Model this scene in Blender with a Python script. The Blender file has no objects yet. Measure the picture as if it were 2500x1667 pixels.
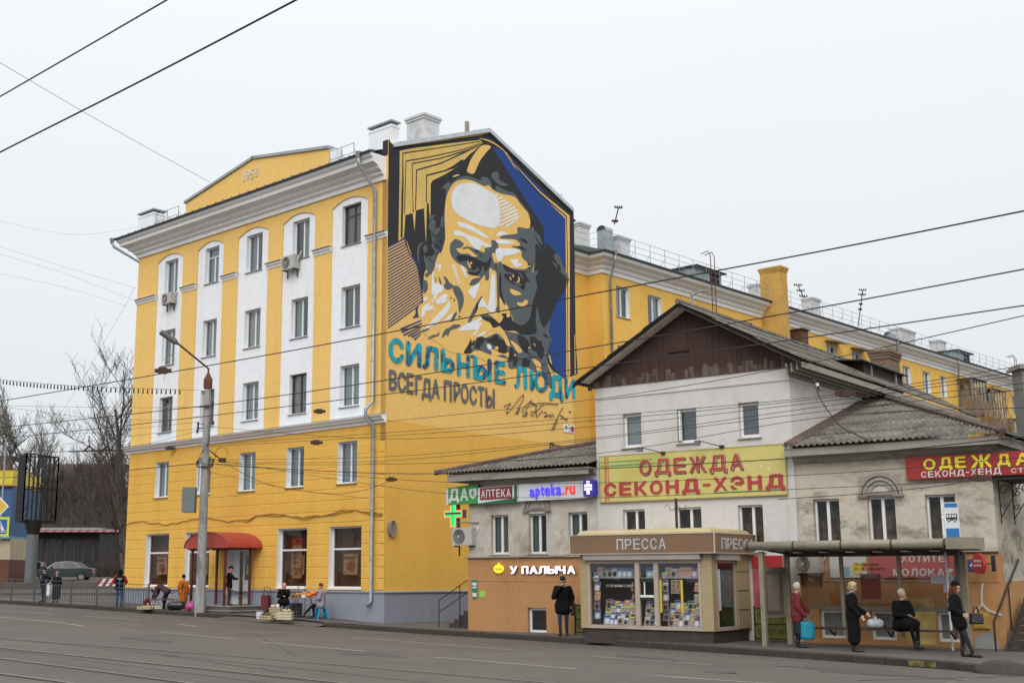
import bpy, bmesh, math, random
import numpy as np
from mathutils import Vector, Matrix, noise
from mathutils.geometry import tessellate_polygon
random.seed(7)
R = math.radians
scn = bpy.context.scene
COL = scn.collection
# ---------------------------------------------------------------- camera
PX, PY, FL = 1072.0, 836.0, 2994.0            # principal point and focal length in photo pixels
TILT = math.atan(566 / 2994)
cam = bpy.data.cameras.new('camera'); camo = bpy.data.objects.new('camera', cam); COL.objects.link(camo)
camo.location = (0, 0, 0); camo.rotation_euler = (R(90) + TILT, 0, 0)
cam.sensor_width = 36; cam.lens = FL / 2500 * 36
cam.shift_x = (1250 - PX) / 2500; cam.shift_y = (PY - 833.5) / 2500
cam.clip_start = .3; cam.clip_end = 3000
scn.camera = camo
# ---------------------------------------------------------------- light
w = bpy.data.worlds.new('World'); scn.world = w; w.use_nodes = True
nt = w.node_tree; nt.nodes.clear()
wo = nt.nodes.new('ShaderNodeOutputWorld'); add = nt.nodes.new('ShaderNodeAddShader')
b1 = nt.nodes.new('ShaderNodeBackground'); b2 = nt.nodes.new('ShaderNodeBackground')
sky = nt.nodes.new('ShaderNodeTexSky'); sky.sky_type = 'NISHITA'; sky.sun_disc = False
sky.sun_elevation = R(38); sky.sun_rotation = R(150); sky.air_density = 1.5; sky.dust_density = 4
nt.links.new(sky.outputs[0], b1.inputs[0]); b1.inputs[1].default_value = .012
tc = nt.nodes.new('ShaderNodeTexCoord'); sx = nt.nodes.new('ShaderNodeSeparateXYZ'); nt.links.new(tc.outputs['Generated'], sx.inputs[0])
rp = nt.nodes.new('ShaderNodeValToRGB'); e = rp.color_ramp.elements       # even cloud deck, brighter towards the zenith
e[0].position = 0; e[0].color = (.64, .68, .725, 1); e[1].position = 1; e[1].color = (1.85, 1.87, 1.9, 1)
x = e.new(.10); x.color = (.68, .715, .755, 1); x = e.new(.22); x.color = (.75, .775, .80, 1); x = e.new(.42); x.color = (.84, .86, .875, 1); x = e.new(.6); x.color = (1.05, 1.07, 1.09, 1)
ns = nt.nodes.new('ShaderNodeTexNoise'); ns.inputs['Scale'].default_value = 1.6; ns.inputs['Detail'].default_value = 3
nt.links.new(tc.outputs['Generated'], ns.inputs['Vector'])
mr = nt.nodes.new('ShaderNodeMapRange'); mr.inputs[3].default_value = .975; mr.inputs[4].default_value = 1.025
nt.links.new(ns.outputs[0], mr.inputs[0]); nt.links.new(mr.outputs[0], b2.inputs[1])
nt.links.new(sx.outputs[2], rp.inputs[0]); nt.links.new(rp.outputs[0], b2.inputs[0])
nt.links.new(b1.outputs[0], add.inputs[0]); nt.links.new(b2.outputs[0], add.inputs[1]); nt.links.new(add.outputs[0], wo.inputs[0])
sl = bpy.data.lights.new('sun', 'SUN'); so = bpy.data.objects.new('sun', sl); COL.objects.link(so)
sl.energy = 1.5; sl.angle = R(35); sl.color = (1, .955, .90); so.rotation_euler = (R(52), 0, R(-12))
scn.view_settings.view_transform = 'Standard'; scn.view_settings.look = 'None'; scn.view_settings.gamma = 1
scn.view_settings.use_curve_mapping = False; scn.view_settings.exposure = 0.08
# ---------------------------------------------------------------- pixel <-> place
CA, SA = math.cos(TILT), math.sin(TILT)
def ray(x, y):
    U = -(y - PY); return Vector((x - PX, FL * CA - U * SA, U * CA + FL * SA))
def atY(x, y, Y): r = ray(x, y); return r * (Y / r.y)
class Frame:
    """a building's own axes: x along its street front, y into the building, z up"""
    def __init__(s, ox, oy, deg): s.o = Vector((ox, oy, 0)); s.a = R(deg); s.c, s.s = math.cos(s.a), math.sin(s.a)
    def L(s, p): d = (p[0] - s.o.x, p[1] - s.o.y); return Vector((d[0]*s.c + d[1]*s.s, -d[0]*s.s + d[1]*s.c, p[2] if len(p) > 2 else 0))
    def W(s, x, y, z=0): return Vector((s.o.x + x*s.c - y*s.s, s.o.y + x*s.s + y*s.c, z))
    def hy(s, px, py, y=0):      # pixel -> local point on plane y
        r = ray(px, py); l = Vector((r.x*s.c + r.y*s.s, -r.x*s.s + r.y*s.c, r.z)); o = s.L((0, 0, 0)); t = (y - o.y) / l.y
        return o + l * t
    def hx(s, px, py, x=0):
        r = ray(px, py); l = Vector((r.x*s.c + r.y*s.s, -r.x*s.s + r.y*s.c, r.z)); o = s.L((0, 0, 0)); t = (x - o.x) / l.x
        return o + l * t
F1 = Frame(-2.1, 48, -44.2); F2 = Frame(1.03, 42.7, -39.2)
def clamp(v, a, b): return max(a, min(b, v))
def gz(x, y):
    """height of the pavement level at a place (eye level of the camera = 0)"""
    l = F1.L((x, y)); s, t = -l.x, -l.y
    g = -1.85 + .062 * clamp(s, 0, 2.5) + .035 * clamp(s - 2.5, 0, 3.5) + .015 * clamp(s - 6, 0, 3) + .022 * clamp(s - 9, 0, 13) + .004 * clamp(s - 22, 0, 60)
    g += .055 * clamp(-t, 0, 16) * clamp((s - 19.5) / 4, 0, 1)
    return g
def ground_hit(px, py, dz=0):
    h = 1.8
    for _ in range(40):
        r = ray(px, py); t = -h / r.z; X, Y = r.x * t, r.y * t; h = .5 * h + .5 * (-(gz(X, Y) + dz))
    return Vector((X, Y, gz(X, Y) + dz))
# ---------------------------------------------------------------- materials
MATS = {}
def M(name, col, rough=.8, var=.12, scale=1.5, bump=0., bscale=30., metal=0., col2=None, spec=.5, stretch=None, lo=.35, hi=.7, emit=None, es=1.):
    if name in MATS: return MATS[name]
    m = bpy.data.materials.new(name); m.use_nodes = True; n = m.node_tree; p = n.nodes['Principled BSDF']
    p.inputs['Roughness'].default_value = rough; p.inputs['Metallic'].default_value = metal; p.inputs['Specular IOR Level'].default_value = spec
    tc = n.nodes.new('ShaderNodeTexCoord'); src = tc.outputs['Object']
    if stretch:
        mp = n.nodes.new('ShaderNodeMapping'); mp.inputs['Scale'].default_value = stretch; n.links.new(src, mp.inputs[0]); src = mp.outputs[0]
    if var or col2:
        t = n.nodes.new('ShaderNodeTexNoise'); t.inputs['Scale'].default_value = scale; t.inputs['Detail'].default_value = 8; t.inputs['Roughness'].default_value = .62
        n.links.new(src, t.inputs['Vector'])
        r = n.nodes.new('ShaderNodeValToRGB'); r.color_ramp.elements[0].position = lo; r.color_ramp.elements[1].position = hi
        c2 = col2 or tuple(min(1, c * (1 + var)) for c in col); c1 = col if col2 else tuple(c * (1 - var) for c in col)
        r.color_ramp.elements[0].color = (*c1, 1); r.color_ramp.elements[1].color = (*c2, 1)
        n.links.new(t.outputs[0], r.inputs[0]); n.links.new(r.outputs[0], p.inputs['Base Color'])
    else: p.inputs['Base Color'].default_value = (*col, 1)
    if bump:
        t2 = n.nodes.new('ShaderNodeTexNoise'); t2.inputs['Scale'].default_value = bscale; t2.inputs['Detail'].default_value = 5
        n.links.new(src, t2.inputs['Vector']); b = n.nodes.new('ShaderNodeBump'); b.inputs['Strength'].default_value = bump; b.inputs['Distance'].default_value = .02
        n.links.new(t2.outputs[0], b.inputs['Height']); n.links.new(b.outputs[0], p.inputs['Normal'])
    if emit:
        p.inputs['Emission Color'].default_value = (*emit, 1); p.inputs['Emission Strength'].default_value = es
    MATS[name] = m; return m
def stained(name, col, c2, c3, rough=.9, s1=.5, s2=2.2, stretch=(1, 1, 1), a1=(.5, .68), a2=(.55, .75), bump=.25, bscale=25):
    """base colour with two layers of stains (dirt and bare patches) of their own shape"""
    if name in MATS: return MATS[name]
    m = M(name, col, rough, var=.05, scale=4, bump=bump, bscale=bscale); n = m.node_tree; p = n.nodes['Principled BSDF']
    prev = p.inputs['Base Color'].links[0].from_socket; tc = n.nodes.new('ShaderNodeTexCoord')
    for (sc, cc, a, st) in ((s1, c2, a1, stretch), (s2, c3, a2, (1, 1, 1))):
        mp = n.nodes.new('ShaderNodeMapping'); mp.inputs['Scale'].default_value = st; mp.inputs['Location'].default_value = (sc*3, sc, 0); n.links.new(tc.outputs['Object'], mp.inputs[0])
        t = n.nodes.new('ShaderNodeTexNoise'); t.inputs['Scale'].default_value = sc; t.inputs['Detail'].default_value = 9; t.inputs['Roughness'].default_value = .7; n.links.new(mp.outputs[0], t.inputs['Vector'])
        r = n.nodes.new('ShaderNodeMapRange'); r.inputs[1].default_value = a[0]; r.inputs[2].default_value = a[1]; n.links.new(t.outputs[0], r.inputs[0])
        mx = n.nodes.new('ShaderNodeMix'); mx.data_type = 'RGBA'; n.links.new(r.outputs[0], mx.inputs[0]); n.links.new(prev, mx.inputs[6]); mx.inputs[7].default_value = (*cc, 1); prev = mx.outputs[2]
    n.links.new(prev, p.inputs['Base Color']); return m
def glass(name, trans=(.6, .65, .65), refl=.16, rough=.02, k=.6):
    if name in MATS: return MATS[name]
    m = bpy.data.materials.new(name); m.use_nodes = True; n = m.node_tree; n.nodes.clear()
    o = n.nodes.new('ShaderNodeOutputMaterial'); mx = n.nodes.new('ShaderNodeMixShader'); t = n.nodes.new('ShaderNodeBsdfTransparent'); g = n.nodes.new('ShaderNodeBsdfGlossy')
    t.inputs[0].default_value = (*trans, 1); g.inputs['Roughness'].default_value = rough; g.inputs[0].default_value = (.9, .95, 1, 1)
    lw = n.nodes.new('ShaderNodeLayerWeight'); lw.inputs[0].default_value = .35; pw = n.nodes.new('ShaderNodeMath'); pw.operation = 'POWER'; pw.inputs[1].default_value = 2.5; ma = n.nodes.new('ShaderNodeMath'); ma.operation = 'MULTIPLY_ADD'; ma.inputs[1].default_value = k; ma.inputs[2].default_value = refl; ma.use_clamp = True
    tx = n.nodes.new('ShaderNodeTexCoord'); nz = n.nodes.new('ShaderNodeTexNoise'); nz.inputs['Scale'].default_value = 1.3; n.links.new(tx.outputs['Object'], nz.inputs['Vector'])
    bp = n.nodes.new('ShaderNodeBump'); bp.inputs['Strength'].default_value = .12; bp.inputs['Distance'].default_value = .05; n.links.new(nz.outputs[0], bp.inputs['Height']); n.links.new(bp.outputs[0], g.inputs['Normal'])
    n.links.new(lw.outputs['Facing'], pw.inputs[0]); n.links.new(pw.outputs[0], ma.inputs[0]); n.links.new(ma.outputs[0], mx.inputs[0]); n.links.new(t.outputs[0], mx.inputs[1]); n.links.new(g.outputs[0], mx.inputs[2]); n.links.new(mx.outputs[0], o.inputs[0])
    MATS[name] = m; return m
YEL = stained('yellow_paint', (.72, .43, .11), (.64, .37, .09), (.76, .48, .15), s1=.35, s2=1.2, bump=.2, bscale=18)
YELM = stained('yellow_paint_pale', (.78, .50, .15), (.71, .44, .12), (.80, .535, .18), s1=.8, s2=1.2, stretch=(1, 1, .12), a1=(.5, .75), bump=.2, bscale=18)
YELD = stained('yellow_paint_deep', (.72, .415, .075), (.63, .345, .055), (.75, .445, .095), s1=.8, s2=1.5, stretch=(1, 1, .12), a1=(.5, .75), bump=.25, bscale=16)
WHT = stained('white_paint', (.78, .80, .835), (.67, .68, .70), (.82, .83, .85), s1=.8, stretch=(1, 1, .12), a1=(.52, .8), s2=1.5, bump=.15, bscale=18)
TRIM = stained('cornice_paint', (.80, .80, .81), (.68, .67, .66), (.84, .84, .85), s1=.6, s2=2.5, stretch=(.4, .4, 3))
YELW = stained('yellow_paint_wing', (.78, .475, .10), (.72, .43, .085), (.80, .505, .12), s1=.4, s2=1.5)
PLIN = stained('plinth_paint', (.24, .255, .31), (.20, .21, .25), (.28, .29, .34), s1=.5, s2=3)
GALV = M('galvanised_metal', (.34, .38, .40), .45, .18, 3, metal=.6)
ROOFD = M('dark_roof_metal', (.06, .075, .08), .6, .25, 2, metal=.2)
PVC = M('white_plastic', (.70, .71, .72), .45, .04)
BRN = M('brown_window_wood', (.10, .045, .025), .7, .3, 8)
GREYW = M('weathered_window_wood', (.30, .27, .24), .8, .35, 10, stretch=(1, 1, .2))
DARK = M('dark_interior', (.022, .022, .022), .9, .2)
CURT = M('pale_curtain', (.42, .44, .44), .9, .15, 14, stretch=(6, 6, .3))
CURTG = M('green_curtain', (.28, .40, .36), .9, .15, 14, stretch=(6, 6, .3))
CURTD = M('dim_curtain', (.16, .16, .155), .9, .25, 9, stretch=(6, 6, .3))
GLS = glass('window_glass', (.6, .65, .65), .12); GLD = glass('dim_window_glass', (.72, .73, .7), .035, k=.4); GLC = glass('clear_glass', (.86, .88, .86), .07); GLB = glass('shelter_glass', (.62, .56, .50), .05)
BLK = M('black_paint', (.015, .015, .016), .5, .2); RUST = M('rusty_iron', (.06, .028, .02), .85, .4, 12)
CONC = M('concrete', (.28, .275, .265), .9, .15, 2, bump=.3, bscale=20)
# ---------------------------------------------------------------- mesh builder
ZB = {}
class MB:
    def __init__(s): s.v = []; s.f = []; s.m = []; s.mats = []
    def mi(s, mat):
        if mat is None: return 0
        if mat not in s.mats: s.mats.append(mat)
        return s.mats.index(mat)
    def add(s, vs, fs, mat=None):
        b = len(s.v); i = s.mi(mat); s.v += [tuple(v) for v in vs]; s.f += [[b + k for k in f] for f in fs]; s.m += [i] * len(fs); return s
    def box(s, x0, x1, y0, y1, z0, z1, mat=None):
        return s.add([(x0,y0,z0),(x1,y0,z0),(x1,y1,z0),(x0,y1,z0),(x0,y0,z1),(x1,y0,z1),(x1,y1,z1),(x0,y1,z1)],
                     [(0,3,2,1),(4,5,6,7),(0,1,5,4),(1,2,6,5),(2,3,7,6),(3,0,4,7)], mat)
    def hexa(s, p, mat=None): return s.add(p, [(0,3,2,1),(4,5,6,7),(0,1,5,4),(1,2,6,5),(2,3,7,6),(3,0,4,7)], mat)
    def quad(s, a, b, c, d, mat=None): return s.add([a, b, c, d], [(0, 1, 2, 3)], mat)
    def prism(s, pts, f, d, mat=None):
        """polygon (2D pts) -> solid; f maps (u,v,w) to a point, w from 0 to d"""
        n = len(pts); tri = tessellate_polygon([[Vector((p[0], p[1], 0)) for p in pts]])
        vs = [f(p[0], p[1], 0) for p in pts] + [f(p[0], p[1], d) for p in pts]
        return s.add(vs, [tuple(t) for t in tri] + [tuple(n + k for k in reversed(t)) for t in tri] + [(k, (k+1) % n, n + (k+1) % n, n + k) for k in range(n)], mat)
    def tube(s, pts, r, n=6, mat=None, cap=True):
        pts = [Vector(p) for p in pts]; rs = r if isinstance(r, (list, tuple)) else [r] * len(pts)
        vs = []; fs = []; prev = None
        for i, p in enumerate(pts):
            d = (pts[min(i+1, len(pts)-1)] - pts[max(i-1, 0)])
            if d.length < 1e-9: d = Vector((0, 0, 1))
            d.normalize()
            if prev is None: u = d.orthogonal().normalized()
            else:
                u = prev - d * prev.dot(d)
                u = u.normalized() if u.length > 1e-6 else d.orthogonal().normalized()
            prev = u; q = d.cross(u)
            for k in range(n):
                a = 2 * math.pi * k / n; vs.append(p + (u * math.cos(a) + q * math.sin(a)) * rs[i])
        for i in range(len(pts) - 1):
            for k in range(n): fs.append((i*n+k, i*n+(k+1) % n, (i+1)*n+(k+1) % n, (i+1)*n+k))
        if cap: fs += [tuple(reversed(range(n))), tuple((len(pts)-1)*n + k for k in range(n))]
        return s.add(vs, fs, mat)
    def cyl(s, c, r0, z0, z1, r1=None, n=16, mat=None):
        return s.tube([(c[0], c[1], z0), (c[0], c[1], z1)], [r0, r0 if r1 is None else r1], n, mat)
    def run(s, path, prof, mat=None, closed_ends=True):
        """extrude profile [(out, z)] along a 2D path, outward = right-hand side when walking the path"""
        P = [Vector(p) for p in path]; n = len(P); k = len(prof); vs = []
        for i, p in enumerate(P):
            ns_ = []
            if i > 0: d = (P[i] - P[i-1]).normalized(); ns_.append(Vector((d.y, -d.x)))
            if i < n-1: d = (P[i+1] - P[i]).normalized(); ns_.append(Vector((d.y, -d.x)))
            if len(ns_) == 2: b = (ns_[0] + ns_[1]); m = b / max(.2, b.dot(ns_[0]))
            else: m = ns_[0]
            for (o, z) in prof: q = p + m * o; vs.append((q.x, q.y, z))
        fs = []
        for i in range(n-1):
            for j in range(k): fs.append((i*k+j, (i+1)*k+j, (i+1)*k+(j+1) % k, i*k+(j+1) % k))
        fs += [tuple(range(k)), tuple((n-1)*k + j for j in reversed(range(k)))]
        return s.add(vs, fs, mat)
    def build(s, name, mat=None, parent=None, smooth=False, kind=None):
        if not s.v: return None
        z = ZB.get(parent.name, 0) if parent else 0
        me = bpy.data.meshes.new(name); me.from_pydata([(a, b, c - z) for a, b, c in s.v] if z else s.v, [], s.f)
        if s.mats:
            for m in s.mats: me.materials.append(m)
            me.polygons.foreach_set('material_index', s.m)
        else: me.materials.append(mat)
        if smooth: me.polygons.foreach_set('use_smooth', [True] * len(s.f))
        bm = bmesh.new(); bm.from_mesh(me); bmesh.ops.recalc_face_normals(bm, faces=bm.faces); bm.to_mesh(me); bm.free(); me.update()
        o = bpy.data.objects.new(name, me); COL.objects.link(o)
        if parent: o.parent = parent; ZB[o.name] = z
        if kind: o['kind'] = kind
        return o
def tag(o, label, cat, group=None, kind=None):
    if label: o['label'] = label
    if cat: o['category'] = cat
    if group: o['group'] = group
    if kind: o['kind'] = kind
    return o
def thing(name, label, cat, loc=(0, 0, 0), rz=0, group=None, zb=0):
    o = bpy.data.objects.new(name, None); COL.objects.link(o); o.empty_display_size = .3
    o.location = loc; o.rotation_euler = (0, 0, rz); ZB[o.name] = zb
    return tag(o, label, cat, group)
def dup(o, parent=None, mesh_share=True):
    c = o.copy(); COL.objects.link(c)
    if parent: c.parent = parent
    for ch in list(o.children): dup(ch, c)
    return c
def share(src, name, parent, loc, rz=0, scale=None):
    """another object of the same mesh under the same parent"""
    o = bpy.data.objects.new(name, src.data); COL.objects.link(o); o.parent = parent; o.location = loc; o.rotation_euler = (0, 0, rz)
    if scale: o.scale = scale
    return o
# text -> flat mesh with a unit bounding box
TXT = {}
def text_mesh(s, bold=0.02):
    k = (s, bold)
    if k in TXT: return TXT[k]
    cu = bpy.data.curves.new('t', 'FONT'); cu.body = s; cu.offset = bold; cu.resolution_u = 3
    ob = bpy.data.objects.new('t', cu); COL.objects.link(ob); dg = bpy.context.evaluated_depsgraph_get(); dg.update()
    me = bpy.data.meshes.new_from_object(ob.evaluated_get(dg)); bpy.data.objects.remove(ob)
    bm = bmesh.new(); bm.from_mesh(me); bmesh.ops.remove_doubles(bm, verts=bm.verts, dist=1e-5)
    V = [v.co.copy() for v in bm.verts]; Fc = [[v.index for v in f.verts] for f in bm.faces]; E = [[v.index for v in e.verts] for e in bm.edges if len(e.link_faces) == 1]
    bm.free(); bpy.data.meshes.remove(me)
    x0 = min(v.x for v in V); x1 = max(v.x for v in V); y0 = min(v.y for v in V); y1 = max(v.y for v in V)
    r = ([((v.x - x0) / (x1 - x0), (v.y - y0) / (y1 - y0)) for v in V], Fc, E, (x1 - x0) / (y1 - y0)); TXT[k] = r; return r
def put_text(mb, s, f, mat=None, d=.01, bold=.02):
    """letters on the surface f(u,v,w) with u,v in 0..1 over the text's box, d thick"""
    V, Fc, E, asp = text_mesh(s, 0); n = len(V)
    by = bold * 1.35; bx = min(.2, by / max(asp, .2))
    offs = [(0, 0)] if bold <= 0 else [(-bx, 0), (bx, 0), (0, by), (0, -by), (0, 0)]
    for i, (ox, oy) in enumerate(offs):
        g = lambda u, v: (bx + ox + u*(1-2*bx), by + oy + v*(1-2*by)) if bold > 0 else (u, v)
        P = [g(u, v) for u, v in V]; e = i * .0006
        mb.add([f(u, v, 0) for u, v in P] + [f(u, v, d + e) for u, v in P], [[n + k for k in q] for q in Fc] + [(a, b, n + b, n + a) for a, b in E], mat)
    return mb
def rect(x0, x1, z0, z1, y): return lambda u, v, w_: (x0 + (x1 - x0) * u, y - w_, z0 + (z1 - z0) * v)
def wall(mb, x0, x1, z0, z1, holes, f, mat=None, reveal=.25, rmat=None):
    """wall sheet with rectangular holes and reveals; f(u, v, w): w = depth inwards"""
    xs = sorted({x0, x1, *[h[0] for h in holes], *[h[1] for h in holes]}); zs = sorted({z0, z1, *[h[2] for h in holes], *[h[3] for h in holes]})
    xs = [x for x in xs if x0 <= x <= x1]; zs = [z for z in zs if z0 <= z <= z1]
    for i in range(len(xs)-1):
        for j in range(len(zs)-1):
            cx, cz = (xs[i]+xs[i+1])/2, (zs[j]+zs[j+1])/2
            if any(h[0] < cx < h[1] and h[2] < cz < h[3] for h in holes): continue
            mb.quad(f(xs[i], zs[j], 0), f(xs[i+1], zs[j], 0), f(xs[i+1], zs[j+1], 0), f(xs[i], zs[j+1], 0), mat)
    for h in holes:
        c = [(h[0], h[2]), (h[1], h[2]), (h[1], h[3]), (h[0], h[3])]
        for k in range(4):
            a, b = c[k], c[(k+1) % 4]; mb.quad(f(*a, 0), f(*b, 0), f(*b, reveal), f(*a, reveal), rmat or mat)
def window(parent, f, x0, x1, z0, z1, dep=.16, style='two', fr=PVC, name='window', curtain=CURT, sill=True, fw=.055, split=.52, sillmat=None, gl=None, back=DARK):
    """window as a part: frame; sub-parts pane, curtain, sill. f(u, v, w): w inwards. it sits wholly inside its opening"""
    m = MB()
    def bar(a, b, c, d, w0=0., w1=.07):
        m.hexa([f(a, c, dep+w0), f(b, c, dep+w0), f(b, c, dep+w1), f(a, c, dep+w1), f(a, d, dep+w0), f(b, d, dep+w0), f(b, d, dep+w1), f(a, d, dep+w1)])
    e = .004; X0, X1, Z0, Z1 = x0+e, x1-e, z0+e, z1-e
    bar(X0, X0+fw, Z0, Z1); bar(X1-fw, X1, Z0, Z1); bar(X0+fw, X1-fw, Z0, Z0+fw); bar(X0+fw, X1-fw, Z1-fw, Z1)
    mid = X0 + (X1-X0) * split; panes = []
    if style in ('two', 'tee', 'old'):
        zt = Z1 - fw
        if style in ('tee', 'old'): zt = Z0 + (Z1-Z0) * .72; bar(X0+fw, X1-fw, zt, zt+fw*.9, .002, .068)
        bar(mid-fw*.75, mid+fw*.75, Z0+fw, zt if style == 'tee' else Z1-fw, .003, .066)
        for a, b in ((X0+fw, mid-fw*.75), (mid+fw*.75, X1-fw)):
            panes.append((a, b, Z0+fw, zt))
            if style == 'old': panes.append((a, b, zt+fw*.9, Z1-fw))
        if style == 'tee': panes.append((X0+fw, X1-fw, zt+fw*.9, Z1-fw))
    elif style == 'shop':
        zt = Z0 + (Z1-Z0) * .62; bar(X0+fw, X1-fw, zt, zt+fw*1.2, .002, .068); panes += [(X0+fw, X1-fw, Z0+fw, zt), (X0+fw, X1-fw, zt+fw*1.2, Z1-fw)]
    else: panes.append((X0+fw, X1-fw, Z0+fw, Z1-fw))
    o = m.build(name, fr, parent)
    for a, b, c, d in panes:
        g = MB(); g.quad(f(a, c, dep+.03), f(b, c, dep+.03), f(b, d, dep+.03), f(a, d, dep+.03)); g.build('pane', gl or GLS, o)
    bk = MB(); bk.quad(f(x0, z0, dep+.45), f(x1, z0, dep+.45), f(x1, z1, dep+.45), f(x0, z1, dep+.45))
    for a, b in (((x0, z0), (x1, z0)), ((x1, z0), (x1, z1)), ((x1, z1), (x0, z1)), ((x0, z1), (x0, z0))): bk.quad(f(*a, dep+.075), f(*b, dep+.075), f(*b, dep+.45), f(*a, dep+.45))
    bk.build('interior', back, o)
    if curtain:
        if curtain in (CURT, CURTD) and parent.name == 'apartment_building': curtain = random.choice([CURT, CURTD, CURT, CURTG, M('grey_blue_curtain', (.30, .34, .38), .9, .2, 12, stretch=(6, 6, .3)), M('cream_curtain', (.50, .46, .38), .9, .2, 12, stretch=(6, 6, .3))])
        cu = MB(); n = 8; r = random.Random(int(x0*77 + z0*31)); cov = (0, 1) if name == 'basement_window' else r.choice([(0, 1), (0, .45), (.5, 1), (0, 1)])
        a, b = X0+fw + (X1-X0-2*fw)*cov[0], X0+fw + (X1-X0-2*fw)*cov[1]
        for k in range(n):
            u0, u1 = a + (b-a)*k/n, a + (b-a)*(k+1)/n; w0, w1 = dep+.12+.03*(k % 2), dep+.12+.03*((k+1) % 2)
            if name == 'basement_window': w0 = w1 = dep+.04
            cu.quad(f(u0, Z0+fw, w0), f(u1, Z0+fw, w1), f(u1, Z1-fw, w1), f(u0, Z1-fw, w0))
        cu.build('curtain', curtain, o)
    if sill:
        s = MB(); s.hexa([f(x0-.05, z0-.05, -.07), f(x1+.05, z0-.05, -.07), f(x1+.05, z0-.03, dep), f(x0-.05, z0-.03, dep), f(x0-.05, z0-.03, -.07), f(x1+.05, z0-.03, -.07), f(x1+.05, z0-.004, dep), f(x0-.05, z0-.004, dep)])
        s.build('sill', sillmat or GALV, o)
    return o
# ================================================================ ground, road, pavement
ASPH = M('asphalt', (.084, .070, .058), .88, .16, .35, bump=.35, bscale=60)
n_ = ASPH.node_tree; p_ = n_.nodes['Principled BSDF']; prev_ = p_.inputs['Base Color'].links[0].from_socket
def over(m, prev, sc, stretch, a, col, fac=1., rotz=0):
    n = m.node_tree; p = n.nodes['Principled BSDF']; tc = n.nodes.new('ShaderNodeTexCoord'); mp = n.nodes.new('ShaderNodeMapping')
    rot = n.nodes.new('ShaderNodeVectorRotate'); rot.rotation_type = 'Z_AXIS'; rot.inputs['Angle'].default_value = rotz
    n.links.new(tc.outputs['Object'], rot.inputs['Vector']); mp.inputs['Scale'].default_value = stretch; n.links.new(rot.outputs[0], mp.inputs[0])
    t = n.nodes.new('ShaderNodeTexNoise'); t.inputs['Scale'].default_value = sc; t.inputs['Detail'].default_value = 8; t.inputs['Roughness'].default_value = .6; n.links.new(mp.outputs[0], t.inputs[0])
    r = n.nodes.new('ShaderNodeMapRange'); r.inputs[1].default_value = a[0]; r.inputs[2].default_value = a[1]; r.inputs[4].default_value = fac; n.links.new(t.outputs[0], r.inputs[0])
    mx = n.nodes.new('ShaderNodeMix'); mx.data_type = 'RGBA'; n.links.new(r.outputs[0], mx.inputs[0]); n.links.new(prev, mx.inputs[6]); mx.inputs[7].default_value = (*col, 1)
    n.links.new(mx.outputs[2], p.inputs['Base Color']); return mx.outputs[2]
RD = R(-50)   # direction of the street in the ground plane
prev_ = over(ASPH, prev_, .25, (.12, 1.6, 1), (.5, .72), (.058, .051, .046), .8, -RD)     # wheel tracks
prev_ = over(ASPH, prev_, .6, (1, 1, 1), (.58, .7), (.112, .097, .084), .5)
prev_ = over(ASPH, prev_, 90, (1, 1, 1), (.55, .8), (.26, .24, .22), .5)
PAVE = stained('pavement_asphalt', (.092, .080, .069), (.06, .053, .047), (.12, .105, .09), s1=.3, s2=1.3, bump=.4, bscale=40)
CURB = stained('curb_stone', (.042, .034, .027), (.022, .019, .016), (.07, .058, .046), s1=1.2, s2=5, bump=.5, bscale=14)
SOIL = stained('winter_ground', (.07, .062, .045), (.04, .036, .027), (.10, .088, .065), s1=.2, s2=1.5, bump=.5, bscale=10)
PAINT = M('worn_road_paint', (.22, .20, .17), .8, .35, 7, lo=.35, hi=.6, col2=(.38, .35, .30))
STEEL = M('rail_steel', (.20, .185, .175), .4, .25, 4, metal=.4, stretch=(1, 1, 1))
CO = Vector((-4.57, 48.9)); CD = Vector((.576, -.817)); CN = Vector((-.817, -.576))      # curb line axes
cpix = [(-900, 1411), (0, 1464), (150, 1473), (300, 1482), (560, 1499), (566, 1500)]
left_c = [ground_hit(*p) for p in cpix]
right_c = [ground_hit(*p) for p in [(787, 1518), (915, 1527), (1050, 1535.5), (1250, 1546.5), (1426, 1557), (1660, 1571), (1900, 1586), (2200, 1606), (2320, 1614), (2405, 1622)]]
kn = [((Vector((c.x, c.y)) - CO).dot(CD), (Vector((c.x, c.y)) - CO).dot(CN)) for c in left_c + right_c]
def dc(a):
    if a <= kn[0][0]: return kn[0][1]
    for (a0, d0), (a1, d1) in zip(kn, kn[1:]):
        if a <= a1: return d0 + (d1-d0) * (a-a0) / max(1e-6, a1-a0)
    return kn[-1][1]
def AD(a, d): p = CO + CD * a + CN * d; return p.x, p.y
def road_z(a, d):
    x, y = AD(a, dc(a)); return gz(x, y) - .17 + .028 * clamp(d - dc(a), 0, 14)
def road_hit(px, py, dz=.006):
    h = 1.9
    for _ in range(60):
        r = ray(px, py); t = -h / r.z; q = Vector((r.x*t, r.y*t)) - CO; a, d = q.dot(CD), q.dot(CN); h = .6*h + .4 * (-(road_z(a, d) + dz))
    x, y = AD(a, d); return Vector((x, y, road_z(a, d) + dz))
aa = sorted(set([-400, -250, -150, -100] + [k[0] for k in kn] + list(range(-80, 60, 4)) + [70, 100, 160]))
rows = [0, .25, .8, 2, 4, 6, 8, 11, 14, 17, 20, 28, 45, 80]
m = MB(); vs = []
for a in aa:
    for r in rows: d = dc(a) + r; x, y = AD(a, d); vs.append((x, y, road_z(a, d)))
fs = [(i*len(rows)+j, (i+1)*len(rows)+j, (i+1)*len(rows)+j+1, i*len(rows)+j+1) for i in range(len(aa)-1) for j in range(len(rows)-1)]
road = m.add(vs, fs).build('road', ASPH, smooth=True, kind='structure')
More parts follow.
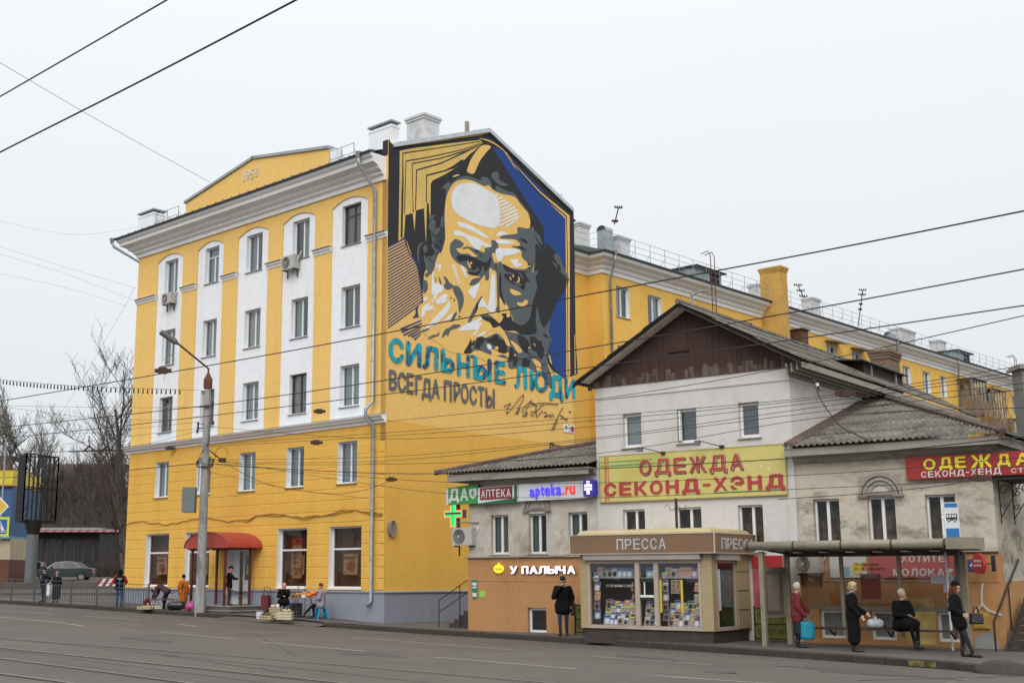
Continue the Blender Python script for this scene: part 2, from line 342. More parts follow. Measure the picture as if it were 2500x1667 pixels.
# pavement behind the curb
prow = [0, -.3, -1, -2, -3, -4, -5.5, -7, -9, -12]
m = MB(); vs = []
a_end = kn[-1][0] + .35
ap = [a for a in aa if -80 < a < a_end - .01] + [a_end]
for a in ap:
    for r in prow: x, y = AD(a, dc(a) + r - .13); vs.append((x, y, gz(x, y)))
fs = [(i*len(prow)+j, (i+1)*len(prow)+j, (i+1)*len(prow)+j+1, i*len(prow)+j+1) for i in range(len(ap)-1) for j in range(len(prow)-1)]
k = len(vs)
for j in range(len(prow)): x, y, z = vs[(len(ap)-1)*len(prow)+j]; vs.append((x, y, z - .5))
fs += [((len(ap)-1)*len(prow)+j, (len(ap)-1)*len(prow)+j+1, k+j+1, k+j) for j in range(len(prow)-1)]
pave = m.add(vs, fs).build('pavement', PAVE, kind='structure')
# the ground everything stands on, out to the horizon
m = MB(); vs = []; gx = [-1500, -600, -250, -150, -110, -90, -75, -60, -50, -44, -38, -34, -30, -27, -24, -21, -18, -12, -6, 0, 6, 12, 20, 40, 80, 200, 600, 1500]
gy = [-400, -100, -20, 0, 12, 20, 30, 40, 50, 56, 60, 64, 68, 72, 76, 80, 84, 88, 92, 96, 100, 105, 110, 120, 140, 180, 260, 400, 800, 2000]
for yy in gy:
    for xx in gx:
        q = Vector((xx, yy)) - CO; a, d = q.dot(CD), q.dot(CN) - dc(q.dot(CD)); zz = gz(xx, yy)
        vs.append((xx, yy, zz - (.012 if d < -14 else .75)))
nx = len(gx); fs = [(j*nx+i, j*nx+i+1, (j+1)*nx+i+1, (j+1)*nx+i) for j in range(len(gy)-1) for i in range(nx-1)]
ground = m.add(vs, fs).build('ground', SOIL, kind='structure')
# yard behind the curb, lower than the raised pavement to the right of it
m = MB(); q = []
for a in [a_end - .5, a_end + 6, a_end + 14, 60]:
    for d in [.2, -3, -6, -12]: x, y = AD(a, dc(a) + d); q.append((x, y, road_z(a, dc(a)) + .02))
m.add(q, [(i*4+j, (i+1)*4+j, (i+1)*4+j+1, i*4+j+1) for i in range(3) for j in range(3)]); m.build('yard', PAVE, kind='structure')
# curbs of single stones, children of the pavement
def curb_run(a0, a1, L=1.0):
    a = a0; i = 0
    while a < a1 - .05:
        b = min(a + L, a1); c0 = Vector(AD(a + .008, dc(a))); c1 = Vector(AD(b - .008, dc(b))); d = (c1 - c0).normalized(); n = Vector((d.y, -d.x)); n = n if n.dot(CN) > 0 else -n
        z0, z1 = gz(*c0) + .006, gz(*c1) + .006; j = .008 * random.uniform(-1, 1); p = []
        for (dz, o0, o1) in ((-.3, -.15, .03), (-.035, -.15, .03)):
            for c, z in ((c0, z0), (c1, z1)): pass
        A = [(c0 + n*o, z0) for o in (-.15, .03 + j)]; B = [(c1 + n*o, z1) for o in (-.15, .03 + j)]
        mb = MB()
        def P(cz, dz): return (cz[0].x, cz[0].y, cz[1] + dz)
        t0 = (A[1][0] - n*.03, A[1][1]); t1 = (B[1][0] - n*.03, B[1][1])
        ring0 = [P(A[0], -.35), P(A[1], -.35), P(A[1], -.03 + j), P(t0, j), P(A[0], j)]; ring1 = [P(B[0], -.35), P(B[1], -.35), P(B[1], -.03 + j), P(t1, j), P(B[0], j)]
        mb.add(ring0 + ring1, [(0,1,6,5), (1,2,7,6), (2,3,8,7), (3,4,9,8), (4,0,5,9), (4,3,2,1,0), (5,6,7,8,9)])
        mb.build('curb_stone', CURB, pave); a = b; i += 1
m = MB(); vs_ = []
for i in range(9):
    a = kn[5][0] - .4 + (kn[6][0] - kn[5][0] + .6) * i / 8; x, y = AD(a, dc(a) - .6); x2, y2 = AD(a, dc(a) + .55); vs_ += [(x, y, gz(x, y) + .006), (x2, y2, road_z(a, dc(a) + .55) + .008)]
m.add(vs_, [(2*i, 2*i+1, 2*i+3, 2*i+2) for i in range(8)]).build('driveway_ramp', PAVE, pave)
curb_run(kn[1][0] - 6, kn[5][0], 1.0)
curb_run(kn[6][0], kn[-1][0] + .3, .95)
# lane markings and tram rails, children of the road
def strip(pa, pb, wid, name, mat, dz=.006, parent=road, seg=8):
    a, b = road_hit(*pa, dz), road_hit(*pb, dz); d = Vector((b.x-a.x, b.y-a.y)).normalized(); n = Vector((-d.y, d.x)) * wid/2; m = MB(); vs = []
    for i in range(seg+1):
        x, y = a.x + (b.x-a.x)*i/seg, a.y + (b.y-a.y)*i/seg
        for s in (-1, 1):
            q = Vector((x + n.x*s, y + n.y*s)) - CO; vs.append((x + n.x*s, y + n.y*s, road_z(q.dot(CD), q.dot(CN)) + dz))
    return m.add(vs, [(i*2, i*2+2, i*2+3, i*2+1) for i in range(seg)]).build(name, mat, parent)
for a, b in [((0, 1488), (343, 1514)), ((-300, 1482), (335, 1538)), ((436, 1522), (733, 1546)), ((393, 1542), (577, 1559)), ((638, 1566), (893, 1589)), ((858, 1555), (1260, 1586)),
             ((1063, 1603), (1412, 1632)), ((1444, 1601), (1740, 1622)), ((1600, 1648), (1900, 1668)), ((2310, 1665), (2500, 1678))]:
    strip(a, b, .11, 'lane_marking', PAINT)
TB = stained('tram_bed', (.118, .10, .086), (.085, .073, .064), (.16, .14, .12), s1=.4, s2=2, bump=.4, bscale=40)
rails = [((-500, 1494), (1330, 1662)), ((-500, 1510), (1020, 1680)), ((-500, 1533), (620, 1687)), ((-500, 1575), (330, 1687))]
rails = [((0-500, 1542-500*.0904), (1700, 1542+1700*.0904)), ((-500, 1566-56), (1500, 1566+1500*.112)), ((-500, 1601-66), (1100, 1601+1100*.135)), ((-500, 1642-66), (800, 1642+800*.134))]
for a, b in rails:
    strip(a, b, .07, 'tram_rail', STEEL, .012, seg=24); strip((a[0], a[1]+2.6), (b[0], b[1]+4.2), .03, 'rail_groove', M('groove_dark', (.035, .032, .03)), .009, seg=24)
for a, b in [((0, 1585), (900, 1697)), ((0, 1556), (1500, 1716))]: strip((a[0], a[1]), b, .04, 'tar_joint', M('tar', (.05, .045, .04), .6), .005, seg=20)
PAT = M('patched_asphalt', (.062, .056, .052), .9, .2, 3, bump=.3, bscale=60); CRKM = M('crack_tar', (.03, .027, .025), .8); rq = random.Random(12)
def flat(pts, name, mat, dz):
    P = [road_hit(*p, dz) for p in pts]; m = MB(); m.add(P, [tuple(t) for t in tessellate_polygon([[Vector((p.x, p.y, 0)) for p in P]])]); m.build(name, mat, road)
for pts in (((820, 1585), (960, 1594), (985, 1603), (840, 1596)), ((1500, 1596), (1640, 1606), (1670, 1616), (1520, 1605)), ((300, 1552), (420, 1563), (410, 1569), (290, 1557)), ((1960, 1622), (2180, 1636), (2260, 1652), (2010, 1640)), ((120, 1497), (260, 1507), (262, 1511), (118, 1501))): flat(pts, 'asphalt_patch', PAT, .004)
for (x0, y0, x1, y1) in ((1900, 1625, 2350, 1660), (620, 1545, 720, 1600), (2100, 1660, 2480, 1650), (400, 1600, 700, 1640)):
    n = 14; P = [road_hit(x0 + (x1-x0)*i/n + rq.uniform(-5, 5), y0 + (y1-y0)*i/n + rq.uniform(-1.6, 1.6), .003) for i in range(n+1)]; MB().tube(P, .006, 4).build('road_crack', CRKM, road)

# ================================================================ yellow apartment building
AB = thing('apartment_building', 'long yellow apartment building with white cornices and a bearded face painted on its end wall', 'building', (F1.o.x, F1.o.y, -1.9), F1.a, zb=-1.9)
fy = lambda y0: (lambda u, v, w_: (u, y0 + w_, v))       # street front: x, depth into building
fx = lambda x0: (lambda u, v, w_: (x0 - w_, u, v))       # side wall: u = y
XL = -18.5; DY = 11.95
cols = [(-16.74, -14.51), (-13.30, -11.19), (-10.07, -7.80), (-6.77, -4.55), (-3.45, -1.18)]
wc = [(-16.15, -15.02), (-12.72, -11.62), (-9.47, -8.30), (-6.14, -4.99), (-2.84, -1.66)]
rowz = [(3.62, 5.30), (6.75, 8.45), (10.05, 11.78), (13.57, 15.30)]
shops = [(-16.70, -14.75), (-13.40, -11.50), (-6.61, -4.68), (-3.28, -1.34)]
door_h = (-10.15, -8.35, -1.28, 1.08)
# lower wall (two storeys)
holes = [(s[0], s[1], -.53, 1.9) for s in shops] + [door_h] + [(a, b, *rowz[0]) for a, b in wc]
m = MB(); wall(m, XL, 0, -.66, 6.1, holes, fy(0), YELD, .3, WHT); m.build('lower_wall', None, AB)
m = MB(); wall(m, XL, 0, 6.1, 15.86, [(a, b, *r) for a, b in wc for r in rowz[1:]], fy(.06), WHT, .28, WHT); m.build('upper_wall', None, AB)
# pilasters and the arched frieze, proud of the white panels
edges = [XL] + [v for c in cols for v in c] + [0]
for i in range(0, len(edges), 2):
    m = MB(); m.box(edges[i], edges[i+1] - (0.003 if i == 10 else 0), 0, .059, 6.235, 13.44); m.build('pilaster', YELM, AB)
    m = MB(); m.run([(edges[i]-.02, 0), (edges[i+1]+.02 if i < 10 else -.0, 0)], [(0, 13.44), (.03, 13.44), (.05, 13.52), (.11, 13.56), (.12, 13.62), (.16, 13.64), (0, 13.66)]); cp = m.build('capital', TRIM, AB)
    m = MB(); m.box(edges[i]-.05, edges[i+1]+.05 if i < 10 else .0, -.19, 0, 13.662, 13.675); m.build('cap_flashing', GALV, cp)
m = MB()
for i in range(0, len(edges), 2): m.box(edges[i], edges[i+1], 0, .059, 13.66, 15.3)
for c in cols:
    n = 12; w_ = c[1] - c[0]; pts = []
    for k in range(n+1):
        u = -1 + 2*k/n; pts.append((c[0] + w_*k/n, 15.30 + .30 * (1 - u*u)))
    for k in range(n):
        (xa, za), (xb, zb) = pts[k], pts[k+1]
        m.hexa([(xa, 0, za), (xb, 0, zb), (xb, .059, zb), (xa, .059, za), (xa, 0, 15.86), (xb, 0, 15.86), (xb, .059, 15.86), (xa, .059, 15.86)])
for i in range(0, len(edges), 2): m.box(edges[i], edges[i+1], 0, .059, 15.3, 15.86)
m.build('frieze', YELM, AB)
# rusticated blocks of the two lower storeys
zr = [-.60 + .444 * k for k in range(14)]
blk = 0
for k in range(13):
    z0, z1 = zr[k] + .012, zr[k+1] - .012
    if z1 > 5.25: break
    keystone = 1.9 <= (z0+z1)/2 <= 2.75
    iv = [(XL, -.02)]
    for (a, b, c, d) in holes:
        if z1 > c - .02 and z0 < d + .06:
            a2, b2 = a - .02, b + .02; iv = [q for (p, r) in iv for q in ((p, min(r, a2)), (max(p, b2), r)) if q[1] - q[0] > .12]
    for (p, r) in iv:
        L = .98; x = p; off = (k % 2) * .49; first = True
        while x < r - .02:
            nx_ = min(r, (math.floor((x - XL - off + 1e-4) / L) + 1) * L + XL + off)
            if r - nx_ < .22: nx_ = r
            z_ = .004 * random.random(); mb = MB(); yb = .014 + z_
            c = .018; A = [(x+.012, 0, z0), (nx_-.012, 0, z0), (nx_-.012, 0, z1), (x+.012, 0, z1)]; B = [(x+.012+c, -yb, z0+c), (nx_-.012-c, -yb, z0+c), (nx_-.012-c, -yb, z1-c), (x+.012+c, -yb, z1-c)]
            if nx_ - x > .08: mb.add(A + B, [(4,5,6,7), (0,1,5,4), (1,2,6,5), (2,3,7,6), (3,0,4,7)]).build('wall_block', YELD, AB); blk += 1
            x = nx_
# plinth
m = MB(); wall(m, XL-.1, .1, -2.6, -.70, [(door_h[0], door_h[1], -1.28, -.70)], fy(-.1), PLIN, .4); wall(m, -.1, DY, -2.6, -.70, [], fx(.1), PLIN); wall(m, -.1, 14, -2.6, -.70, [], (lambda u, v, w_: (XL-.1+w_, u, v)), PLIN); m.build('plinth', None, AB)
m = MB()
for pth in ([(XL-.12, -.1), (door_h[0], -.1)], [(door_h[1], -.1), (.1, -.1), (.1, DY)]): m.run(pth, [(-.1, -.70), (.04, -.70), (.05, -.66), (-.1, -.62)])
m.build('plinth_ledge', PLIN, AB)
# end wall with the painted picture
AP = 6.2; zt = 17.42; za = 19.62
m = MB(); m.prism([(0, -.7), (DY, -.7), (DY, 17.30), (AP, za), (.35, zt), (.0, 17.55)], lambda u, v, w_: (-w_, u, v), .3); m.build('end_wall', YELM, AB)
m = MB(); m.prism([(0, -.655), (DY, -.655), (DY, 5.83), (5.9, 5.86), (0.0, 6.02)], lambda u, v, w_: (.004 - w_, u, v), .003); m.build('lower_end_wall', YELD, AB)
m = MB(); m.quad((XL, 0, -.7), (XL, DY+2, -.7), (XL, DY+2, 16.8), (XL, 0, 16.8)); m.build('far_wall', YELM, AB)
# parapet flashing on the gable
m = MB(); pts = [(-.02, .30, zt+.02), (-.02, AP, za+.04), (-.02, DY+.25, 17.22)]
for (a, b) in zip(pts, pts[1:]): m.hexa([(.10, a[1], a[2]-.14), (.10, b[1], b[2]-.14), (-.42, b[1], b[2]-.14), (-.42, a[1], a[2]-.14), (.10, a[1], a[2]+.05), (.10, b[1], b[2]+.05), (-.42, b[1], b[2]+.05), (-.42, a[1], a[2]+.05)])
m.build('gable_flashing', M('pale_flashing', (.50, .56, .60), .5, .12, 3, metal=.3), AB)
# string course, main cornice
m = MB(); m.run([(XL-.0, 2.5), (XL, 0), (.02, 0)], [(-.02, 5.86), (.06, 5.88), (.08, 5.96), (.2, 6.02), (.24, 6.10), (.32, 6.13), (.32, 6.18), (-.02, 6.235)]); sc_ = m.build('string_course', TRIM, AB)
m = MB(); m.run([(XL-.34, 2.5), (XL-.34, -.34), (.05, -.34)], [(-.3, 6.245), (.02, 6.185), (.02, 6.20), (-.3, 6.26)]); m.build('course_flashing', GALV, sc_)
cprof = [(-.05, 15.86), (.08, 15.86), (.10, 16.02), (.22, 16.10), (.24, 16.18), (.40, 16.28), (.46, 16.38), (.62, 16.46), (.72, 16.50), (.74, 16.64), (.84, 16.72), (.86, 16.84), (-.05, 16.84)]
m = MB(); m.run([(XL, 6), (XL, 0), (-.10, 0)], cprof); m.build('cornice', TRIM, AB)
# roof: gabled at the painted end, hipped at the other
ez, rz_ = 16.87, 19.45; o_ = .98
m = MB()
m.quad((XL-o_, -o_, ez), (-.32, -o_, ez), (-.32, AP, rz_), (XL+5.5, AP, rz_)); m.quad((-.32, DY+o_, ez), (XL-o_, DY+o_, ez), (XL+5.5, AP, rz_), (-.32, AP, rz_)); m.add([(XL-o_, DY+o_, ez), (XL-o_, -o_, ez), (XL+5.5, AP, rz_)], [(0, 1, 2)])
rf = m.build('roof', ROOFD, AB)
m = MB(); m.run([(XL-.86, 5), (XL-.86, -.86), (-.08, -.86)], [(-.2, 16.85), (.12, 16.845), (.13, 16.90), (.10, 16.92), (-.2, 16.98)]); m.build('eaves_flashing', ROOFD, AB)
# seams of the sheet roof edge
m = MB()
for i in range(30): x_ = XL - .8 + i * .62; m.box(x_, x_+.03, -.995, -.3, 16.925, 16.95)
m.build('roof_seam', ROOFD, rf)
# attic pediment with the date
ped = [(-14.45, 16.9), (-14.5, 17.95), (-9.1, 18.95), (-3.74, 18.10), (-3.74, 16.9)]
m = MB(); m.prism(ped, lambda u, v, w_: (u, .02 + w_, v), .45); pd = m.build('pediment', YELM, AB)
m = MB()
for a, b in zip(ped[1:4], ped[2:4]): m.hexa([(a[0]-.08, -.06, a[1]), (b[0]+.04, -.06, b[1]), (b[0]+.04, .55, b[1]), (a[0]-.08, .55, a[1]), (a[0]-.08, -.06, a[1]+.13), (b[0]+.04, -.06, b[1]+.13), (b[0]+.04, .55, b[1]+.13), (a[0]-.08, .55, a[1]+.13)])
m.build('pediment_flashing', GALV, pd)
m = MB(); m.box(-3.739, -3.3, .03, .44, 16.9, 18.02); m.build('pediment_pier', WHT, pd)
for ch, px0, px1, pt, pb in (('1', 594, 597.5, 420, 439), ('9', 601, 609, 418, 437), ('5', 611.5, 619, 415, 434), ('8', 622, 630, 410, 430)):
    a = F1.hy(px0, pt, .0); b = F1.hy(px1, pb, .0); mb = MB(); put_text(mb, ch, rect(a.x, b.x, a.z-.46, a.z+.03, .019), None, .03, .012); mb.build('numeral', M('numeral_paint', (.62, .56, .45)), pd)
# chimneys
def chimney(parent, x0, x1, y0, y1, z0, z1, mat, cap=.06, capmat=None, name='chimney', rows=2):
    m = MB(); m.box(x0, x1, y0, y1, z0, z1 - .25)
    for k in range(rows): q = cap * (k+1) / rows; m.box(x0-q, x1+q, y0-q, y1+q, z1-.25+k*.11, z1-.25+(k+1)*.11 - .001)
    o = m.build(name, mat, parent)
    if capmat: c = MB(); c.box(x0-cap-.03, x1+cap+.03, y0-cap-.03, y1+cap+.03, z1-.03, z1+.04); c.build('chimney_cap', capmat, o)
    return o
CHW = stained('whitewashed_brick', (.60, .60, .61), (.40, .40, .39), (.68, .68, .69), s1=1.2, s2=4, bump=.8, bscale=9)
b_ = CHW.node_tree; bt = b_.nodes.new('ShaderNodeTexBrick'); bt.inputs['Scale'].default_value = 4; bt.inputs['Mortar Size'].default_value = .03
bm_ = b_.nodes.new('ShaderNodeBump'); bm_.inputs['Strength'].default_value = .6; bm_.inputs['Distance'].default_value = .02; tcn = b_.nodes.new('ShaderNodeTexCoord'); mpn = b_.nodes.new('ShaderNodeMapping'); mpn.inputs['Rotation'].default_value = (R(90), 0, 0)
b_.links.new(tcn.outputs['Object'], mpn.inputs[0]); b_.links.new(mpn.outputs[0], bt.inputs['Vector']); b_.links.new(bt.outputs['Fac'], bm_.inputs['Height']); b_.links.new(bm_.outputs[0], b_.nodes['Principled BSDF'].inputs['Normal'])
chimney(AB, -18.25, -16.85, -.3, .4, 16.9, 18.1, WHT, .02, GALV, rows=1)
chimney(AB, -1.5, -.12, .3, .75, 16.95, 18.5, WHT, .02, GALV, rows=1)
def cpx(pl, pr, pt, y): a = F1.hy(pl, pt, y); b = F1.hy(pr, pt, y); return a.x, b.x, a.z
q_ = F1.hx(1035, 274, -.45); chimney(AB, -1.5, -.45, q_.y, q_.y + .95, 17.2, q_.z, CHW, .09)
m = MB(); m.box(-.9, -.75, 5.6, 5.75, 19.3, 20.1); m.build('roof_vent', GREYW, AB)
# roof railing on the front
m = MB()
for (xa, xb) in ((-16.5, -14.55), (-3.25, -1.7)):
    for z_ in (17.35, 17.75): m.tube([(xa, -.35, z_), (xb, -.35, z_)], .014, 4)
    k = xa
    while k <= xb + .01: m.tube([(k, -.35, 16.9), (k, -.35, 17.78)], .018, 4); m.tube([(k, .1, 17.05), (k, -.35, 17.5)], .012, 4); k += (xb-xa)/2
m.build('roof_railing', GALV, AB)
m = MB(); m.box(-2.9, -1.65, .35, .9, 16.95, 17.6); m.build('roof_hatch', GALV, AB)
m = MB(); m.box(-15.9, -15.2, .2, .6, 16.95, 17.5); m.build('roof_hatch', GREYW, AB)
# downpipes
def pipe(parent, pts, r=.075, name='downpipe'):
    o = MB().tube(pts, r, 8).build(name, GALV, parent, smooth=True); j = MB()
    for a, b in zip(pts, pts[1:]):
        a, b = Vector(a), Vector(b); L = (b-a).length; k = 1.4
        while k < L and abs((b-a).normalized().z) > .9: p = a + (b-a) * k / L; j.tube([p - Vector((0, 0, .03)), p + Vector((0, 0, .03))], r + .012, 8); k += 1.9
    if j.v: j.build('pipe_joint', GALV, o)
    h = MB(); a = Vector(pts[0]); h.tube([a + Vector((0, 0, -.05)), a + Vector((0, 0, .22))], [r, r*2], 8); h.build('rain_hopper', GALV, o); return o
xp = F1.hy(912, 800, -.15).x
pipe(AB, [(xp-.15, -.95, 16.75), (xp-.15, -.9, 16.45), (xp, -.15, 15.5), (xp, -.15, 6.75), (xp-.12, -.42, 6.45), (xp-.12, -.42, 6.15), (xp+.02, -.15, 5.75), (xp+.02, -.15, -1.0), (xp-.1, -.3, -1.2)])
pipe(AB, [(XL-1.05, -.98, 16.72), (XL-.95, -.9, 16.5), (XL-.1, .4, 15.6), (XL-.1, .5, -.8)])
# windows of the front
sty = {(0, 0): ('two', PVC, CURTG), (1, 0): ('two', PVC, CURTD), (2, 0): ('two', PVC, CURT), (3, 0): ('two', PVC, CURTD), (4, 0): ('two', PVC, CURTD),
       (0, 1): ('old', GREYW, None), (1, 1): ('old', GREYW, None), (2, 1): ('two', PVC, CURTD), (3, 1): ('two', BRN, CURTD), (4, 1): ('two', PVC, CURTD),
       (1, 3): ('tee', PVC, CURT), (4, 3): ('old', BRN, CURT)}
for i, (a, b) in enumerate(wc):
    for j, (c, d) in enumerate(rowz):
        st, fr, cu = sty.get((i, j), ('two', PVC, CURT)); window(AB, fy(0 if j == 0 else .06), a, b, c, d, .17 if j else .2, st, fr, curtain=cu)
BRG = M('shop_backdrop', (.17, .10, .06), .8, .3, 1)
SG = glass('shop_glass', (.72, .62, .50), .03, k=.3)
for i, (a, b) in enumerate(shops):
    o = window(AB, fy(0), a, b, -.53, 1.9, .2, 'shop', PVC, 'shop_window', None, True, .06, sillmat=WHT, gl=SG, back=BRG)
    cx = a + (b-a)*(.5 if i != 2 else .52); mb = MB(); FOOD = M('food_poster', (.30, .20, .11), .6, .8, 4, col2=(.45, .36, .22), lo=.4, hi=.6); mb.box(cx-.42, cx+.42, .3, .32, .0, .82, FOOD)
    for k in range(26):
        t_ = k * 2.4; r_ = .05 * math.sqrt(k); mb.tube([(cx + .05 + r_*math.cos(t_), .295, .32 + r_*.8*math.sin(t_)), (cx + .05 + r_*math.cos(t_), .29, .32 + r_*.8*math.sin(t_))], .055, 6, M('meat', (.30, .09, .04), .6, .5, 30))
    for k in range(5): mb.tube([(cx - .3 + .12*k, .292, .66), (cx - .26 + .12*k, .288, .68)], .05, 6, M('greens', (.07, .14, .03), .7, .5, 20))
    mb.build('food_poster', None, o)
    if i == 2:
        mb = MB(); PC = M('price_card', (.36, .24, .15), .7); mb.box(cx-.32, cx+.30, .265, .275, -.15, 1.22, PC); TX = M('card_print', (.09, .03, .02), .7); RC = M('red_card', (.35, .05, .03), .6); mb.box(cx-.32, cx+.3, .26, .264, 1.24, 1.5, RC)
        put_text(mb, 'АКЦИЯ', rect(cx-.15, cx+.15, 1.30, 1.42, .258), TX, .003); put_text(mb, '199', rect(cx-.22, cx+.16, .68, .98, .262), TX, .003); put_text(mb, '279', rect(cx-.12, cx+.24, .0, .28, .262), TX, .003); put_text(mb, 'Пельмени', rect(cx-.25, cx+.05, .46, .56, .262), TX, .003, 0)
        mb.build('price_poster', None, o)
# entrance door
m = MB(); X0, X1, Z0, Z1 = door_h; X0 += .45
m.box(X0, X0+.07, .3, .38, Z0, Z1); m.box(X1-.075, X1-.005, .3, .38, Z0, Z1); m.box(X0+.07, X1-.075, .3, .38, Z1-.08, Z1-.005); m.box(X0+.35, X0+.42, .3, .38, Z0, Z1-.08)
dr = m.build('entrance_door', PVC, AB)
m = MB(); m.box(X0+.42, X0+.50, .27, .33, Z0+.02, Z1-.1); m.box(X1-.15, X1-.08, .27, .33, Z0+.02, Z1-.1); m.box(X0+.5, X1-.15, .27, .33, Z0+.02, Z0+.12); m.box(X0+.5, X1-.15, .27, .33, Z0+.95, Z0+1.05); m.box(X0+.5, X1-.15, .27, .33, Z1-.2, Z1-.1); m.box(X0+.5, X1-.15, .29, .31, Z0+.12, Z0+.95); m.build('door_leaf', PVC, dr)
m = MB(); m.quad((X0+.5, .3, Z0+1.05), (X1-.15, .3, Z0+1.05), (X1-.15, .3, Z1-.2), (X0+.5, .3, Z1-.2)); m.quad((X0+.07, .34, Z0), (X0+.35, .34, Z0), (X0+.35, .34, Z1-.08), (X0+.07, .34, Z1-.08)); m.build('pane', glass('frosted', (.45, .42, .36), .1, .2), dr)
m = MB(); m.quad((door_h[0], .9, Z0), (door_h[1], .9, Z0), (door_h[1], .9, Z1), (door_h[0], .9, Z1)); m.build('interior', M('hall_paint', (.30, .26, .20)), dr)
m = MB(); m.box(door_h[0]+.003, X0, .3, .36, Z0, Z1-.003); m.build('door_side_panel', WHT, dr)
m = MB(); m.box(X0+.62, X0+.86, .262, .268, Z0+1.3, Z0+1.68); m.build('yellow_notice', M('notice_yellow', (.55, .5, .12)), dr)
m = MB(); m.tube([(X0+.74, .285, Z0+1.82), (X0+.74, .27, Z0+1.82)], .09, 14); m.build('green_sticker', M('sticker_green', (.04, .3, .1)), dr)
m = MB(); m.tube([(X0+.47, .2, Z0+.95), (X0+.47, .2, Z0+1.3)], .015, 6); m.build('door_handle', M('chrome', (.6, .6, .6), .3, 0, metal=.8), dr)
# platform and steps, canopy
m = MB(); gs = -1.75
for k, (o, z) in enumerate(((0, -1.28), (.28, -1.45), (.56, -1.62))): m.box(-10.95 - (.0*k), -7.2 + o*1.6, -1.95 - o, -.1, z - .17 if k < 2 else -2.3, z - .03)
st = m.build('entrance_steps', M('step_side', (.10, .10, .095), .9, .2, 4), AB)
m = MB()
for k, (o, z) in enumerate(((0, -1.28), (.28, -1.45), (.56, -1.62))): m.box(-10.98 - (.0*k), -7.17 + o*1.6, -1.98 - o, -.101, z - .03, z)
m.build('step_tread', M('step_stone', (.24, .235, .22), .8, .15, 3), st)
REDM = M('dark_red_steel', (.11, .022, .016), .55, .2, 6); REDR = M('red_roof_sheet', (.34, .038, .026), .5, .22, 2, col2=(.36, .06, .045))
m = MB(); cn = MB(); n = 14; xa, xb = F1.hy(448, 1333, -1.85).x, F1.hy(556, 1333, -1.85).x; r_w = (xb-xa)/2; cxm = (xa+xb)/2; zb_, rise = 1.12, .66
arc = [(cxm - r_w*math.cos(math.pi*k/n), zb_ + rise*math.sin(math.pi*k/n)) for k in range(n+1)]
for (p, q) in zip(arc, arc[1:]):
    m.hexa([(p[0], -1.85, p[1]), (q[0], -1.85, q[1]), (q[0], -.02, q[1]), (p[0], -.02, p[1]), (p[0], -1.85, p[1]+.025), (q[0], -1.85, q[1]+.025), (q[0], -.02, q[1]+.025), (p[0], -.02, p[1]+.025)])
cnp = m.build('entrance_canopy', REDR, AB)
m = MB(); m.prism([(a, b - .012) for a, b in arc], lambda u, v, w_: (u, -1.82 + w_, v), .02); m.build('canopy_gable', REDR, cnp)
for (px_, y_) in ((xa+.42, -1.65), (xb-.42, -1.65), (xa+.42, -.35), (xb-.42, -.35)):
    m = MB(); m.box(px_-.045, px_+.045, y_-.045, y_+.045, -1.28, 1.3 if y_ < -1 else 1.2); m.build('canopy_post', REDM, cnp)
for y_ in (-1.65, -.35): MB().box(xa+.05, xb-.05, y_-.03, y_+.03, 1.06, 1.12).build('canopy_beam', REDM, cnp)
MB().tube([(xb-.42, -1.65, -.45), (xb+.75, -1.65, -.85), (xb+.75, -1.65, -1.65)], .025, 6).build('handrail', REDM, cnp)
MB().tube([(xa+.3, -2.6, -.8), (xa+.9, -2.3, -.5), (xa+.9, -2.3, -1.45)], .022, 6).build('handrail', REDM, cnp)
# loose cables along the front
WIRE = M('black_cable', (.02, .018, .017), .7)
BRC = M('painted_cable', (.25, .13, .03), .8)
m = MB(); r = random.Random(3); pts = [(XL + i*.4, -.05, 2.42 + .10*math.sin(i*.5) + r.uniform(-.05, .05)) for i in range(47)]
m.tube(pts, .018, 4); m.tube([(a, b, c + .05*math.sin(a*3) - .05) for a, b, c in pts if a > -9], .015, 4); m.build('facade_cable', BRC, AB)
m = MB(); c0 = F1.hx(952, 1290, .05)
for k in range(7): m.tube([(.06 + .012*k, c0.y + .13*math.cos(t/10*math.pi) * (1 + .06*k) + .02*k, c0.z + .27*math.sin(t/10*math.pi) * (1 + .03*k)) for t in range(21)], .012, 4)
m.build('cable_coil', M('grey_cable', (.22, .2, .18)), AB)
# ---------------------------------------------------------------- side wing
WX, WY0, WY1 = -3.6, 19.35, 82.0; AX = WX - 1.0
WW = M('pale', (1, 1, 1))
wy = [(20.56, 21.78), (23.56, 24.9), (30.17, 31.5), (33.69, 35.08), (40.9, 42.0), (44.8, 46.2), (48.6, 50.0), (56.86, 58.26), (60.5, 61.85), (63.8, 64.95), (73.2, 74.4), (79.3, 80.5)]
hl = [(a, b, c, d) for a, b in wy for c, d in ((13.82, 15.52), (10.5, 12.2))] + [(67.4, 69.6, 13.2, 15.4)]
m = MB(); wall(m, WY0, WY1, -2.5, 16.05, hl, fx(WX), YELW, .28, WHT); m.quad((WX, WY0, -2.5), (AX, WY0, -2.5), (AX, WY0, 16.05), (WX, WY0, 16.05), YELW)
wall(m, DY, WY0, -2.5, 16.05, [(12.5, 13.4, c, c+1.7) for c in (13.8, 10.45, 7.1)], fx(AX), YELW, .28, WHT); m.quad((WX, WY1, -2.5), (WX-12, WY1, -2.5), (WX-12, WY1, 16.05), (WX, WY1, 16.05), YELD); m.build('wing_wall', None, AB)
m = MB(); wall(m, -11, AX - 0, -2.5, 17, [], lambda u, v, w_: (u, DY + .01, v), YELD); m.build('wing_link_wall', None, AB)
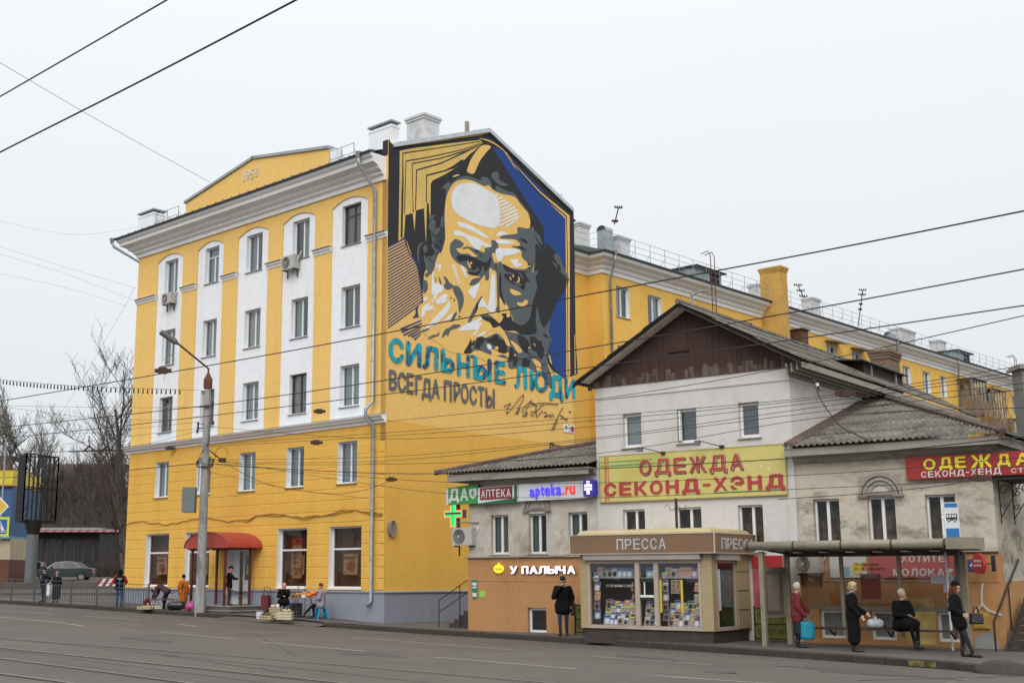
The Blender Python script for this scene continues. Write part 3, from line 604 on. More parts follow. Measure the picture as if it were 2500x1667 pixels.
wprof = [(-.05, 16.0), (.06, 16.0), (.08, 16.2), (.16, 16.26), (.2, 16.4), (.36, 16.52), (.42, 16.62), (.60, 16.72), (.66, 16.78), (.68, 16.95), (-.05, 16.95)]
m = MB(); m.run([(AX, DY+.02), (AX, WY0), (WX, WY0), (WX, WY1), (WX-12, WY1)], wprof); m.build('wing_cornice', TRIM, AB)
m = MB(); e_ = .78; P0 = [(AX+e_, DY), (AX+e_, WY0-e_), (WX+e_, WY0-e_), (WX+e_, WY1+e_)]; rdg = WX - 6
m.quad((P0[2][0], P0[2][1], 17.0), (P0[3][0], P0[3][1], 17.0), (rdg, WY1-6, 19.3), (rdg, WY0, 19.3)); m.quad((P0[0][0], P0[0][1], 17.0), (P0[1][0], P0[1][1], 17.0), (rdg, WY0, 19.3), (rdg, DY, 19.3)); m.add([(P0[1][0], P0[1][1], 17.0), (P0[2][0], P0[2][1], 17.0), (rdg, WY0, 19.3)], [(0, 1, 2)])
m.add([(P0[3][0], P0[3][1], 17.0), (WX-12-e_, WY1+e_, 17.0), (rdg, WY1-6, 19.3)], [(0, 1, 2)]); wr = m.build('wing_roof', ROOFD, AB)
m = MB(); m.run([(AX+.66, DY), (AX+.66, WY0-.66), (WX+.66, WY0-.66), (WX+.66, WY1+.6)], [(-.2, 16.96), (.14, 16.955), (.16, 17.03), (-.2, 17.12)]); m.build('eaves_flashing', ROOFD, wr)
for i, (a, b) in enumerate(wy):
    for c, d in ((13.82, 15.52), (10.5, 12.2)):
        if c < 12 and a > 26: continue
        window(AB, fx(WX), a, b, c, d, .17, 'two', PVC if i not in (3,) else GREYW, curtain=random.choice([CURT, CURTD, CURTD]), sill=i < 5, fw=.07)
for c in (13.8, 10.45, 7.1): window(AB, fx(AX), 12.5, 13.4, c, c+1.7, .17, 'two', PVC, curtain=CURT)
# railing of the wing: rails as one part, each post a part
m = MB(); rx = WX + .55
for z_ in (17.45, 17.8, 18.15): m.tube([(AX+.45, DY+.1, z_), (AX+.45, WY0-.5, z_), (rx, WY0-.5, z_), (rx, WY1, z_)], .013, 4)
rl = m.build('roof_railing', GALV, AB)
post = MB().tube([(0, 0, 0), (0, 0, 1.15)], .016, 4).tube([(-.45, 0, .08), (0, 0, .6)], .012, 4).build('railing_post', GALV, rl)
post.location = (rx, WY0 - .5, 17.02)
y_ = WY0 + .9
while y_ < WY1: share(post, 'railing_post', rl, (rx, y_, 17.02)); y_ += 1.45
share(post, 'railing_post', rl, (AX+.45, DY+1.5, 17.02)); share(post, 'railing_post', rl, (AX+.45, DY+3.4, 17.02)); share(post, 'railing_post', rl, (AX+.45, DY+5.2, 17.02))
# chimneys of the wing (placed from their picture position on a line 3 m behind the eaves)
for (pl, pr, pt, kind) in ((1414, 1454, 540, 'w'), (1478, 1506, 548, 'g'), (1509, 1554, 573, 'w'), (1852, 1866, 690, 'w'), (1983, 2013, 724, 'w'), (2176, 2194, 808, 'g'), (2197, 2254, 798, 'w'), (2293, 2318, 828, 'w')):
    a = F1.hx(pl, pt, WX - 1.4); b = F1.hx(pr, pt, WX - 1.4); w1 = max(.5, (b.y - a.y) * .62)
    if kind == 'w': chimney(AB, WX-2.2, WX-1.4, a.y, a.y + w1, 17.1, a.z, CHW, .08)
    else:
        m = MB(); m.box(WX-2.0, WX-1.4, a.y, a.y+w1, 17.1, a.z-.3); mm = 8; c_ = (WX-1.7, a.z-.3)
        for k in range(mm): t0, t1 = math.pi*k/mm, math.pi*(k+1)/mm; m.quad((c_[0]+.33*math.cos(t0), a.y-.03, c_[1]+.3*math.sin(t0)), (c_[0]+.33*math.cos(t1), a.y-.03, c_[1]+.3*math.sin(t1)), (c_[0]+.33*math.cos(t1), a.y+w1+.03, c_[1]+.3*math.sin(t1)), (c_[0]+.33*math.cos(t0), a.y+w1+.03, c_[1]+.3*math.sin(t0)))
        m.build('metal_flue', GALV, AB)
# big yellow brick stack
YB = M('yellow_brick', (.60, .36, .09), .9, .14, 2); b_ = YB.node_tree; bt = b_.nodes.new('ShaderNodeTexBrick'); bt.inputs['Scale'].default_value = 3.6; bt.inputs['Mortar Size'].default_value = .04; bt.inputs['Brick Width'].default_value = .9; bt.inputs['Row Height'].default_value = .27
mpn = b_.nodes.new('ShaderNodeMapping'); mpn.inputs['Rotation'].default_value = (R(90), 0, 0); tcn = b_.nodes.new('ShaderNodeTexCoord'); bm_ = b_.nodes.new('ShaderNodeBump'); bm_.inputs['Strength'].default_value = 1; bm_.inputs['Distance'].default_value = .03; bm_.invert = True
b_.links.new(tcn.outputs['Object'], mpn.inputs[0]); b_.links.new(mpn.outputs[0], bt.inputs['Vector']); b_.links.new(bt.outputs['Fac'], bm_.inputs['Height']); b_.links.new(bm_.outputs[0], b_.nodes['Principled BSDF'].inputs['Normal'])
chimney(AB, WX+.0, WX+1.42, 36.2, 37.1, -2, 19.15, YB, .10, None, 'brick_stack', 3)
# dormers
for (y0, y1) in ((28.6, 31.6), (67.5, 70.5)):
    m = MB(); x0, x1 = WX-1.9, WX-.05; m.add([(x1, y0, 17.15), (x1, y1, 17.15), (x1, y1, 18.05), (x1, y0, 18.05), (x0-2, y0, 18.05), (x0-2, y1, 18.05)], [(0,1,2,3), (3,2,5,4), (0,3,4), (1,5,2)]); d = m.build('dormer', GALV, AB)
    m = MB(); m.box(x0-1.2, x1+.3, y0-.2, y1+.2, 18.05, 18.12); m.build('dormer_roof', ROOFD, d); m = MB(); m.box(x1-.02, x1+.02, y1-1.3, y1-.25, 17.3, 17.95); m.build('dormer_opening', DARK, d)
# ladders
for (y0, zt_) in ((28.9, 18.9), (78.1, 18.9)):
    m = MB(); lx = WX + .85
    for q in (0, .42): m.tube([(lx-.6, y0+q-.0, zt_-.1), (lx-.1, y0+q, zt_), (lx+.05, y0+q, zt_-.3), (lx+.05, y0+q, 8)], .028, 5)
    z_ = 8
    while z_ < 17.2: m.tube([(lx+.05, y0, z_), (lx+.05, y0+.42, z_)], .016, 4); z_ += .32
    m.build('fire_ladder', REDM, AB)
for y_ in (19.55, 37.9, 54.6, 66.0, 80.9):
    pipe(AB, [(WX+.75, y_, 16.9), (WX+.70, y_, 16.6), (WX+.12, y_+(.35 if y_ < 30 else 1.2), 15.6), (WX+.12, y_+(.35 if y_ < 30 else 1.2), 2)], .07)
# balconies
OLDW = M('old_balcony_wood', (.20, .15, .11), .9, .4, 5, stretch=(5, 5, .6)); GRN = M('balcony_green', (.05, .11, .09), .8, .2, 4)
for (y0, y1, z0, z1, mt) in ((67.2, 70.4, 12.9, 15.6, OLDW), (71.6, 74.6, 11.6, 15.2, OLDW), (75.4, 78.8, 10.9, 13.0, GRN), (39.2, 40.1, 14.6, 15.6, BRN)):
    m = MB(); x1 = WX + 1.1; m.box(WX, x1, y0, y1, z0-.12, z0); m.box(x1-.05, x1, y0, y1, z0, z0+1.0); m.box(WX, x1-.05, y0, y0+.05, z0, z0+1.0)
    n = 5
    for k in range(n+1): yy = y0 + (y1-y0-.06)*k/n; m.box(x1-.06, x1, yy, yy+.06, z0+1.0, z1)
    for k in range(3): xx = WX + .5*k; m.box(xx, xx+.05, y0, y0+.05, z0+1.0, z1)
    m.box(WX, x1+.15, y0-.1, y1+.1, z1, z1+.07); bl = m.build('balcony', mt, AB)
    g = MB(); g.quad((x1-.03, y0, z0+1), (x1-.03, y1, z0+1), (x1-.03, y1, z1), (x1-.03, y0, z1)); g.quad((WX, y0+.03, z0+1), (x1-.03, y0+.03, z0+1), (x1-.03, y0+.03, z1), (WX, y0+.03, z1)); g.build('balcony_glazing', GLS, bl)
for (y0, y1) in ((44.6, 46.6), (48.4, 50.4)):
    m = MB(); m.hexa([(WX, y0, 15.75), (WX+.8, y0, 15.6), (WX+.8, y1, 15.6), (WX, y1, 15.75), (WX, y0, 15.8), (WX+.8, y0, 15.65), (WX+.8, y1, 15.65), (WX, y1, 15.8)]); m.build('window_awning', GREYW, AB)
# ================================================================ the wall painting: flat paint shapes on the end wall
def pmat(n, c, v=.07): return stained(n, c, tuple(k*.9 for k in c), tuple(min(1, k*1.12) for k in c), s1=.5, s2=2.5, bump=.15, bscale=18)
MK = pmat('mural_black', (.024, .024, .028)); MG = pmat('mural_grey', (.095, .115, .125)); MW = pmat('mural_white', (.74, .76, .79)); MBL = pmat('mural_blue', (.012, .055, .24)); MN = pmat('mural_navy', (.03, .045, .15))
MY = pmat('mural_yellow', (.78, .50, .15)); MO = stained('mural_ochre', (.72, .48, .14), (.50, .40, .12), (.76, .52, .16), s1=1.2, s2=3, stretch=(1, 1, .25), a1=(.45, .7))
MURM = {'K': MK, 'G': MG, 'W': MW, 'B': MBL, 'N': MN, 'Y': MY, 'O': MO}
BASE = {'1': 240, '2': 580, '3': 800}
def mural_pt(z, x, y): h = F1.hx(930 + x*.24237, BASE[z] + y*.24237, 0); return (h.y, h.z)
def parse(s, z):
    out = []
    for t in s.split():
        if t in BASE: z = t; continue
        a, b = t.split(','); out.append(mural_pt(z, float(a), float(b)))
    return out
def smooth(p, k=4):
    n = len(p); o = []
    for i in range(n):
        a, b, c, d = (p[(i-1) % n], p[i], p[(i+1) % n], p[(i+2) % n])
        for j in range(k):
            t = j/k; o.append(tuple(.5*((2*b[q]) + (-a[q]+c[q])*t + (2*a[q]-5*b[q]+4*c[q]-d[q])*t*t + (-a[q]+3*b[q]-3*c[q]+d[q])*t**3) for q in (0, 1)))
    return o
mu = MB()
def shape(col, lev, pts, sm=True, z='2'):
    p = parse(pts, z)
    if sm: p = smooth(p)
    mu.prism(p, lambda u, v, w_: (.007 + .0032*lev - w_, u, v), .003, MURM[col])
# --- ground shapes
shape('K', 0, '1 78,402 100,452 150,492 320,470 560,440 800,402 980,378 1092,352 1240,492 1400,648 1560,806 1720,936 1865,1066 1940,1140 1950,1560 2 1960,1000 1980,1372 1916,1398 1850,1402 1790,1300 1700,1180 1600,1100 1400,1000 1100,880 900,700 430,640 425,560 400,430 370,300 320,210 290,120 250,0 68,110', False, '1')
shape('B', 1, '1 1115,495 1200,515 1262,560 1400,700 1600,905 1855,1218 1856,1560 2 1864,1000 1864,1402 1840,1422 1740,1335 1700,1180 1690,1060 1722,1070 1702,980 1690,880 1710,800 1760,640 1640,40 1 1640,1305 1400,940 1250,690', False, '1')
shape('K', 2, '2 1540,-120 1642,-20 1640,90 1628,300 1622,470 1640,300 1664,42 1730,120 1800,200 1895,430 1860,520 1770,640 1730,760 1700,840 1640,905 1560,960 1500,700 1540,300', False)
# --- face
shape('Y', 2, '1 640,1165 655,1000 690,900 745,835 830,812 930,830 1040,882 1085,868 1135,922 1210,955 1340,985 1405,1060 1475,1150 1502,1240 1492,1310 1440,1308 1378,1300 1375,1350 1400,1390 1560,1420 2 1560,150 1540,420 1500,620 1480,900 1400,1010 1420,1140 1300,1290 1100,1260 900,1180 700,1150 560,1050 430,960 400,830 380,800 372,720 425,655 418,560 425,420 450,330 520,340 545,250 572,180 610,80 640,0 1 640,1300', True, '1')
shape('G', 3, '1 650,930 612,925 640,870 680,845 700,862 760,815 840,785 930,800 1000,830 1012,795 1075,805 1105,850 1120,905 1150,925 1160,880 1250,930 1340,960 1400,1040 1480,1140 1555,1250 1490,1170 1400,1062 1340,992 1210,962 1130,925 1085,876 1040,886 930,836 830,818 745,845 690,915 655,1010 640,1165 645,1380 2 640,40 600,150 570,120 548,260 520,345 505,372 450,330 430,420 462,440 470,520 425,560 420,420 445,300 430,190 500,190 540,150 505,80 540,20 515,-20 530,-80 600,-110 625,-200', True, '1')
shape('G', 3, '1 1110,790 1125,750 1165,742 1190,775 1185,815 1245,860 1282,872 1240,888 1180,868 1140,830', True)
mu.m[-1] = mu.m[-1]
shape('G', 3, '1 480,1190 550,1178 520,1215 548,1250 530,1380 560,1370 590,1330 610,1180 640,1300 640,1420 600,1560 540,1500 510,1420 500,1340 475,1300 490,1240', True)
shape('G', 3, '2 390,60 440,48 400,80 380,160 385,270 365,210 362,120', True); shape('G', 3, '2 425,90 455,80 468,115 445,160 425,130', True)
# right half of the face in shade
shape('G', 3, '1 1375,1300 1440,1312 1495,1308 1535,1300 1560,1420 1640,1560 2 1560,60 1550,220 1525,350 1560,330 1580,350 1555,400 1570,480 1560,540 1530,640 1510,760 1495,820 1450,870 1400,878 1350,860 1320,800 1290,720 1240,640 1200,600 1190,640 1192,760 1150,725 1170,680 1165,520 1160,360 1130,330 1090,310 1085,420 1050,430 1040,380 960,470 890,480 920,420 1000,395 880,370 860,310 760,250 700,170 692,80 720,35 760,15 820,50 830,75 780,130 860,90 960,120 1040,150 1045,110 1110,90 1110,30 1165,40 1180,110 1160,250 1200,240 1250,290 1410,320 1500,290 1420,200 1405,130 1310,90 1400,80 1350,20 1200,10 1230,-20 1370,-40 1375,-80', True)
shape('Y', 4, '2 757,115 800,108 830,120 880,115 935,160 970,190 920,192 880,165 800,160'); shape('Y', 4, '2 1260,265 1290,215 1330,190 1400,200 1420,270 1390,300 1340,270')
shape('Y', 4, '2 1298,518 1370,540 1412,572 1350,582 1310,560'); shape('Y', 4, '2 1368,655 1420,655 1450,628 1478,645 1460,680 1420,696 1380,680'); shape('Y', 4, '2 1240,715 1262,708 1275,740 1265,760'); shape('Y', 4, '2 1120,160 1160,170 1170,260 1160,290 1128,220')
# left beard greys
for s in ('720,490 780,495 825,570 830,660 800,740 785,755 770,640 730,550', '625,390 660,410 690,455 725,480 700,520 650,520 630,480 650,450', '580,392 600,430 608,475 590,470', '545,395 552,430 542,460', '730,610 745,630 735,645', '700,600 712,610 695,620', '470,1020 510,985 560,975 585,952 580,985 530,1005', '610,1010 640,930 690,905 730,875 800,880 770,910 700,935 670,1000 660,975', '400,950 430,925 485,912 460,940', '700,850 720,790 755,748 762,770 730,830', '770,795 795,785 800,805', '870,860 900,780 960,660 1010,590 1015,615 970,720 930,800 885,868', '1000,780 1060,770 1120,800 1150,860 1080,850 1030,810', '440,370 480,340 492,372 455,402'): shape('G', 4, '2 ' + s)
# whites
shape('W', 4, '1 730,920 800,865 930,858 1040,910 1140,968 1180,1050 1195,1130 1195,1240 1160,1300 1110,1308 960,1270 860,1225 760,1160 712,1080 712,980')
for s in ('1 765,1250 830,1255 930,1300 1040,1370 1080,1412 1000,1385 880,1320 800,1300', '1 735,1340 790,1340 880,1380 960,1405 1040,1455 1108,1490 1060,1500 1010,1480 990,1530 930,1500 840,1400 740,1380', '1 1165,1390 1180,1352 1230,1345 1280,1362 1220,1380', '1 1155,1430 1240,1428 1340,1455 1280,1470 1180,1462', '2 1155,120 1290,112 1400,128 1360,165 1240,190 1185,245', '2 1305,225 1380,222 1375,260 1425,270 1390,290 1350,302 1320,260', '2 1110,385 1145,400 1148,620 1145,740 1105,758 1040,700 985,705 980,680 1010,615 1030,620 1070,695 1095,560',
          '2 800,285 830,300 865,400 840,390', '2 985,460 990,480 960,560 935,620 905,590 878,560 880,530 930,490', '2 520,390 540,460 580,460 625,510 600,560 575,560 540,635 525,640 530,580 505,560 510,470', '2 545,655 600,590 650,572 672,580 640,630 690,625 600,670', '2 510,840 560,780 640,700 690,640 685,720 620,800 560,860 470,910 440,918', '2 420,640 440,605 468,600 450,635', '2 402,795 420,700 470,665 490,655 480,690 530,690 500,730 450,740 430,790', '2 520,715 540,725 525,742', '2 640,830 700,770 720,770 700,810 650,840', '2 775,940 860,870 960,830 1010,795 1015,820 975,850 1010,860 960,960 950,980 920,978 950,930 850,935', '2 970,1000 1010,960 1060,940 1040,975', '2 548,255 570,290 560,310 545,280', '2 580,275 602,270 590,345 578,330', '2 510,405 515,350 528,350 520,395', '2 500,625 520,618 515,640', '2 500,645 535,640 510,660',
          '2 1066,1078 1095,1075 1112,1110 1095,1130 1070,1110'): shape('W', 4 if s[0] == '1' else 5, s)
for k in range(9):      # hatched light on the brow
    a = (1150 + 6*k, 975 + 36*k); ln = [(1168, 962), (1215, 990), (1245, 1022), (1282, 1042), (1310, 1066), (1338, 1090), (1366, 1116), (1374, 1150), (1378, 1182)][k]
    s0 = [(1140, 985), (1158, 1010), (1180, 1042), (1188, 1078), (1196, 1116), (1200, 1150), (1198, 1190), (1194, 1232), (1185, 1275)][k]
    shape('W', 5, f'1 {s0[0]},{s0[1]} {ln[0]},{ln[1]} {ln[0]+10},{ln[1]+18} {s0[0]},{s0[1]+20}', False)
shape('W', 5, '1 1245,1290 1378,1212 1378,1226 1260,1304', False)
for k in range(8): shape('W', 4, f'2 {710+9*k},{285+24*k} {742+7*k},{272+24*k} {752+6*k},{285+24*k} {714+9*k},{300+24*k}', False)
# eyes, brows, nostril in black
for s in ('765,185 800,175 860,185 930,200 1000,235 1060,250 1105,190 1100,270 1075,320 1045,340 1030,300 1015,280 1010,330 960,380 890,370 880,345 950,350 985,330 975,300 930,330 885,300 860,240 820,235 790,245 765,220', '1225,268 1290,300 1340,330 1440,340 1490,350 1440,352 1470,400 1492,440 1455,455 1445,520 1420,522 1390,490 1330,470 1290,440 1240,400 1245,370 1290,350 1250,330',
          '1195,350 1210,400 1210,470 1215,560 1240,640 1250,685 1210,620 1190,560 1185,440', '1150,255 1165,260 1160,320 1148,290', '1475,262 1500,268 1480,285', '1470,305 1500,300 1490,320', '1390,10 1450,20 1478,60 1440,50', '1375,95 1420,90 1455,135 1410,115', '935,770 975,640 970,720', '1000,795 1060,800 1140,820 1190,860 1230,800 1210,770 1260,765 1262,800 1300,790 1280,710 1300,760 1330,840 1390,878 1450,870 1500,820 1560,880 1555,970 1480,960 1420,980 1350,940 1270,940 1230,930 1190,890 1130,910 1090,850 1040,830', '850,190 870,185 860,200', '945,130 985,135 960,150', '995,160 1010,175 1000,190', '588,15 610,25 605,45 590,30', '545,70 570,75 562,95', '455,180 470,190 458,210', '480,210 500,215 490,235', '505,235 520,240 510,255'): shape('K', 5, '2 ' + s)
for s in ('898,245 915,252 912,272 896,265', '868,232 885,260 905,305 885,300 870,270', '1378,395 1392,410 1392,440 1372,458 1365,445 1380,430', '1292,392 1302,400 1312,430 1298,422', '1322,378 1335,380 1335,398 1322,398'): shape('Y', 6, '2 ' + s)
for s in ('1275,350 1340,365 1320,372 1270,368', '1370,355 1410,365 1430,410 1415,412 1400,380', '1330,440 1400,465 1420,480 1380,482 1340,462'): shape('G', 6, '2 ' + s)
shape('K', 4, '2 760,190 800,200 850,185 840,225 790,240')
shape('G', 4, '2 1565,705 1580,740 1600,840 1640,905 1700,830 1690,940 1720,1070 1690,1040 1640,980 1560,950'); shape('G', 4, '2 1735,180 1765,165 1800,200 1830,280 1895,425 1850,390 1760,300 1715,235 1770,270'); shape('K', 5, '2 1765,280 1790,270 1810,320 1790,330')
shape('G', 3, '1 1545,1340 1590,1380 1625,1470 1600,1460 1560,1390')
# beard and mouth
for s in ('880,1160 920,1100 960,1010 1000,990 1050,1010 1160,965 1220,1010 1300,1090 1260,1040 1330,1130 1380,1180 1320,1260 1290,1240 1240,1180 1140,1190 1100,1120 1050,1060 1090,1100 1110,1180 1000,1140 940,1140 905,1165', '1230,945 1360,960 1480,980 1580,960 1690,1040 1680,1150 1700,1250 1650,1290 1560,1300 1600,1400 1520,1330 1440,1300 1330,1320 1290,1310 1270,1230 1300,1180 1360,1190 1300,1080 1270,1010', '1600,1290 1680,1290 1730,1480 1700,1510 1660,1400', '895,1190 935,1180 920,1215'): shape('G', 3, '2 ' + s)
for s in ('832,1160 870,1090 905,1020 912,1060 935,1030 940,1070 910,1100 905,1160', '965,1020 1000,1000 1045,1010 1030,1060 990,1110 1010,1130 945,1110 950,1070', '1045,1020 1110,1010 1160,968 1190,1020 1240,1040 1268,1110 1255,1165 1180,1150 1160,1100 1080,1050', '1305,1095 1340,1150 1330,1230 1290,1240 1290,1160', '1370,985 1450,1010 1500,1080 1480,1150 1530,1200 1440,1150 1400,1090', '1500,1000 1560,1010 1640,1120 1610,1230 1560,1150 1520,1130', '1340,1200 1380,1210 1360,1280 1330,1290', '1430,1220 1500,1240 1480,1300 1420,1290', '1670,1170 1700,1250 1780,1360 1720,1330 1680,1250', '1590,1040 1620,1050 1605,1080', '1640,960 1700,1020 1650,990'): shape('K', 4, '2 ' + s)
for s in ('1090,880 1150,900 1180,950 1120,930 1060,960 1070,910', '1190,940 1230,940 1270,1010 1300,1090 1260,1080 1230,1000', '1300,1040 1350,1060 1420,1140 1380,1160 1330,1090', '1145,1105 1170,1095 1180,1120 1155,1130', '1480,1110 1500,1095 1490,1120', '1535,1060 1550,1080 1545,1095', '1520,1220 1590,1250 1610,1300 1560,1290'): shape('Y', 5, '2 ' + s)
# --- book leaves, upper left
shape('O', 1, '1 188,530 320,505 700,455 975,425 1000,422 1022,455 940,530 900,560 780,680 700,735 620,780 520,830 500,860 497,1220 485,1140 480,1060 462,1055 452,1455 432,1110 350,1130 338,1340 318,1158 245,1178 230,1400 175,1440 186,800', False)
for s in ('215,550 600,495 1000,432 1002,440 600,505 222,562 214,1000 205,1405 196,1405 205,1000', '248,628 480,590 800,520 1010,448 1012,455 800,530 480,602 254,640 244,1000 240,1160 232,1160 238,900', '308,655 600,600 800,540 1015,458 1016,462 800,555 600,612 316,665 320,1000 330,1150 322,1150 312,900', '352,720 600,650 830,545 1018,465 1019,468 830,560 600,665 362,732 355,1000 350,1125 342,1125 348,900', '455,772 640,725 720,685 800,625 832,615 820,650 740,705 640,740 464,786 460,1050 452,1050', '215,1400 196,1405 232,560'): shape('K', 2, '1 ' + s, False)
shape('Y', 2, '1 1000,490 1060,472 1104,492 1060,545 990,640 935,758 868,742 880,680 920,590'); shape('Y', 2, '1 722,795 745,770 790,772 770,785')
shape('K', 2, '1 640,790 760,740 870,645 840,760 760,770 700,800 600,860', False)
# --- frame lines, right
shape('Y', 2, '1 1240,535 1260,545 1330,650 1600,940 1898,1182 1900,1560 2 1900,1000 1905,1370 1890,1418 1866,1380 1866,1000 1862,400 1 1856,1215 1600,960 1330,680', False)
shape('K', 3, '1 1262,570 1400,735 1600,955 1870,1188 1880,1560 2 1882,1000 1886,1400 1880,1400 1876,1000 1 1872,1560 1862,1196 1590,965 1390,745', False)
shape('Y', 1, '1 985,405 1060,415 1150,455 1262,545 1240,535 1150,470 1060,428'); shape('Y', 1, '1 1865,1062 1940,1140 1938,1155 1880,1090', False); shape('Y', 1, '2 1948,980 1954,980 1960,1372 1952,1378', False)
# --- hatched field, lower left
shape('N', 1, '2 250,-10 262,60 300,170 345,215 380,270 395,400 415,500 420,620 425,650 385,680 370,730 400,775 380,800 320,810 345,770 355,700 412,640 400,520 380,380 355,270 320,210 290,170 250,70 240,5', True)
edge_ = [(-20, 245), (60, 262), (170, 300), (215, 345), (270, 380), (400, 395), (500, 415), (620, 420), (660, 415), (700, 365), (780, 345), (840, 300), (1000, 190)]
def er(y):
    for (y0, x0), (y1, x1) in zip(edge_, edge_[1:]):
        if y <= y1: return x0 + (x1-x0)*(max(y, y0)-y0)/(y1-y0)
    return 190
for k in range(26):
    yb = 92 + 32.5*k; sl_ = .50 + .0085*k; xr = 300
    for _ in range(8): xr = .5*xr + .5*er(yb - sl_*(xr-66))
    yr = yb - sl_*(xr-66); shape('N', 1, f'2 66,{yb} {xr},{yr} {xr},{yr+14} 66,{yb+16}', False)
for k, (a, b) in enumerate([((190, 850), (405, 690+20)), ((190, 885), (400, 745)), ((190, 915), (410, 825)), ((200, 945), (415, 855)), ((222, 975), (410, 885)), ((270, 985), (400, 915)), ((305, 995), (405, 940)), ((330, 1020), (402, 965))][2:]):
    shape('N', 2, f'2 {a[0]},{a[1]} {b[0]},{b[1]} {b[0]-8},{b[1]+18} {a[0]+12},{a[1]+16}', False)
mural = mu.build('mural', None, AB)
MB().box(-.301, .006, -.012, -.001, 16.9, 17.56).build('parapet_end', MK, mural)
# --- lettering
TEAL = stained('teal_letter_paint', (.01, .33, .42), (.02, .06, .16), (.01, .42, .50), s1=1.3, s2=3, stretch=(1, 1, .4), a1=(.46, .56), a2=(.5, .6)); GRT = pmat('grey_letter_paint', (.13, .13, .14))
def letter(ch, x0, x1, yt, yb, mat, bold, lev, nm='letter'):
    a = mural_pt('3', x0, yt); b = mural_pt('3', x1, yb); sh = -.0
    mb = MB(); c0 = mural_pt('3', x0, yb)
    zt_, zb2 = a[1], b[1]; hgt = zt_ - zb2
    put_text(mb, ch, lambda u, v, w_: (.03 + lev*.003 + w_, a[0] + (b[0]-a[0])*u, zb2 + hgt*v), None, .004, bold); mb.build(nm, mat, mural)
for ch, x0, x1, yt, yb in [('С', 75, 228, 90, 370), ('И', 250, 405, 130, 405), ('Л', 415, 575, 172, 438), ('Ь', 600, 740, 208, 468), ('Н', 762, 895, 250, 508), ('Ы', 925, 1112, 280, 548), ('Е', 1140, 1255, 325, 578),
                           ('Л', 1340, 1470, 380, 628), ('Ю', 1495, 1680, 415, 662), ('Д', 1690, 1835, 462, 755), ('И', 1845, 1957, 498, 728)]: letter(ch, x0, x1, yt, yb, TEAL, .04, 0)
for ch, x0, x1, yt, yb in [('В', 78, 157, 418, 640), ('С', 165, 248, 438, 660), ('Е', 255, 327, 452, 672), ('Г', 342, 410, 475, 685), ('Д', 408, 503, 500, 742), ('А', 507, 587, 510, 722),
                           ('П', 630, 710, 522, 750), ('Р', 728, 795, 540, 752), ('О', 800, 880, 555, 768), ('С', 888, 963, 575, 783), ('Т', 972, 1040, 585, 800), ('Ы', 1048, 1143, 600, 816)]: letter(ch, x0, x1, yt, yb, GRT, .03, 0)
INK = M('ink_line', (.04, .035, .07), .8)
m = MB()
for s in ('1240,805 1275,770 1305,765 1270,810 1260,860 1290,840 1360,750 1410,690 1435,680 1420,740 1375,810 1345,865', '1345,865 1370,850 1395,825 1380,815 1365,850 1385,865 1420,850', '1420,850 1440,800 1500,740 1515,735 1480,790 1435,860 1425,890 1450,880 1465,845 1455,900 1475,850 1485,840', '1535,760 1530,770 1640,755 1780,775 1770,785', '1635,770 1570,830 1510,850 1520,890 1560,840 1640,800', '1565,790 1560,870 1570,895 1625,830 1650,800', '1640,860 1650,850 1670,870 1660,895 1640,890 1690,880 1705,870 1700,905 1730,870 1740,905 1760,890', '1830,805 1800,850 1760,930 1730,1000 1715,1022 1740,1015 1780,920 1800,880', '1800,880 1820,890 1830,900 1815,915 1840,900 1850,930 1870,905 1870,940 1890,938', '1885,850 1905,840 1905,855 1885,880', '1520,750 1560,785 1530,755'):
    pp = parse('3 ' + s, '3'); sp = smooth(pp)[:-4 * 1 - 3]; m.tube([(.03, a, b) for a, b in sp], .016, 4)
m.build('signature', INK, mural)
m = MB(); a = mural_pt('3', 1835, 972); b = mural_pt('3', 1945, 1062); m.box(.01, .03, a[0], b[0], b[1], a[1], MW); RDP = M('plaque_red', (.4, .04, .06)); GP = M('plaque_grey', (.2, .2, .22)); c_ = ((b[0]-a[0])*.8 + a[0], (a[1]+b[1])/2)
m.tube([(.03, c_[0], c_[1]), (.036, c_[0], c_[1])], .15, 7, RDP); m.tube([(.03, c_[0]-.45, c_[1]+.05), (.036, c_[0]-.45, c_[1]+.05)], .1, 6, GP)
for k in range(4): m.box(.03, .034, c_[0]-.30, c_[0]-.16, c_[1]+.15-.1*k, c_[1]+.18-.1*k, GP)
m.build('white_plaque', None, mural)
m = MB(); a = mural_pt('3', 1740, 1165); b = mural_pt('3', 1920, 1205); put_text(m, 'maverssky_art', lambda u, v, w_: (.012 + w_, a[0] + (b[0]-a[0])*u, b[1] - .1 + (a[1]-b[1]+.1)*v), None, .003, .01)
a = mural_pt('3', 1742, 1200); b = mural_pt('3', 1880, 1240); put_text(m, 'oksanochka', lambda u, v, w_: (.012 + w_, a[0] + (b[0]-a[0])*u, b[1] - .05 + (a[1]-b[1])*v), None, .003, .01)
a = mural_pt('3', 1698, 1158); b = mural_pt('3', 1735, 1215); q = [(a[0], a[1]), (b[0], a[1]), (b[0], b[1]), (a[0], b[1]), (a[0], a[1])]; m.tube([(.02, *p) for p in q], .02, 4); cc = ((a[0]+b[0])/2, (a[1]+b[1])/2); m.tube([(.02, cc[0] + .08*math.cos(t), cc[1] + .08*math.sin(t)) for t in [k*math.pi/4 for k in range(9)]], .015, 4)
m.build('painters_mark', INK, mural)
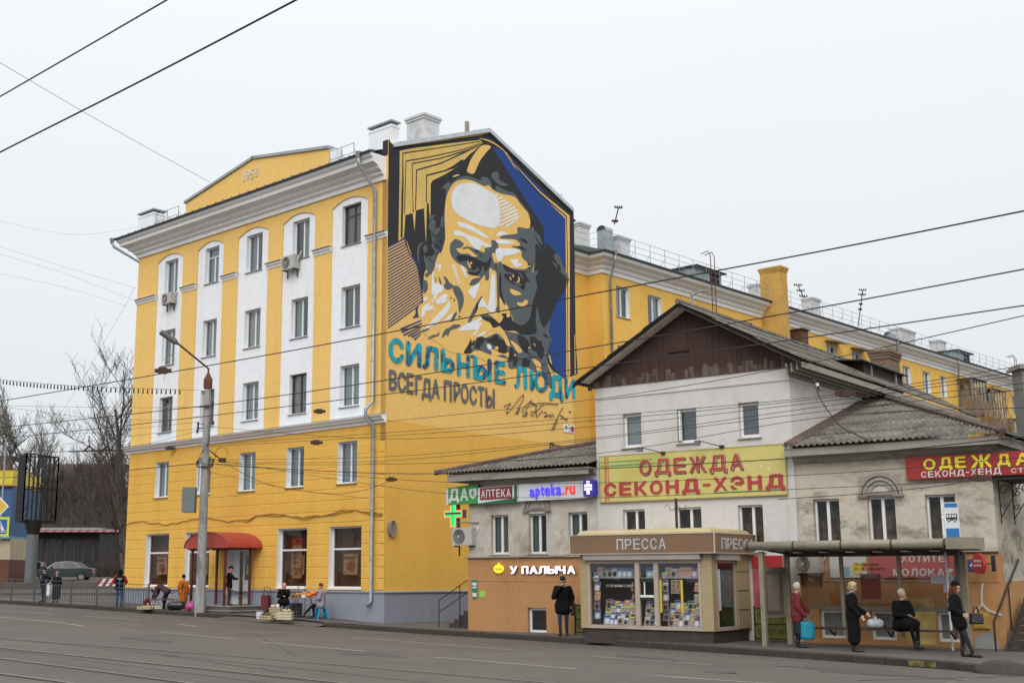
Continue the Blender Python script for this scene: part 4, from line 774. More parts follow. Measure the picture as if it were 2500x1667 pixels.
# ================================================================ three low houses
PL1 = stained('old_plaster', (.46, .42, .36), (.20, .14, .09), (.55, .52, .47), s1=1.1, s2=2.6, stretch=(1, 1, .7), a1=(.48, .69), a2=(.5, .7), bump=.5, bscale=9)
PL2 = stained('white_house_plaster', (.57, .55, .53), (.44, .40, .36), (.62, .60, .59), s1=.5, s2=2.5, stretch=(1, 1, .5), a1=(.52, .75), bump=.4, bscale=8)
PL3 = stained('stained_cream_plaster', (.50, .45, .37), (.17, .13, .09), (.55, .52, .46), s1=1.3, s2=3.4, stretch=(.7, .7, 1.5), a1=(.47, .68), a2=(.5, .7), bump=.6, bscale=8)
ORW = stained('orange_render', (.42, .215, .085), (.34, .17, .07), (.46, .29, .16), s1=.8, s2=5, stretch=(1, 1, .3), a1=(.5, .75), a2=(.58, .72), bump=.6, bscale=26)
SLATE = stained('asbestos_slate', (.135, .125, .10), (.07, .063, .05), (.24, .23, .20), s1=.9, s2=3, stretch=(1, 1, 1), a1=(.45, .62), a2=(.52, .7), bump=.4, bscale=14)
FASC = stained('fascia_board', (.30, .275, .24), (.15, .13, .105), (.38, .36, .33), s1=1.2, s2=4, stretch=(.5, .5, 2))
RIB = M('rusty_ridge_metal', (.095, .062, .05), .8, .4, 3)
PLNK = stained('brown_gable_board', (.050, .025, .020), (.03, .017, .014), (.085, .055, .045), s1=2, s2=5, stretch=(1, 1, .12), a2=(.58, .75), bump=.4, bscale=30)
PLNK2 = stained('peeling_gable_board', (.06, .032, .026), (.125, .10, .085), (.04, .02, .016), s1=5, s2=3, stretch=(1, 1, .15), a1=(.47, .56), bump=.5, bscale=30)
SOF = M('white_soffit', (.60, .57, .54), .8, .2, 3)
def ceil3(fr, x, y, z): return fr.W(x, y, z)
def corr(parent, O, U, V, rng, width, row=1.45, sheet=1.13, wave=.17, amp=.028, name='roof_sheet', umin=0.):
    """corrugated sheets on a slope: O corner at the eaves, U along, V up the slope, rng(u) -> slope range"""
    O, U, V = Vector(O), Vector(U).normalized(), Vector(V).normalized(); N = U.cross(V).normalized(); N = N if N.z > 0 else -N
    st = wave / 6; u = umin; rr = random.Random(5)
    while u < width - .01:
        ue = min(u + sheet, width); k = 0; vmaxall = max(rng(t)[1] for t in [u + (ue-u)*q/8 for q in range(9)])
        while k * row < vmaxall:
            vs = []; fs = []; n = max(2, int(round((ue-u+.05)/st))); j = rr.uniform(-.008, .008); prev = None; jj = rr.uniform(-.02, .02)
            for i in range(n+1):
                t = u + (ue + .05 - u) * i / n; a, b = rng(min(t, width)); lo, hi = max(a, k*row - .03 + (jj if k == 0 else jj*2)), min(b, (k+1)*row + .1)
                if hi - lo < .02: prev = None; continue
                w_ = amp * math.sin(2*math.pi*t/wave); p0 = O + U*t + V*lo + N*(w_ + .03 + j); p1 = O + U*t + V*hi + N*(w_ + j)
                vs += [p0, p1, p0 - N*.012]; c = len(vs) - 3
                if prev is not None: fs += [(prev, c, c+1, prev+1), (prev+2, c+2, c, prev)]
                prev = c
            if fs: mb = MB(); mb.add(vs, fs); mb.build(name, SLATE, parent, smooth=True)
            k += 1
        u = ue
def plaster_wall(mb, x0, x1, z0, z1, holes, mat, y=0, rev=.2): wall(mb, x0, x1, z0, z1, holes, fy(y), mat, rev, mat)
ZB0 = -2.0
# ---------------------------------------------------------------- pharmacy house
PH = thing('shop_house', 'small old cream plaster pharmacy house over an orange basement, left of the gabled house', 'building', (F2.o.x, F2.o.y, ZB0), F2.a, zb=ZB0)
GX0, GX1 = 5.2, 11.8
phw = [(.94, 1.67), (2.50, 3.21), (4.07, 4.80)]
m = MB(); plaster_wall(m, 0, GX0, .60, 3.35, [(a, b, .68, 1.98) for a, b in phw], PL1); wall(m, 0, 9, .60, 3.35, [], lambda u, v, w_: (0 + w_, u, v), PL1); m.build('plaster_wall', None, PH)
bw = (2.44, 3.18, -1.9, -1.06)
m = MB(); plaster_wall(m, -.03, GX0, -2.4, .54, [bw], ORW, -.03); wall(m, -.03, 9, -2.4, .54, [], lambda u, v, w_: (-.03 + w_, u, v), ORW); m.build('basement_wall', None, PH)
m = MB(); m.run([(-.03, 9), (-.03, -.03), (GX0, -.03)], [(-.02, .54), (.06, .54), (.09, .57), (.07, .60), (-.04, .63)]); m.build('ledge', FASC, PH)
m = MB(); m.run([(-.03, 5), (-.03, -.03), (GX0, -.03)], [(-.01, -.22), (.012, -.22), (.012, -.16), (-.01, -.16)]); m.build('render_band', ORW, PH)
for a, b in phw: window(PH, fy(0), a, b, .68, 1.98, .14, 'two', PVC, curtain=M('dim_green_curtain', (.12, .17, .15), .9, .3, 14, stretch=(6, 6, .3)), sillmat=FASC, gl=GLD)
window(PH, fy(-.03), bw[0], bw[1], bw[2]+.05, bw[3], .12, 'one', PVC, 'basement_window', None, False, .075)
# arched hood over the middle window
def arch(parent, cx, z0, r, w=.13, y0=-.004, mat=FASC, rings=2):
    m = MB()
    for q in range(rings):
        ro, ri, d = r - q*w*.8, r - q*w*.8 - w*.55, .09 - .03*q; n = 20
        for k in range(n):
            t0, t1 = math.pi*k/n, math.pi*(k+1)/n; c = [(cx + ri*math.cos(t0), z0 + ri*math.sin(t0)), (cx + ro*math.cos(t0), z0 + ro*math.sin(t0)), (cx + ro*math.cos(t1), z0 + ro*math.sin(t1)), (cx + ri*math.cos(t1), z0 + ri*math.sin(t1))]
            m.hexa([(p[0], y0-d, p[1]) for p in c] + [(p[0], y0, p[1]) for p in c])
    m.box(cx-r-.03, cx-r+w*1.6, y0-.12, y0, z0-.05, z0); m.box(cx+r-w*1.6, cx+r+.03, y0-.12, y0, z0-.05, z0); m.box(cx-r*.72, cx+r*.72, y0-.05, y0, z0, z0+.10)
    return m.build('arched_hood', mat, parent)
arch(PH, 2.86, 2.09, .53)
# eaves and roof
zf = 3.44
m = MB(); m.box(-.55, GX0-.02, -.50, -.45, zf-.29, zf-.06); m.box(-.55, -.50, -.45, 8, zf-.29, zf-.06); m.box(-.5, GX0-.02, -.45, 0, zf-.11, zf-.07); m.box(-.5, 0, -.0, 8, zf-.11, zf-.07); m.run([(0, 8), (0, 0), (GX0-.01, 0)], [(-.02, 3.15), (.04, 3.15), (.12, 3.22), (.2, 3.33), (-.02, 3.33)]); m.build('eaves', FASC, PH)
sl = .276; cs = math.sqrt(1 + sl*sl)
corr(PH, (-.85, -.62, zf), (1, 0, 0), (0, 1, sl), lambda u: (0, min(u, 6.0) * cs), GX0 + .85 - .02)
corr(PH, (-.85, 8.0, zf), (0, -1, 0), (1, 0, sl), lambda u: (0, max(0, min(8.62 - u, 6.0)) * cs if u > 2.6 else 6.0*cs), 8.62)
m = MB(); m.tube([(-.95, -.72, zf+.03), (5.1, 5.35, zf+.03+6.1*sl)], .09, 6); m.build('hip_ridge', RIB, PH)
# ---------------------------------------------------------------- gabled white house
WH = thing('shop_house', 'white two storey house with a dark brown boarded gable and slate roof', 'building', (F2.o.x, F2.o.y, ZB0), F2.a, zb=ZB0)
wu = [(6.2, 6.88, 3.94, 5.0), (8.13, 8.80, 3.96, 5.0), (10.17, 10.83, 3.98, 5.02)]
wl = []
for a, b in ((1521, 1575), (1650, 1713), (1803, 1864)): p = F2.hy(a, 1280); q = F2.hy(b, 1280); wl.append((p.x, q.x, .66, 2.0))
m = MB(); plaster_wall(m, GX0, GX1, -2.4, 5.95, wu + wl, PL2); wall(m, 0, 17, -2.4, 6.05, [], lambda u, v, w_: (GX1 - w_, u, v), PL2); wall(m, 0, 17, -2.4, 6.05, [], lambda u, v, w_: (GX0 + w_, u, v), PL2); m.build('white_wall', None, WH)
m = MB(); m.run([(GX0, 8), (GX0, 0), (GX1, 0), (GX1, 16)], [(-.01, 5.55), (.03, 5.55), (.035, 5.60), (-.01, 5.62)]); m.build('wall_moulding', PL2, WH)
for i, w4 in enumerate(wu): window(WH, fy(0), *w4, .12, 'one', PVC, curtain=CURTD if i else CURT, fw=.08, sillmat=FASC)
m = MB(); w4 = wu[1]; m.box(w4[0]+.05, w4[0]+.11, .0, .10, w4[2]+.05, w4[3]-.05); m.build('open_sash', PVC, WH)
for i, w4 in enumerate(wl): window(WH, fy(0), *w4, .12, 'two', PVC, curtain=None, sillmat=FASC, split=.55, gl=GLD, back=M('shop_inside', (.10, .06, .045), .9, .8, 3, col2=(.34, .25, .17), lo=.4, hi=.65))
eL, eR, ap, zE, zA, yo = 4.72, 12.42, 8.62, 6.04, 8.20, -.58
def roofz(x): return zE + (zA - zE) * ((x - eL) / (ap - eL) if x < ap else (eR - x) / (eR - ap))
x = 4.95; i = 0; r9 = random.Random(2); hx0, hx1, hz0, hz1 = 7.98, 8.62, 6.83, 7.42
while x < 12.15:
    x1 = min(x + r9.choice([.15, .17, .2, .22]), 12.15); zb_ = 5.93 if GX0 - .1 < x < GX1 + .1 else min(5.93, roofz(x) - .3); y_ = -.03 - .008 * r9.random()
    for (za_, zb2, mt) in ((zb_, min(zb_ + r9.uniform(.14, .42), roofz(x) - .12), PLNK2), (None, None, PLNK)):
        lo = za_ if za_ is not None else top_; hi = zb2 if za_ is not None else None
        p = [(x+.004, lo), (x1-.004, lo)]
        if za_ is not None and zb2 > zb_ + .1: p += [(x1-.004, zb2), (x+.004, zb2)]; top_ = zb2
        elif za_ is not None: top_ = zb_; continue
        else: p += [(x1-.004, roofz(x1) - .10), (x+.004, roofz(x) - .10)]
        if p[2][1] - p[1][1] < .03 or p[3][1] - p[0][1] < .03: continue
        mb = MB(); mb.prism(p, lambda u, v, w_: (u, y_ + w_, v), .028); mb.build('gable_plank', mt, WH)
    x = x1
m = MB(); m.box(hx0, hx1, -.06, -.04, hz0, hz1); m.box(hx0-.02, hx1+.04, -.09, -.03, hz1, hz1+.05); m.box(hx0-.04, hx1+.04, -.09, -.03, hz0-.05, hz0); m.build('attic_hatch', PLNK, WH)
m = MB()
for (xa_, xb_) in ((eL, ap), (ap, eR)):      # barge boards and soffits under the overhang
    za_, zb3 = roofz(xa_), roofz(xb_); m.hexa([(xa_, yo, za_-.11), (xb_, yo, zb3-.11), (xb_, yo+.04, zb3-.11), (xa_, yo+.04, za_-.11), (xa_, yo, za_-.02), (xb_, yo, zb3-.02), (xb_, yo+.04, zb3-.02), (xa_, yo+.04, za_-.02)])
m.build('barge_board', M('dark_board', (.014, .011, .009), .9, .3, 5, spec=.2), WH)
m = MB()
for (xa_, xb_) in ((eL+.3, ap-.02), (ap+.02, eR-.1)):
    za_, zb3 = roofz(xa_), roofz(xb_); m.hexa([(xa_, yo+.05, za_-.13), (xb_, yo+.05, zb3-.13), (xb_, -.06, zb3-.13), (xa_, -.06, za_-.13), (xa_, yo+.05, za_-.10), (xb_, yo+.05, zb3-.10), (xb_, -.06, zb3-.10), (xa_, -.06, za_-.10)])
m.build('soffit', SOF, WH)
m = MB()
for k in range(6): q = GX1 + .03 + k*.095; m.box(q, q+.085, .0, 16.8, 5.98 - .0*k, 6.0); 
for k in range(4): m.box(12.36 - k*.16, 12.40 - k*.16, -.4, 16.8, 5.82 - k*.05, 5.98)
m.build('side_soffit', FASC, WH)
L1 = math.hypot(ap-eL, zA-zE); L2 = math.hypot(eR-ap, zA-zE)
corr(WH, (eL, yo, zE), (0, 1, 0), (ap-eL, 0, zA-zE), lambda u: (0, L1), 17.5, row=1.5)
corr(WH, (eR, yo, zE), (0, 1, 0), (ap-eR, 0, zA-zE), lambda u: (0, L2), 17.5, row=1.5)
m = MB(); m.tube([(ap, yo-.05, zA+.04), (ap, 17, zA+.04)], .09, 6); m.build('ridge_cap', SLATE, WH)
m = MB(); m.tube([(ap+.05, .2, zA), (ap+.05, .2, zA+.45)], .05, 6); m.tube([(ap+.05, .2, zA+.32), (ap+.35, .1, zA+.42), (ap+.75, .0, zA+.38)], .03, 5); m.build('ridge_pipe', GREYW, WH)
ch = F2.hx(2124, 862, 9.6); BKB = stained('weathered_brown_brick', (.20, .14, .095), (.10, .065, .05), (.27, .20, .14), s1=1.5, s2=5, stretch=(.4, .4, 5), a1=(.45, .6), bump=.9, bscale=12)
chimney(WH, 9.6, 10.3, ch.y, ch.y + 1.2, 7.0, ch.z + .0, BKB, .10, None, 'chimney', 3)
m = MB(); d0 = ch.y - 5.0; d1 = ch.y - .4; m.box(9.3, 10.9, d0+.6, d1, 6.6, 7.32, M('old_dormer_board', (.045, .03, .024), .9, .4, 4)); m.hexa([(9.0, d0, 7.50), (11.1, d0, 7.30), (11.1, d1+.1, 7.30), (9.0, d1+.1, 7.54), (9.0, d0, 7.54), (11.1, d0, 7.34), (11.1, d1+.1, 7.34), (9.0, d1+.1, 7.58)], ROOFD)
m.box(10.91, 10.95, d0+1.2, d0+1.35, 6.6, 7.3, GREYW); m.box(10.91, 10.95, d1-.9, d1-.75, 6.6, 7.3, GREYW); m.box(10.9, 10.93, d1-.7, d1-.1, 6.6, 7.25, DARK); m.build('roof_dormer', None, WH)
for z_ in (3.6, 1.5):   # corner pilaster strip
    pass
m = MB(); m.box(GX1-.22, GX1+.03, -.04, 0.0, -2.3, 3.3); m.build('corner_strip', PL2, WH)
# ---------------------------------------------------------------- corner house
CH = thing('shop_house', 'low stained cream house with slate hip roof and orange basement behind the bus shelter', 'building', (F2.o.x, F2.o.y, ZB0), F2.a, zb=ZB0)
CX = 17.15
cw = [(12.31, 13.07), (13.85, 14.62), (15.41, 16.20)]
cb = []
for a, b in ((2004, 2066), (2128, 2190), (2290, 2356)): p = F2.hy(a, 1540); q = F2.hy(b, 1540); cb.append((p.x, q.x, -1.72, -.95))
m = MB(); plaster_wall(m, GX1+.03, CX, .62, 3.2, [(a, b, .68, 2.09) for a, b in cw], PL3); wall(m, 0, 14, -.15, 3.2, [], lambda u, v, w_: (CX - w_, u, v), PL3); m.build('plaster_wall', None, CH)
m = MB(); plaster_wall(m, GX1+.03, CX+.03, -2.6, .56, cb, ORW, -.03); wall(m, -.03, 14, -2.6, -.16, [], lambda u, v, w_: (CX + .03 - w_, u, v), ORW); m.quad((CX+.03, -.03, -.16), (CX+.03, .25, -.16), (CX+.03, .25, .56), (CX+.03, -.03, .56), ORW); m.build('basement_wall', None, CH)
m = MB(); m.run([(GX1+.03, -.03), (CX+.03, -.03)], [(-.02, .56), (.07, .56), (.10, .59), (.08, .62), (-.04, .66)]); m.build('ledge', FASC, CH)
m = MB(); m.run([(GX1+.03, -.03), (CX+.03, -.03)], [(-.01, -.19), (.015, -.19), (.015, -.13), (-.01, -.13)]); m.build('render_band', ORW, CH)
for a, b in cw: window(CH, fy(0), a, b, .68, 2.09, .14, 'two', PVC, curtain=None, sillmat=FASC, split=.5, gl=GLD, back=M('shop_inside', (.10, .06, .045), .9, .8, 3, col2=(.34, .25, .17), lo=.4, hi=.65))
BL = M('window_blind', (.36, .38, .37), .8, .1, 3, stretch=(1, 1, 30))
for i, w4 in enumerate(cb): window(CH, fy(-.03), *w4, .10, 'one', PVC, 'basement_window', BL, False, .075, gl=GLD)
m = MB(); q = cb[2]; xx = q[0] + .62*(q[1]-q[0])
for k, chh in enumerate('АК'): put_text(m, chh, rect(xx-.06, xx+.06, -1.42-.2*k, -1.28-.2*k, .045), None, .004, .03)
m.build('window_letters', M('red_letter', (.45, .04, .03), .6), CH)
arch(CH, (F2.hy(2098, 1210).x + F2.hy(2205, 1208).x)/2, 2.13, .60, .15, rings=3)
m = MB(); m.box(11.75, 17.5, -.50, -.45, 3.29, 3.50); m.box(11.9, 17.2, -.45, 0, 3.40, 3.44); m.box(17.45, 17.5, -.45, 13, 3.29, 3.50); m.box(17.15, 17.45, -.3, 13, 3.40, 3.44); m.run([(GX1+.03, 0), (CX, 0), (CX, 13)], [(-.02, 3.1), (.04, 3.1), (.12, 3.2), (.22, 3.39), (-.02, 3.39)]); m.build('eaves', FASC, CH)
hy0, ha, hz = 7.1, 11.84, 5.84; O_ = (11.72, -.60, 3.54); run_ = 7.7; rise_ = hz - 3.54; LS = math.hypot(run_, rise_)
corr(CH, O_, (1, 0, 0), (0, run_, rise_), lambda u: (0, max(0, min(LS, LS * (5.95 - u) / 5.85))), 5.95, row=1.5)
RW = math.hypot(5.83, rise_)
corr(CH, (17.67, -.60, 3.54), (0, 1, 0), (-5.83, 0, rise_), lambda u: (0, RW * min(1, max(0, u) / 7.7)), 14, row=1.5)
m = MB(); m.tube([(17.67, -.62, 3.58), (11.84, 7.1, 5.92)], .10, 6); m.tube([(11.84, 7.1, 5.92), (11.84, 14, 5.92)], .1, 6)
m.hexa([(11.80, -.60, 3.60), (12.1, -.60, 3.56), (12.1, 7.1, 5.84), (11.80, 7.1, 5.90), (11.80, -.60, 3.68), (12.1, -.60, 3.61), (12.1, 7.1, 5.89), (11.80, 7.1, 6.05)]); m.build('hip_ridge', RIB, CH)
CRK = M('crack_filler', (.55, .53, .50), .9)
m = MB(); fx_ = lambda px, py: (F2.hy(px, py, -.035).x, -.038, F2.hy(px, py, -.035).z)
zz_ = lambda x, y: fx_(1820 + x*.28912, 1290 + y*.28912)
m.tube([zz_(2005, 460), zz_(1995, 540), zz_(1998, 640), zz_(1960, 680), zz_(1930, 715)], .03, 4); m.tube([zz_(1998, 635), zz_(2050, 690), zz_(2110, 710), zz_(2165, 730)], .035, 4); m.build('crack_repair', CRK, CH)
m = MB(); a, b = F2.hy(2392, 1584, -.03), F2.hy(2437, 1600, -.03); m.add([( a.x-.12, -.05, -1.95), (a.x-.1, -.05, -1.6), (a.x+.1, -.05, -1.42), (b.x-.05, -.05, -1.46), (b.x+.05, -.05, -1.8), (b.x+.02, -.05, -1.95)], [(0,1,2,3,4,5)]); m.build('cement_patch', CONC, CH)
m = MB(); a = F2.hy(2213, 1545, -.03); b = F2.hy(2286, 1545, -.03); m.box(a.x, b.x, -.036, -.031, -1.8, -.6); m.build('paint_patch', M('yellow_patch', (.50, .38, .14), .9, .3, 3), CH)
m = MB(); a = F2.hy(2378, 1540, -.03); m.box(a.x, a.x+.42, -.10, -.031, -1.35, -.95); m.box(a.x+.03, a.x+.39, -.11, -.10, -1.32, -.98); m.build('gas_box', M('ochre_box', (.42, .27, .05), .7, .3, 5), CH)
# outside stairs at the corner
ST = thing('stairs', 'dark metal outside stairs with handrail beside the cream corner house', 'stairs', F2.W(17.22, -1.1, -2.1), F2.a)
SM = M('dark_stair_metal', (.045, .035, .03), .7, .3, 5)
for k in range(9): m = MB(); m.box(.1, 2.2, .30*k, .30*k + .33, .17*k + .10, .17*k + .14); m.box(.1, 2.2, .30*k, .30*k+.02, .17*k, .17*k+.10); m.build('step', SM, ST)
m = MB()
for xx in (.08, 2.2): m.hexa([(xx, 0, -.1), (xx+.04, 0, -.1), (xx+.04, 2.7, 1.3), (xx, 2.7, 1.3), (xx, 0, .1), (xx+.04, 0, .1), (xx+.04, 2.7, 1.53), (xx, 2.7, 1.53)])
m.build('stringer', SM, ST)
m = MB(); m.tube([(.0, -.05, -.05), (.0, -.05, .95), (.0, 2.7, 2.5)], .028, 6); m.tube([(.0, 1.5, .7), (.0, 1.5, 1.85)], .02, 6); m.build('handrail', BLK, ST)
# side porch roof with scroll brackets
PO = thing('porch_canopy', 'small porch roof on black scroll iron brackets at the right edge', 'canopy', F2.W(17.2, -.2, 0), F2.a)
m = MB(); m.box(-.02, 2.6, .1, 2.4, 2.42, 2.50); m.build('canopy_slab', M('canopy_dark', (.03, .028, .028)), PO)
IR = M('wrought_iron', (.012, .012, .012), .6)
for yy in (.45, 1.7):
    m = MB(); m.tube([(.03, yy, 2.42), (.03, yy, 1.3)], .018, 5); m.tube([(.03, yy, 1.45), (.3, yy, 1.85), (.62, yy, 2.4)], .014, 5)
    for cx_, cz_, r_ in ((.16, 2.15, .15), (.12, 1.75, .09), (.36, 2.26, .1)): m.tube([(cx_ + r_*(1-t/16)*math.cos(t*.6), yy, cz_ + r_*(1-t/16)*math.sin(t*.6)) for t in range(15)], .012, 5)
    m.build('scroll_bracket', IR, PO)
# ================================================================ signs on the houses
def sign(label, x0, x1, z0, z1, y, d, mat, cat='sign', name='shop_sign', rim=None):
    o = thing(name, label, cat, F2.W(x0, y, z0), F2.a); m = MB(); m.box(0, x1-x0, -d, 0, 0, z1-z0); m.build('panel', mat, o)
    if rim:
        m = MB(); w_ = .03; X, Z = x1-x0, z1-z0; m.box(-w_, X+w_, -d-.01, 0, Z+.001, Z+w_); m.box(-w_, X+w_, -d-.01, 0, -w_, -.001); m.box(-w_, -.001, -d-.01, 0, 0, Z); m.box(X+.001, X+w_, -d-.01, 0, 0, Z); m.build('rim', rim, o)
    return o
def on(o, s, x0, x1, z0, z1, y, mat, d=.01, bold=.02, name='lettering'):
    """word on a sign, every letter a piece; x,z given in the sign's own axes"""
    m = MB(); put_text(m, s, rect(x0, x1, z0, z1, y), None, d, bold); return m.build(name, mat, o)
def letters(o, s, x0, x1, z0, z1, y, mat, d=.01, bold=.02, gap=.18, wid=None):
    """one object per letter"""
    ws = [(1.35 if c in 'ЖДЮШ' else .55 if c in '-' else .45 if c == ' ' else .3 if c in '.' else 1) for c in s]; tot = sum(ws) + gap*(len(s)-1); x = x0; k = (x1-x0)/tot
    for c, w_ in zip(s, ws):
        if c != ' ':
            dz = 0
            za_, zb_ = z0, z1
            if c == '-': h = z1-z0; za_, zb_ = z0 + h*.42, z0 + h*.60
            if c == 'Д': za_ = z0 - (z1-z0)*.12
            m = MB(); put_text(m, c, rect(x, x + w_*k, za_, zb_, y), None, d, bold); m.build('letter', mat, o)
        x += (w_ + gap) * k
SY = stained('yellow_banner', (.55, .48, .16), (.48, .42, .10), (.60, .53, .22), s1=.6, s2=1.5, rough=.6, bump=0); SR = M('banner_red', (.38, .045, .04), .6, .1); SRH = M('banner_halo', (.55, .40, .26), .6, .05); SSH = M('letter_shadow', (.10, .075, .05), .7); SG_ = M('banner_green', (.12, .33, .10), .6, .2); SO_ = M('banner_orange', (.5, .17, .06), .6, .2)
bs = sign('big yellow clothes banner with red lettering on the white gabled house', 5.37, 11.59, 2.27, 3.69, -.03, .05, SY, rim=M('banner_rim', (.36, .31, .12)))
W_, H_ = 11.59-5.37, 1.42
def Hh(x, y): q = F2.hy(1400 + x*.35067, 700 + y*.35067, -.08); return q.x - 5.37, q.z - 2.27
xa = Hh(458, 1250)[0]; xb = Hh(1182, 1230)[0]; zt_ = Hh(510, 1200)[1]; zb_ = Hh(510, 1312)[1]
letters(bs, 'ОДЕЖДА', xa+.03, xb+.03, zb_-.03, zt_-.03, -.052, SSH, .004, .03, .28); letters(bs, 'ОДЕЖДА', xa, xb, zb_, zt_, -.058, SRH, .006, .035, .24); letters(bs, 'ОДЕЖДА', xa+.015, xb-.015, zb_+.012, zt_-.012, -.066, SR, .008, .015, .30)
xa = Hh(212, 1400)[0]; xb = Hh(1478, 1350)[0]; zt_ = Hh(250, 1372)[1]; zb_ = Hh(250, 1455)[1]
letters(bs, 'СЕКОНД-ХЭНД', xa, xb, zb_-.04, zt_+.05, -.054, SRH, .006, .05, .14); letters(bs, 'СЕКОНД-ХЭНД', xa+.015, xb-.015, zb_-.025, zt_+.035, -.062, SR, .006, .04, .22)
for q in ((.02, 1.9, -.056, -.05, H_-.20, H_-.16, SG_), (.02, 2.4, -.056, -.05, H_-.33, H_-.28, SG_), (4.0, W_-.02, -.056, -.05, .10, .14, SG_), (.17, .24, -.058, -.05, .02, H_-.02, SO_), (.28, .32, -.058, -.05, .02, H_-.02, SO_)): MB().box(*q).build('stripe', None, bs)
m = MB()
for k, (a, b) in enumerate(((.62*W_+.9, .78), (.62*W_+1.15, .84), (.62*W_+1.4, .88), (.62*W_+1.62, .84), (.62*W_+1.85, .76), (.35, .35), (.5, .42), (1.2, 1.1), (4.2, .2), (1.0, .55))):
    pts = [(a + (.07 if q % 2 == 0 else .03)*math.sin(q*math.pi/5), b + (.07 if q % 2 == 0 else .03)*math.cos(q*math.pi/5)) for q in range(10)]; m.prism(pts, lambda u, v, w_: (u, -.054 + w_, v), .003, M('banner_star', (.6, .56, .36)))
m.build('stars', None, bs, kind='stuff')
# red clothes sign on the corner house
REDS = M('sign_red', (.30, .022, .018), .5, .12, 3); YLW = M('letter_yellow', (.72, .58, .03), .5, .08); WL = M('letter_white', (.62, .60, .60), .6, .05)
rs = sign('dark red clothes sign with yellow and white letters on the corner house', 15.03, 18.6, 2.50, 3.10, -.10, .08, REDS)
def Ii(x, y): q = F2.hy(1900 + x*.2551, 950 + y*.2551, -.19); return q.x - 15.03, q.z - 2.50
for i, (c, a, b, t, bt) in enumerate((('О', 1385, 1510, 668, 768), ('Д', 1535, 1670, 652, 772), ('Е', 1688, 1802, 645, 750), ('Ж', 1838, 2050, 630, 745), ('Д', 2090, 2225, 622, 740), ('А', 2262, 2420, 612, 722))):
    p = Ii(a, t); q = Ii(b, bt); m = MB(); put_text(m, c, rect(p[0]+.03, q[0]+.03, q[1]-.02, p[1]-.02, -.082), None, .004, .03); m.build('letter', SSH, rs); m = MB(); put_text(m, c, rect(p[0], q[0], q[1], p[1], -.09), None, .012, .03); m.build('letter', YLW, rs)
a = Ii(1365, 790); b = Ii(2135, 808); letters(rs, 'СЕКОНД-ХЕНД', a[0], b[0], Ii(1400, 845)[1], Ii(1400, 785)[1], -.085, WL, .008, .018, .3)
a = Ii(2228, 770); letters(rs, 'СТОК', a[0], a[0]+.62, Ii(2240, 800)[1], Ii(2240, 757)[1], -.085, WL, .008, .018, .3)
# pharmacy signs
GRN1 = M('pharmacy_green', (.03, .26, .05), .4, .1, 2); GRN2 = M('pharmacy_dark_green', (.01, .12, .03), .4); SWH = M('sign_white', (.62, .64, .68), .4, .05); MAR = M('maroon', (.22, .02, .02), .4)
def T(x, y, yl=-.16): q = F2.hy(1060 + x*.18494, 1110 + y*.18494, yl); return q.x, q.z
a = T(205, 440); b = T(580, 625)
gsn = thing('pharmacy_sign', 'green and white pharmacy sign wrapped round the corner of the small house', 'sign', F2.W(-.55, -.16, 2.3), F2.a)
x0 = T(200, 440)[0] + .55; x1 = T(588, 440)[0] + .55; x2 = T(1112, 400)[0] + .55; zt1 = T(580, 380)[1] - 2.3; zb1 = T(200, 665)[1] - 2.3; zt0 = T(200, 440)[1] - 2.3
m = MB(); m.prism([(x0, zb1), (x1, zb1+.02), (x1, zt1), (x0, zt0)], lambda u, v, w_: (u, w_ - .06, v), .12); m.build('green_panel', GRN1, gsn)
zt2 = T(1100, 400)[1] - 2.3; zb2 = T(1100, 625)[1] - 2.3
m = MB(); m.prism([(x1+.004, zb2-.02), (x2, zb2), (x2, zt2), (x1+.004, zt2-.02)], lambda u, v, w_: (u, w_ - .05, v), .1); m.build('white_panel', SWH, gsn)
m = MB(); m.prism([(x1+.01, zb2-.018), (x2-.01, zb2+.005), (x2-.15, zb2+.14), (x1+.01, zb2+.02)], lambda u, v, w_: (u, -.056 + w_, v), .005); m.box(x2-.14, x2-.02, -.056, -.051, zb2+.01, zt2-.01); m.build('green_stripe', GRN2, gsn)
p0 = T(618, 605); p1 = T(1042, 410); X0, X1, Z0, Z1 = p0[0]+.55, p1[0]+.55, p0[1]-2.3, p1[1]-2.3
m = MB(); m.prism([(X0, Z0+.02), (X1-.08, Z0+.03), (X1-.06, Z0-.05), (X1, Z0+.05), (X1, Z1), (X0+.05, Z1-.02), (X0, Z1-.02)], lambda u, v, w_: (u, -.062 + w_, v), .01); m.build('maroon_bubble', MAR, gsn)
letters(gsn, 'АПТЕКА', X0+.06, X1-.06, Z0+.08, Z1-.08, -.064, WL, .008, .02, .25)
letters(gsn, 'ДА', x0+.03, x0+.72*(x1-x0)-.05, zb1+.12, zt0-.02, -.064, WL, .008, .03, .15)
m = MB(); sx0 = x0 + .72*(x1-x0); sx1 = x1-.05; cz = (zb1+zt1)/2 + .02
m.prism([(sx0, cz+.16), (sx1, cz+.17), (sx1, cz-.08), ((sx0+sx1)/2, cz-.2), (sx0, cz-.08)], lambda u, v, w_: (u, -.066 + w_, v), .006); m.build('shield', WL, gsn)
m = MB(); cx_ = (sx0+sx1)/2; m.box(cx_-.025, cx_+.025, -.072, -.0665, cz-.10, cz+.12); m.box(cx_-.08, cx_-.025, -.072, -.0665, cz-.02, cz+.04); m.box(cx_+.025, cx_+.08, -.072, -.0665, cz-.02, cz+.04); m.build('shield_cross', GRN1, gsn)
m = MB(); m.box(x0-.16, x0-.005, .02, .05, zb1+.02, zt0-.05); m.build('side_panel', SWH, gsn)
a = T(1120, 385); b = T(2060, 560)
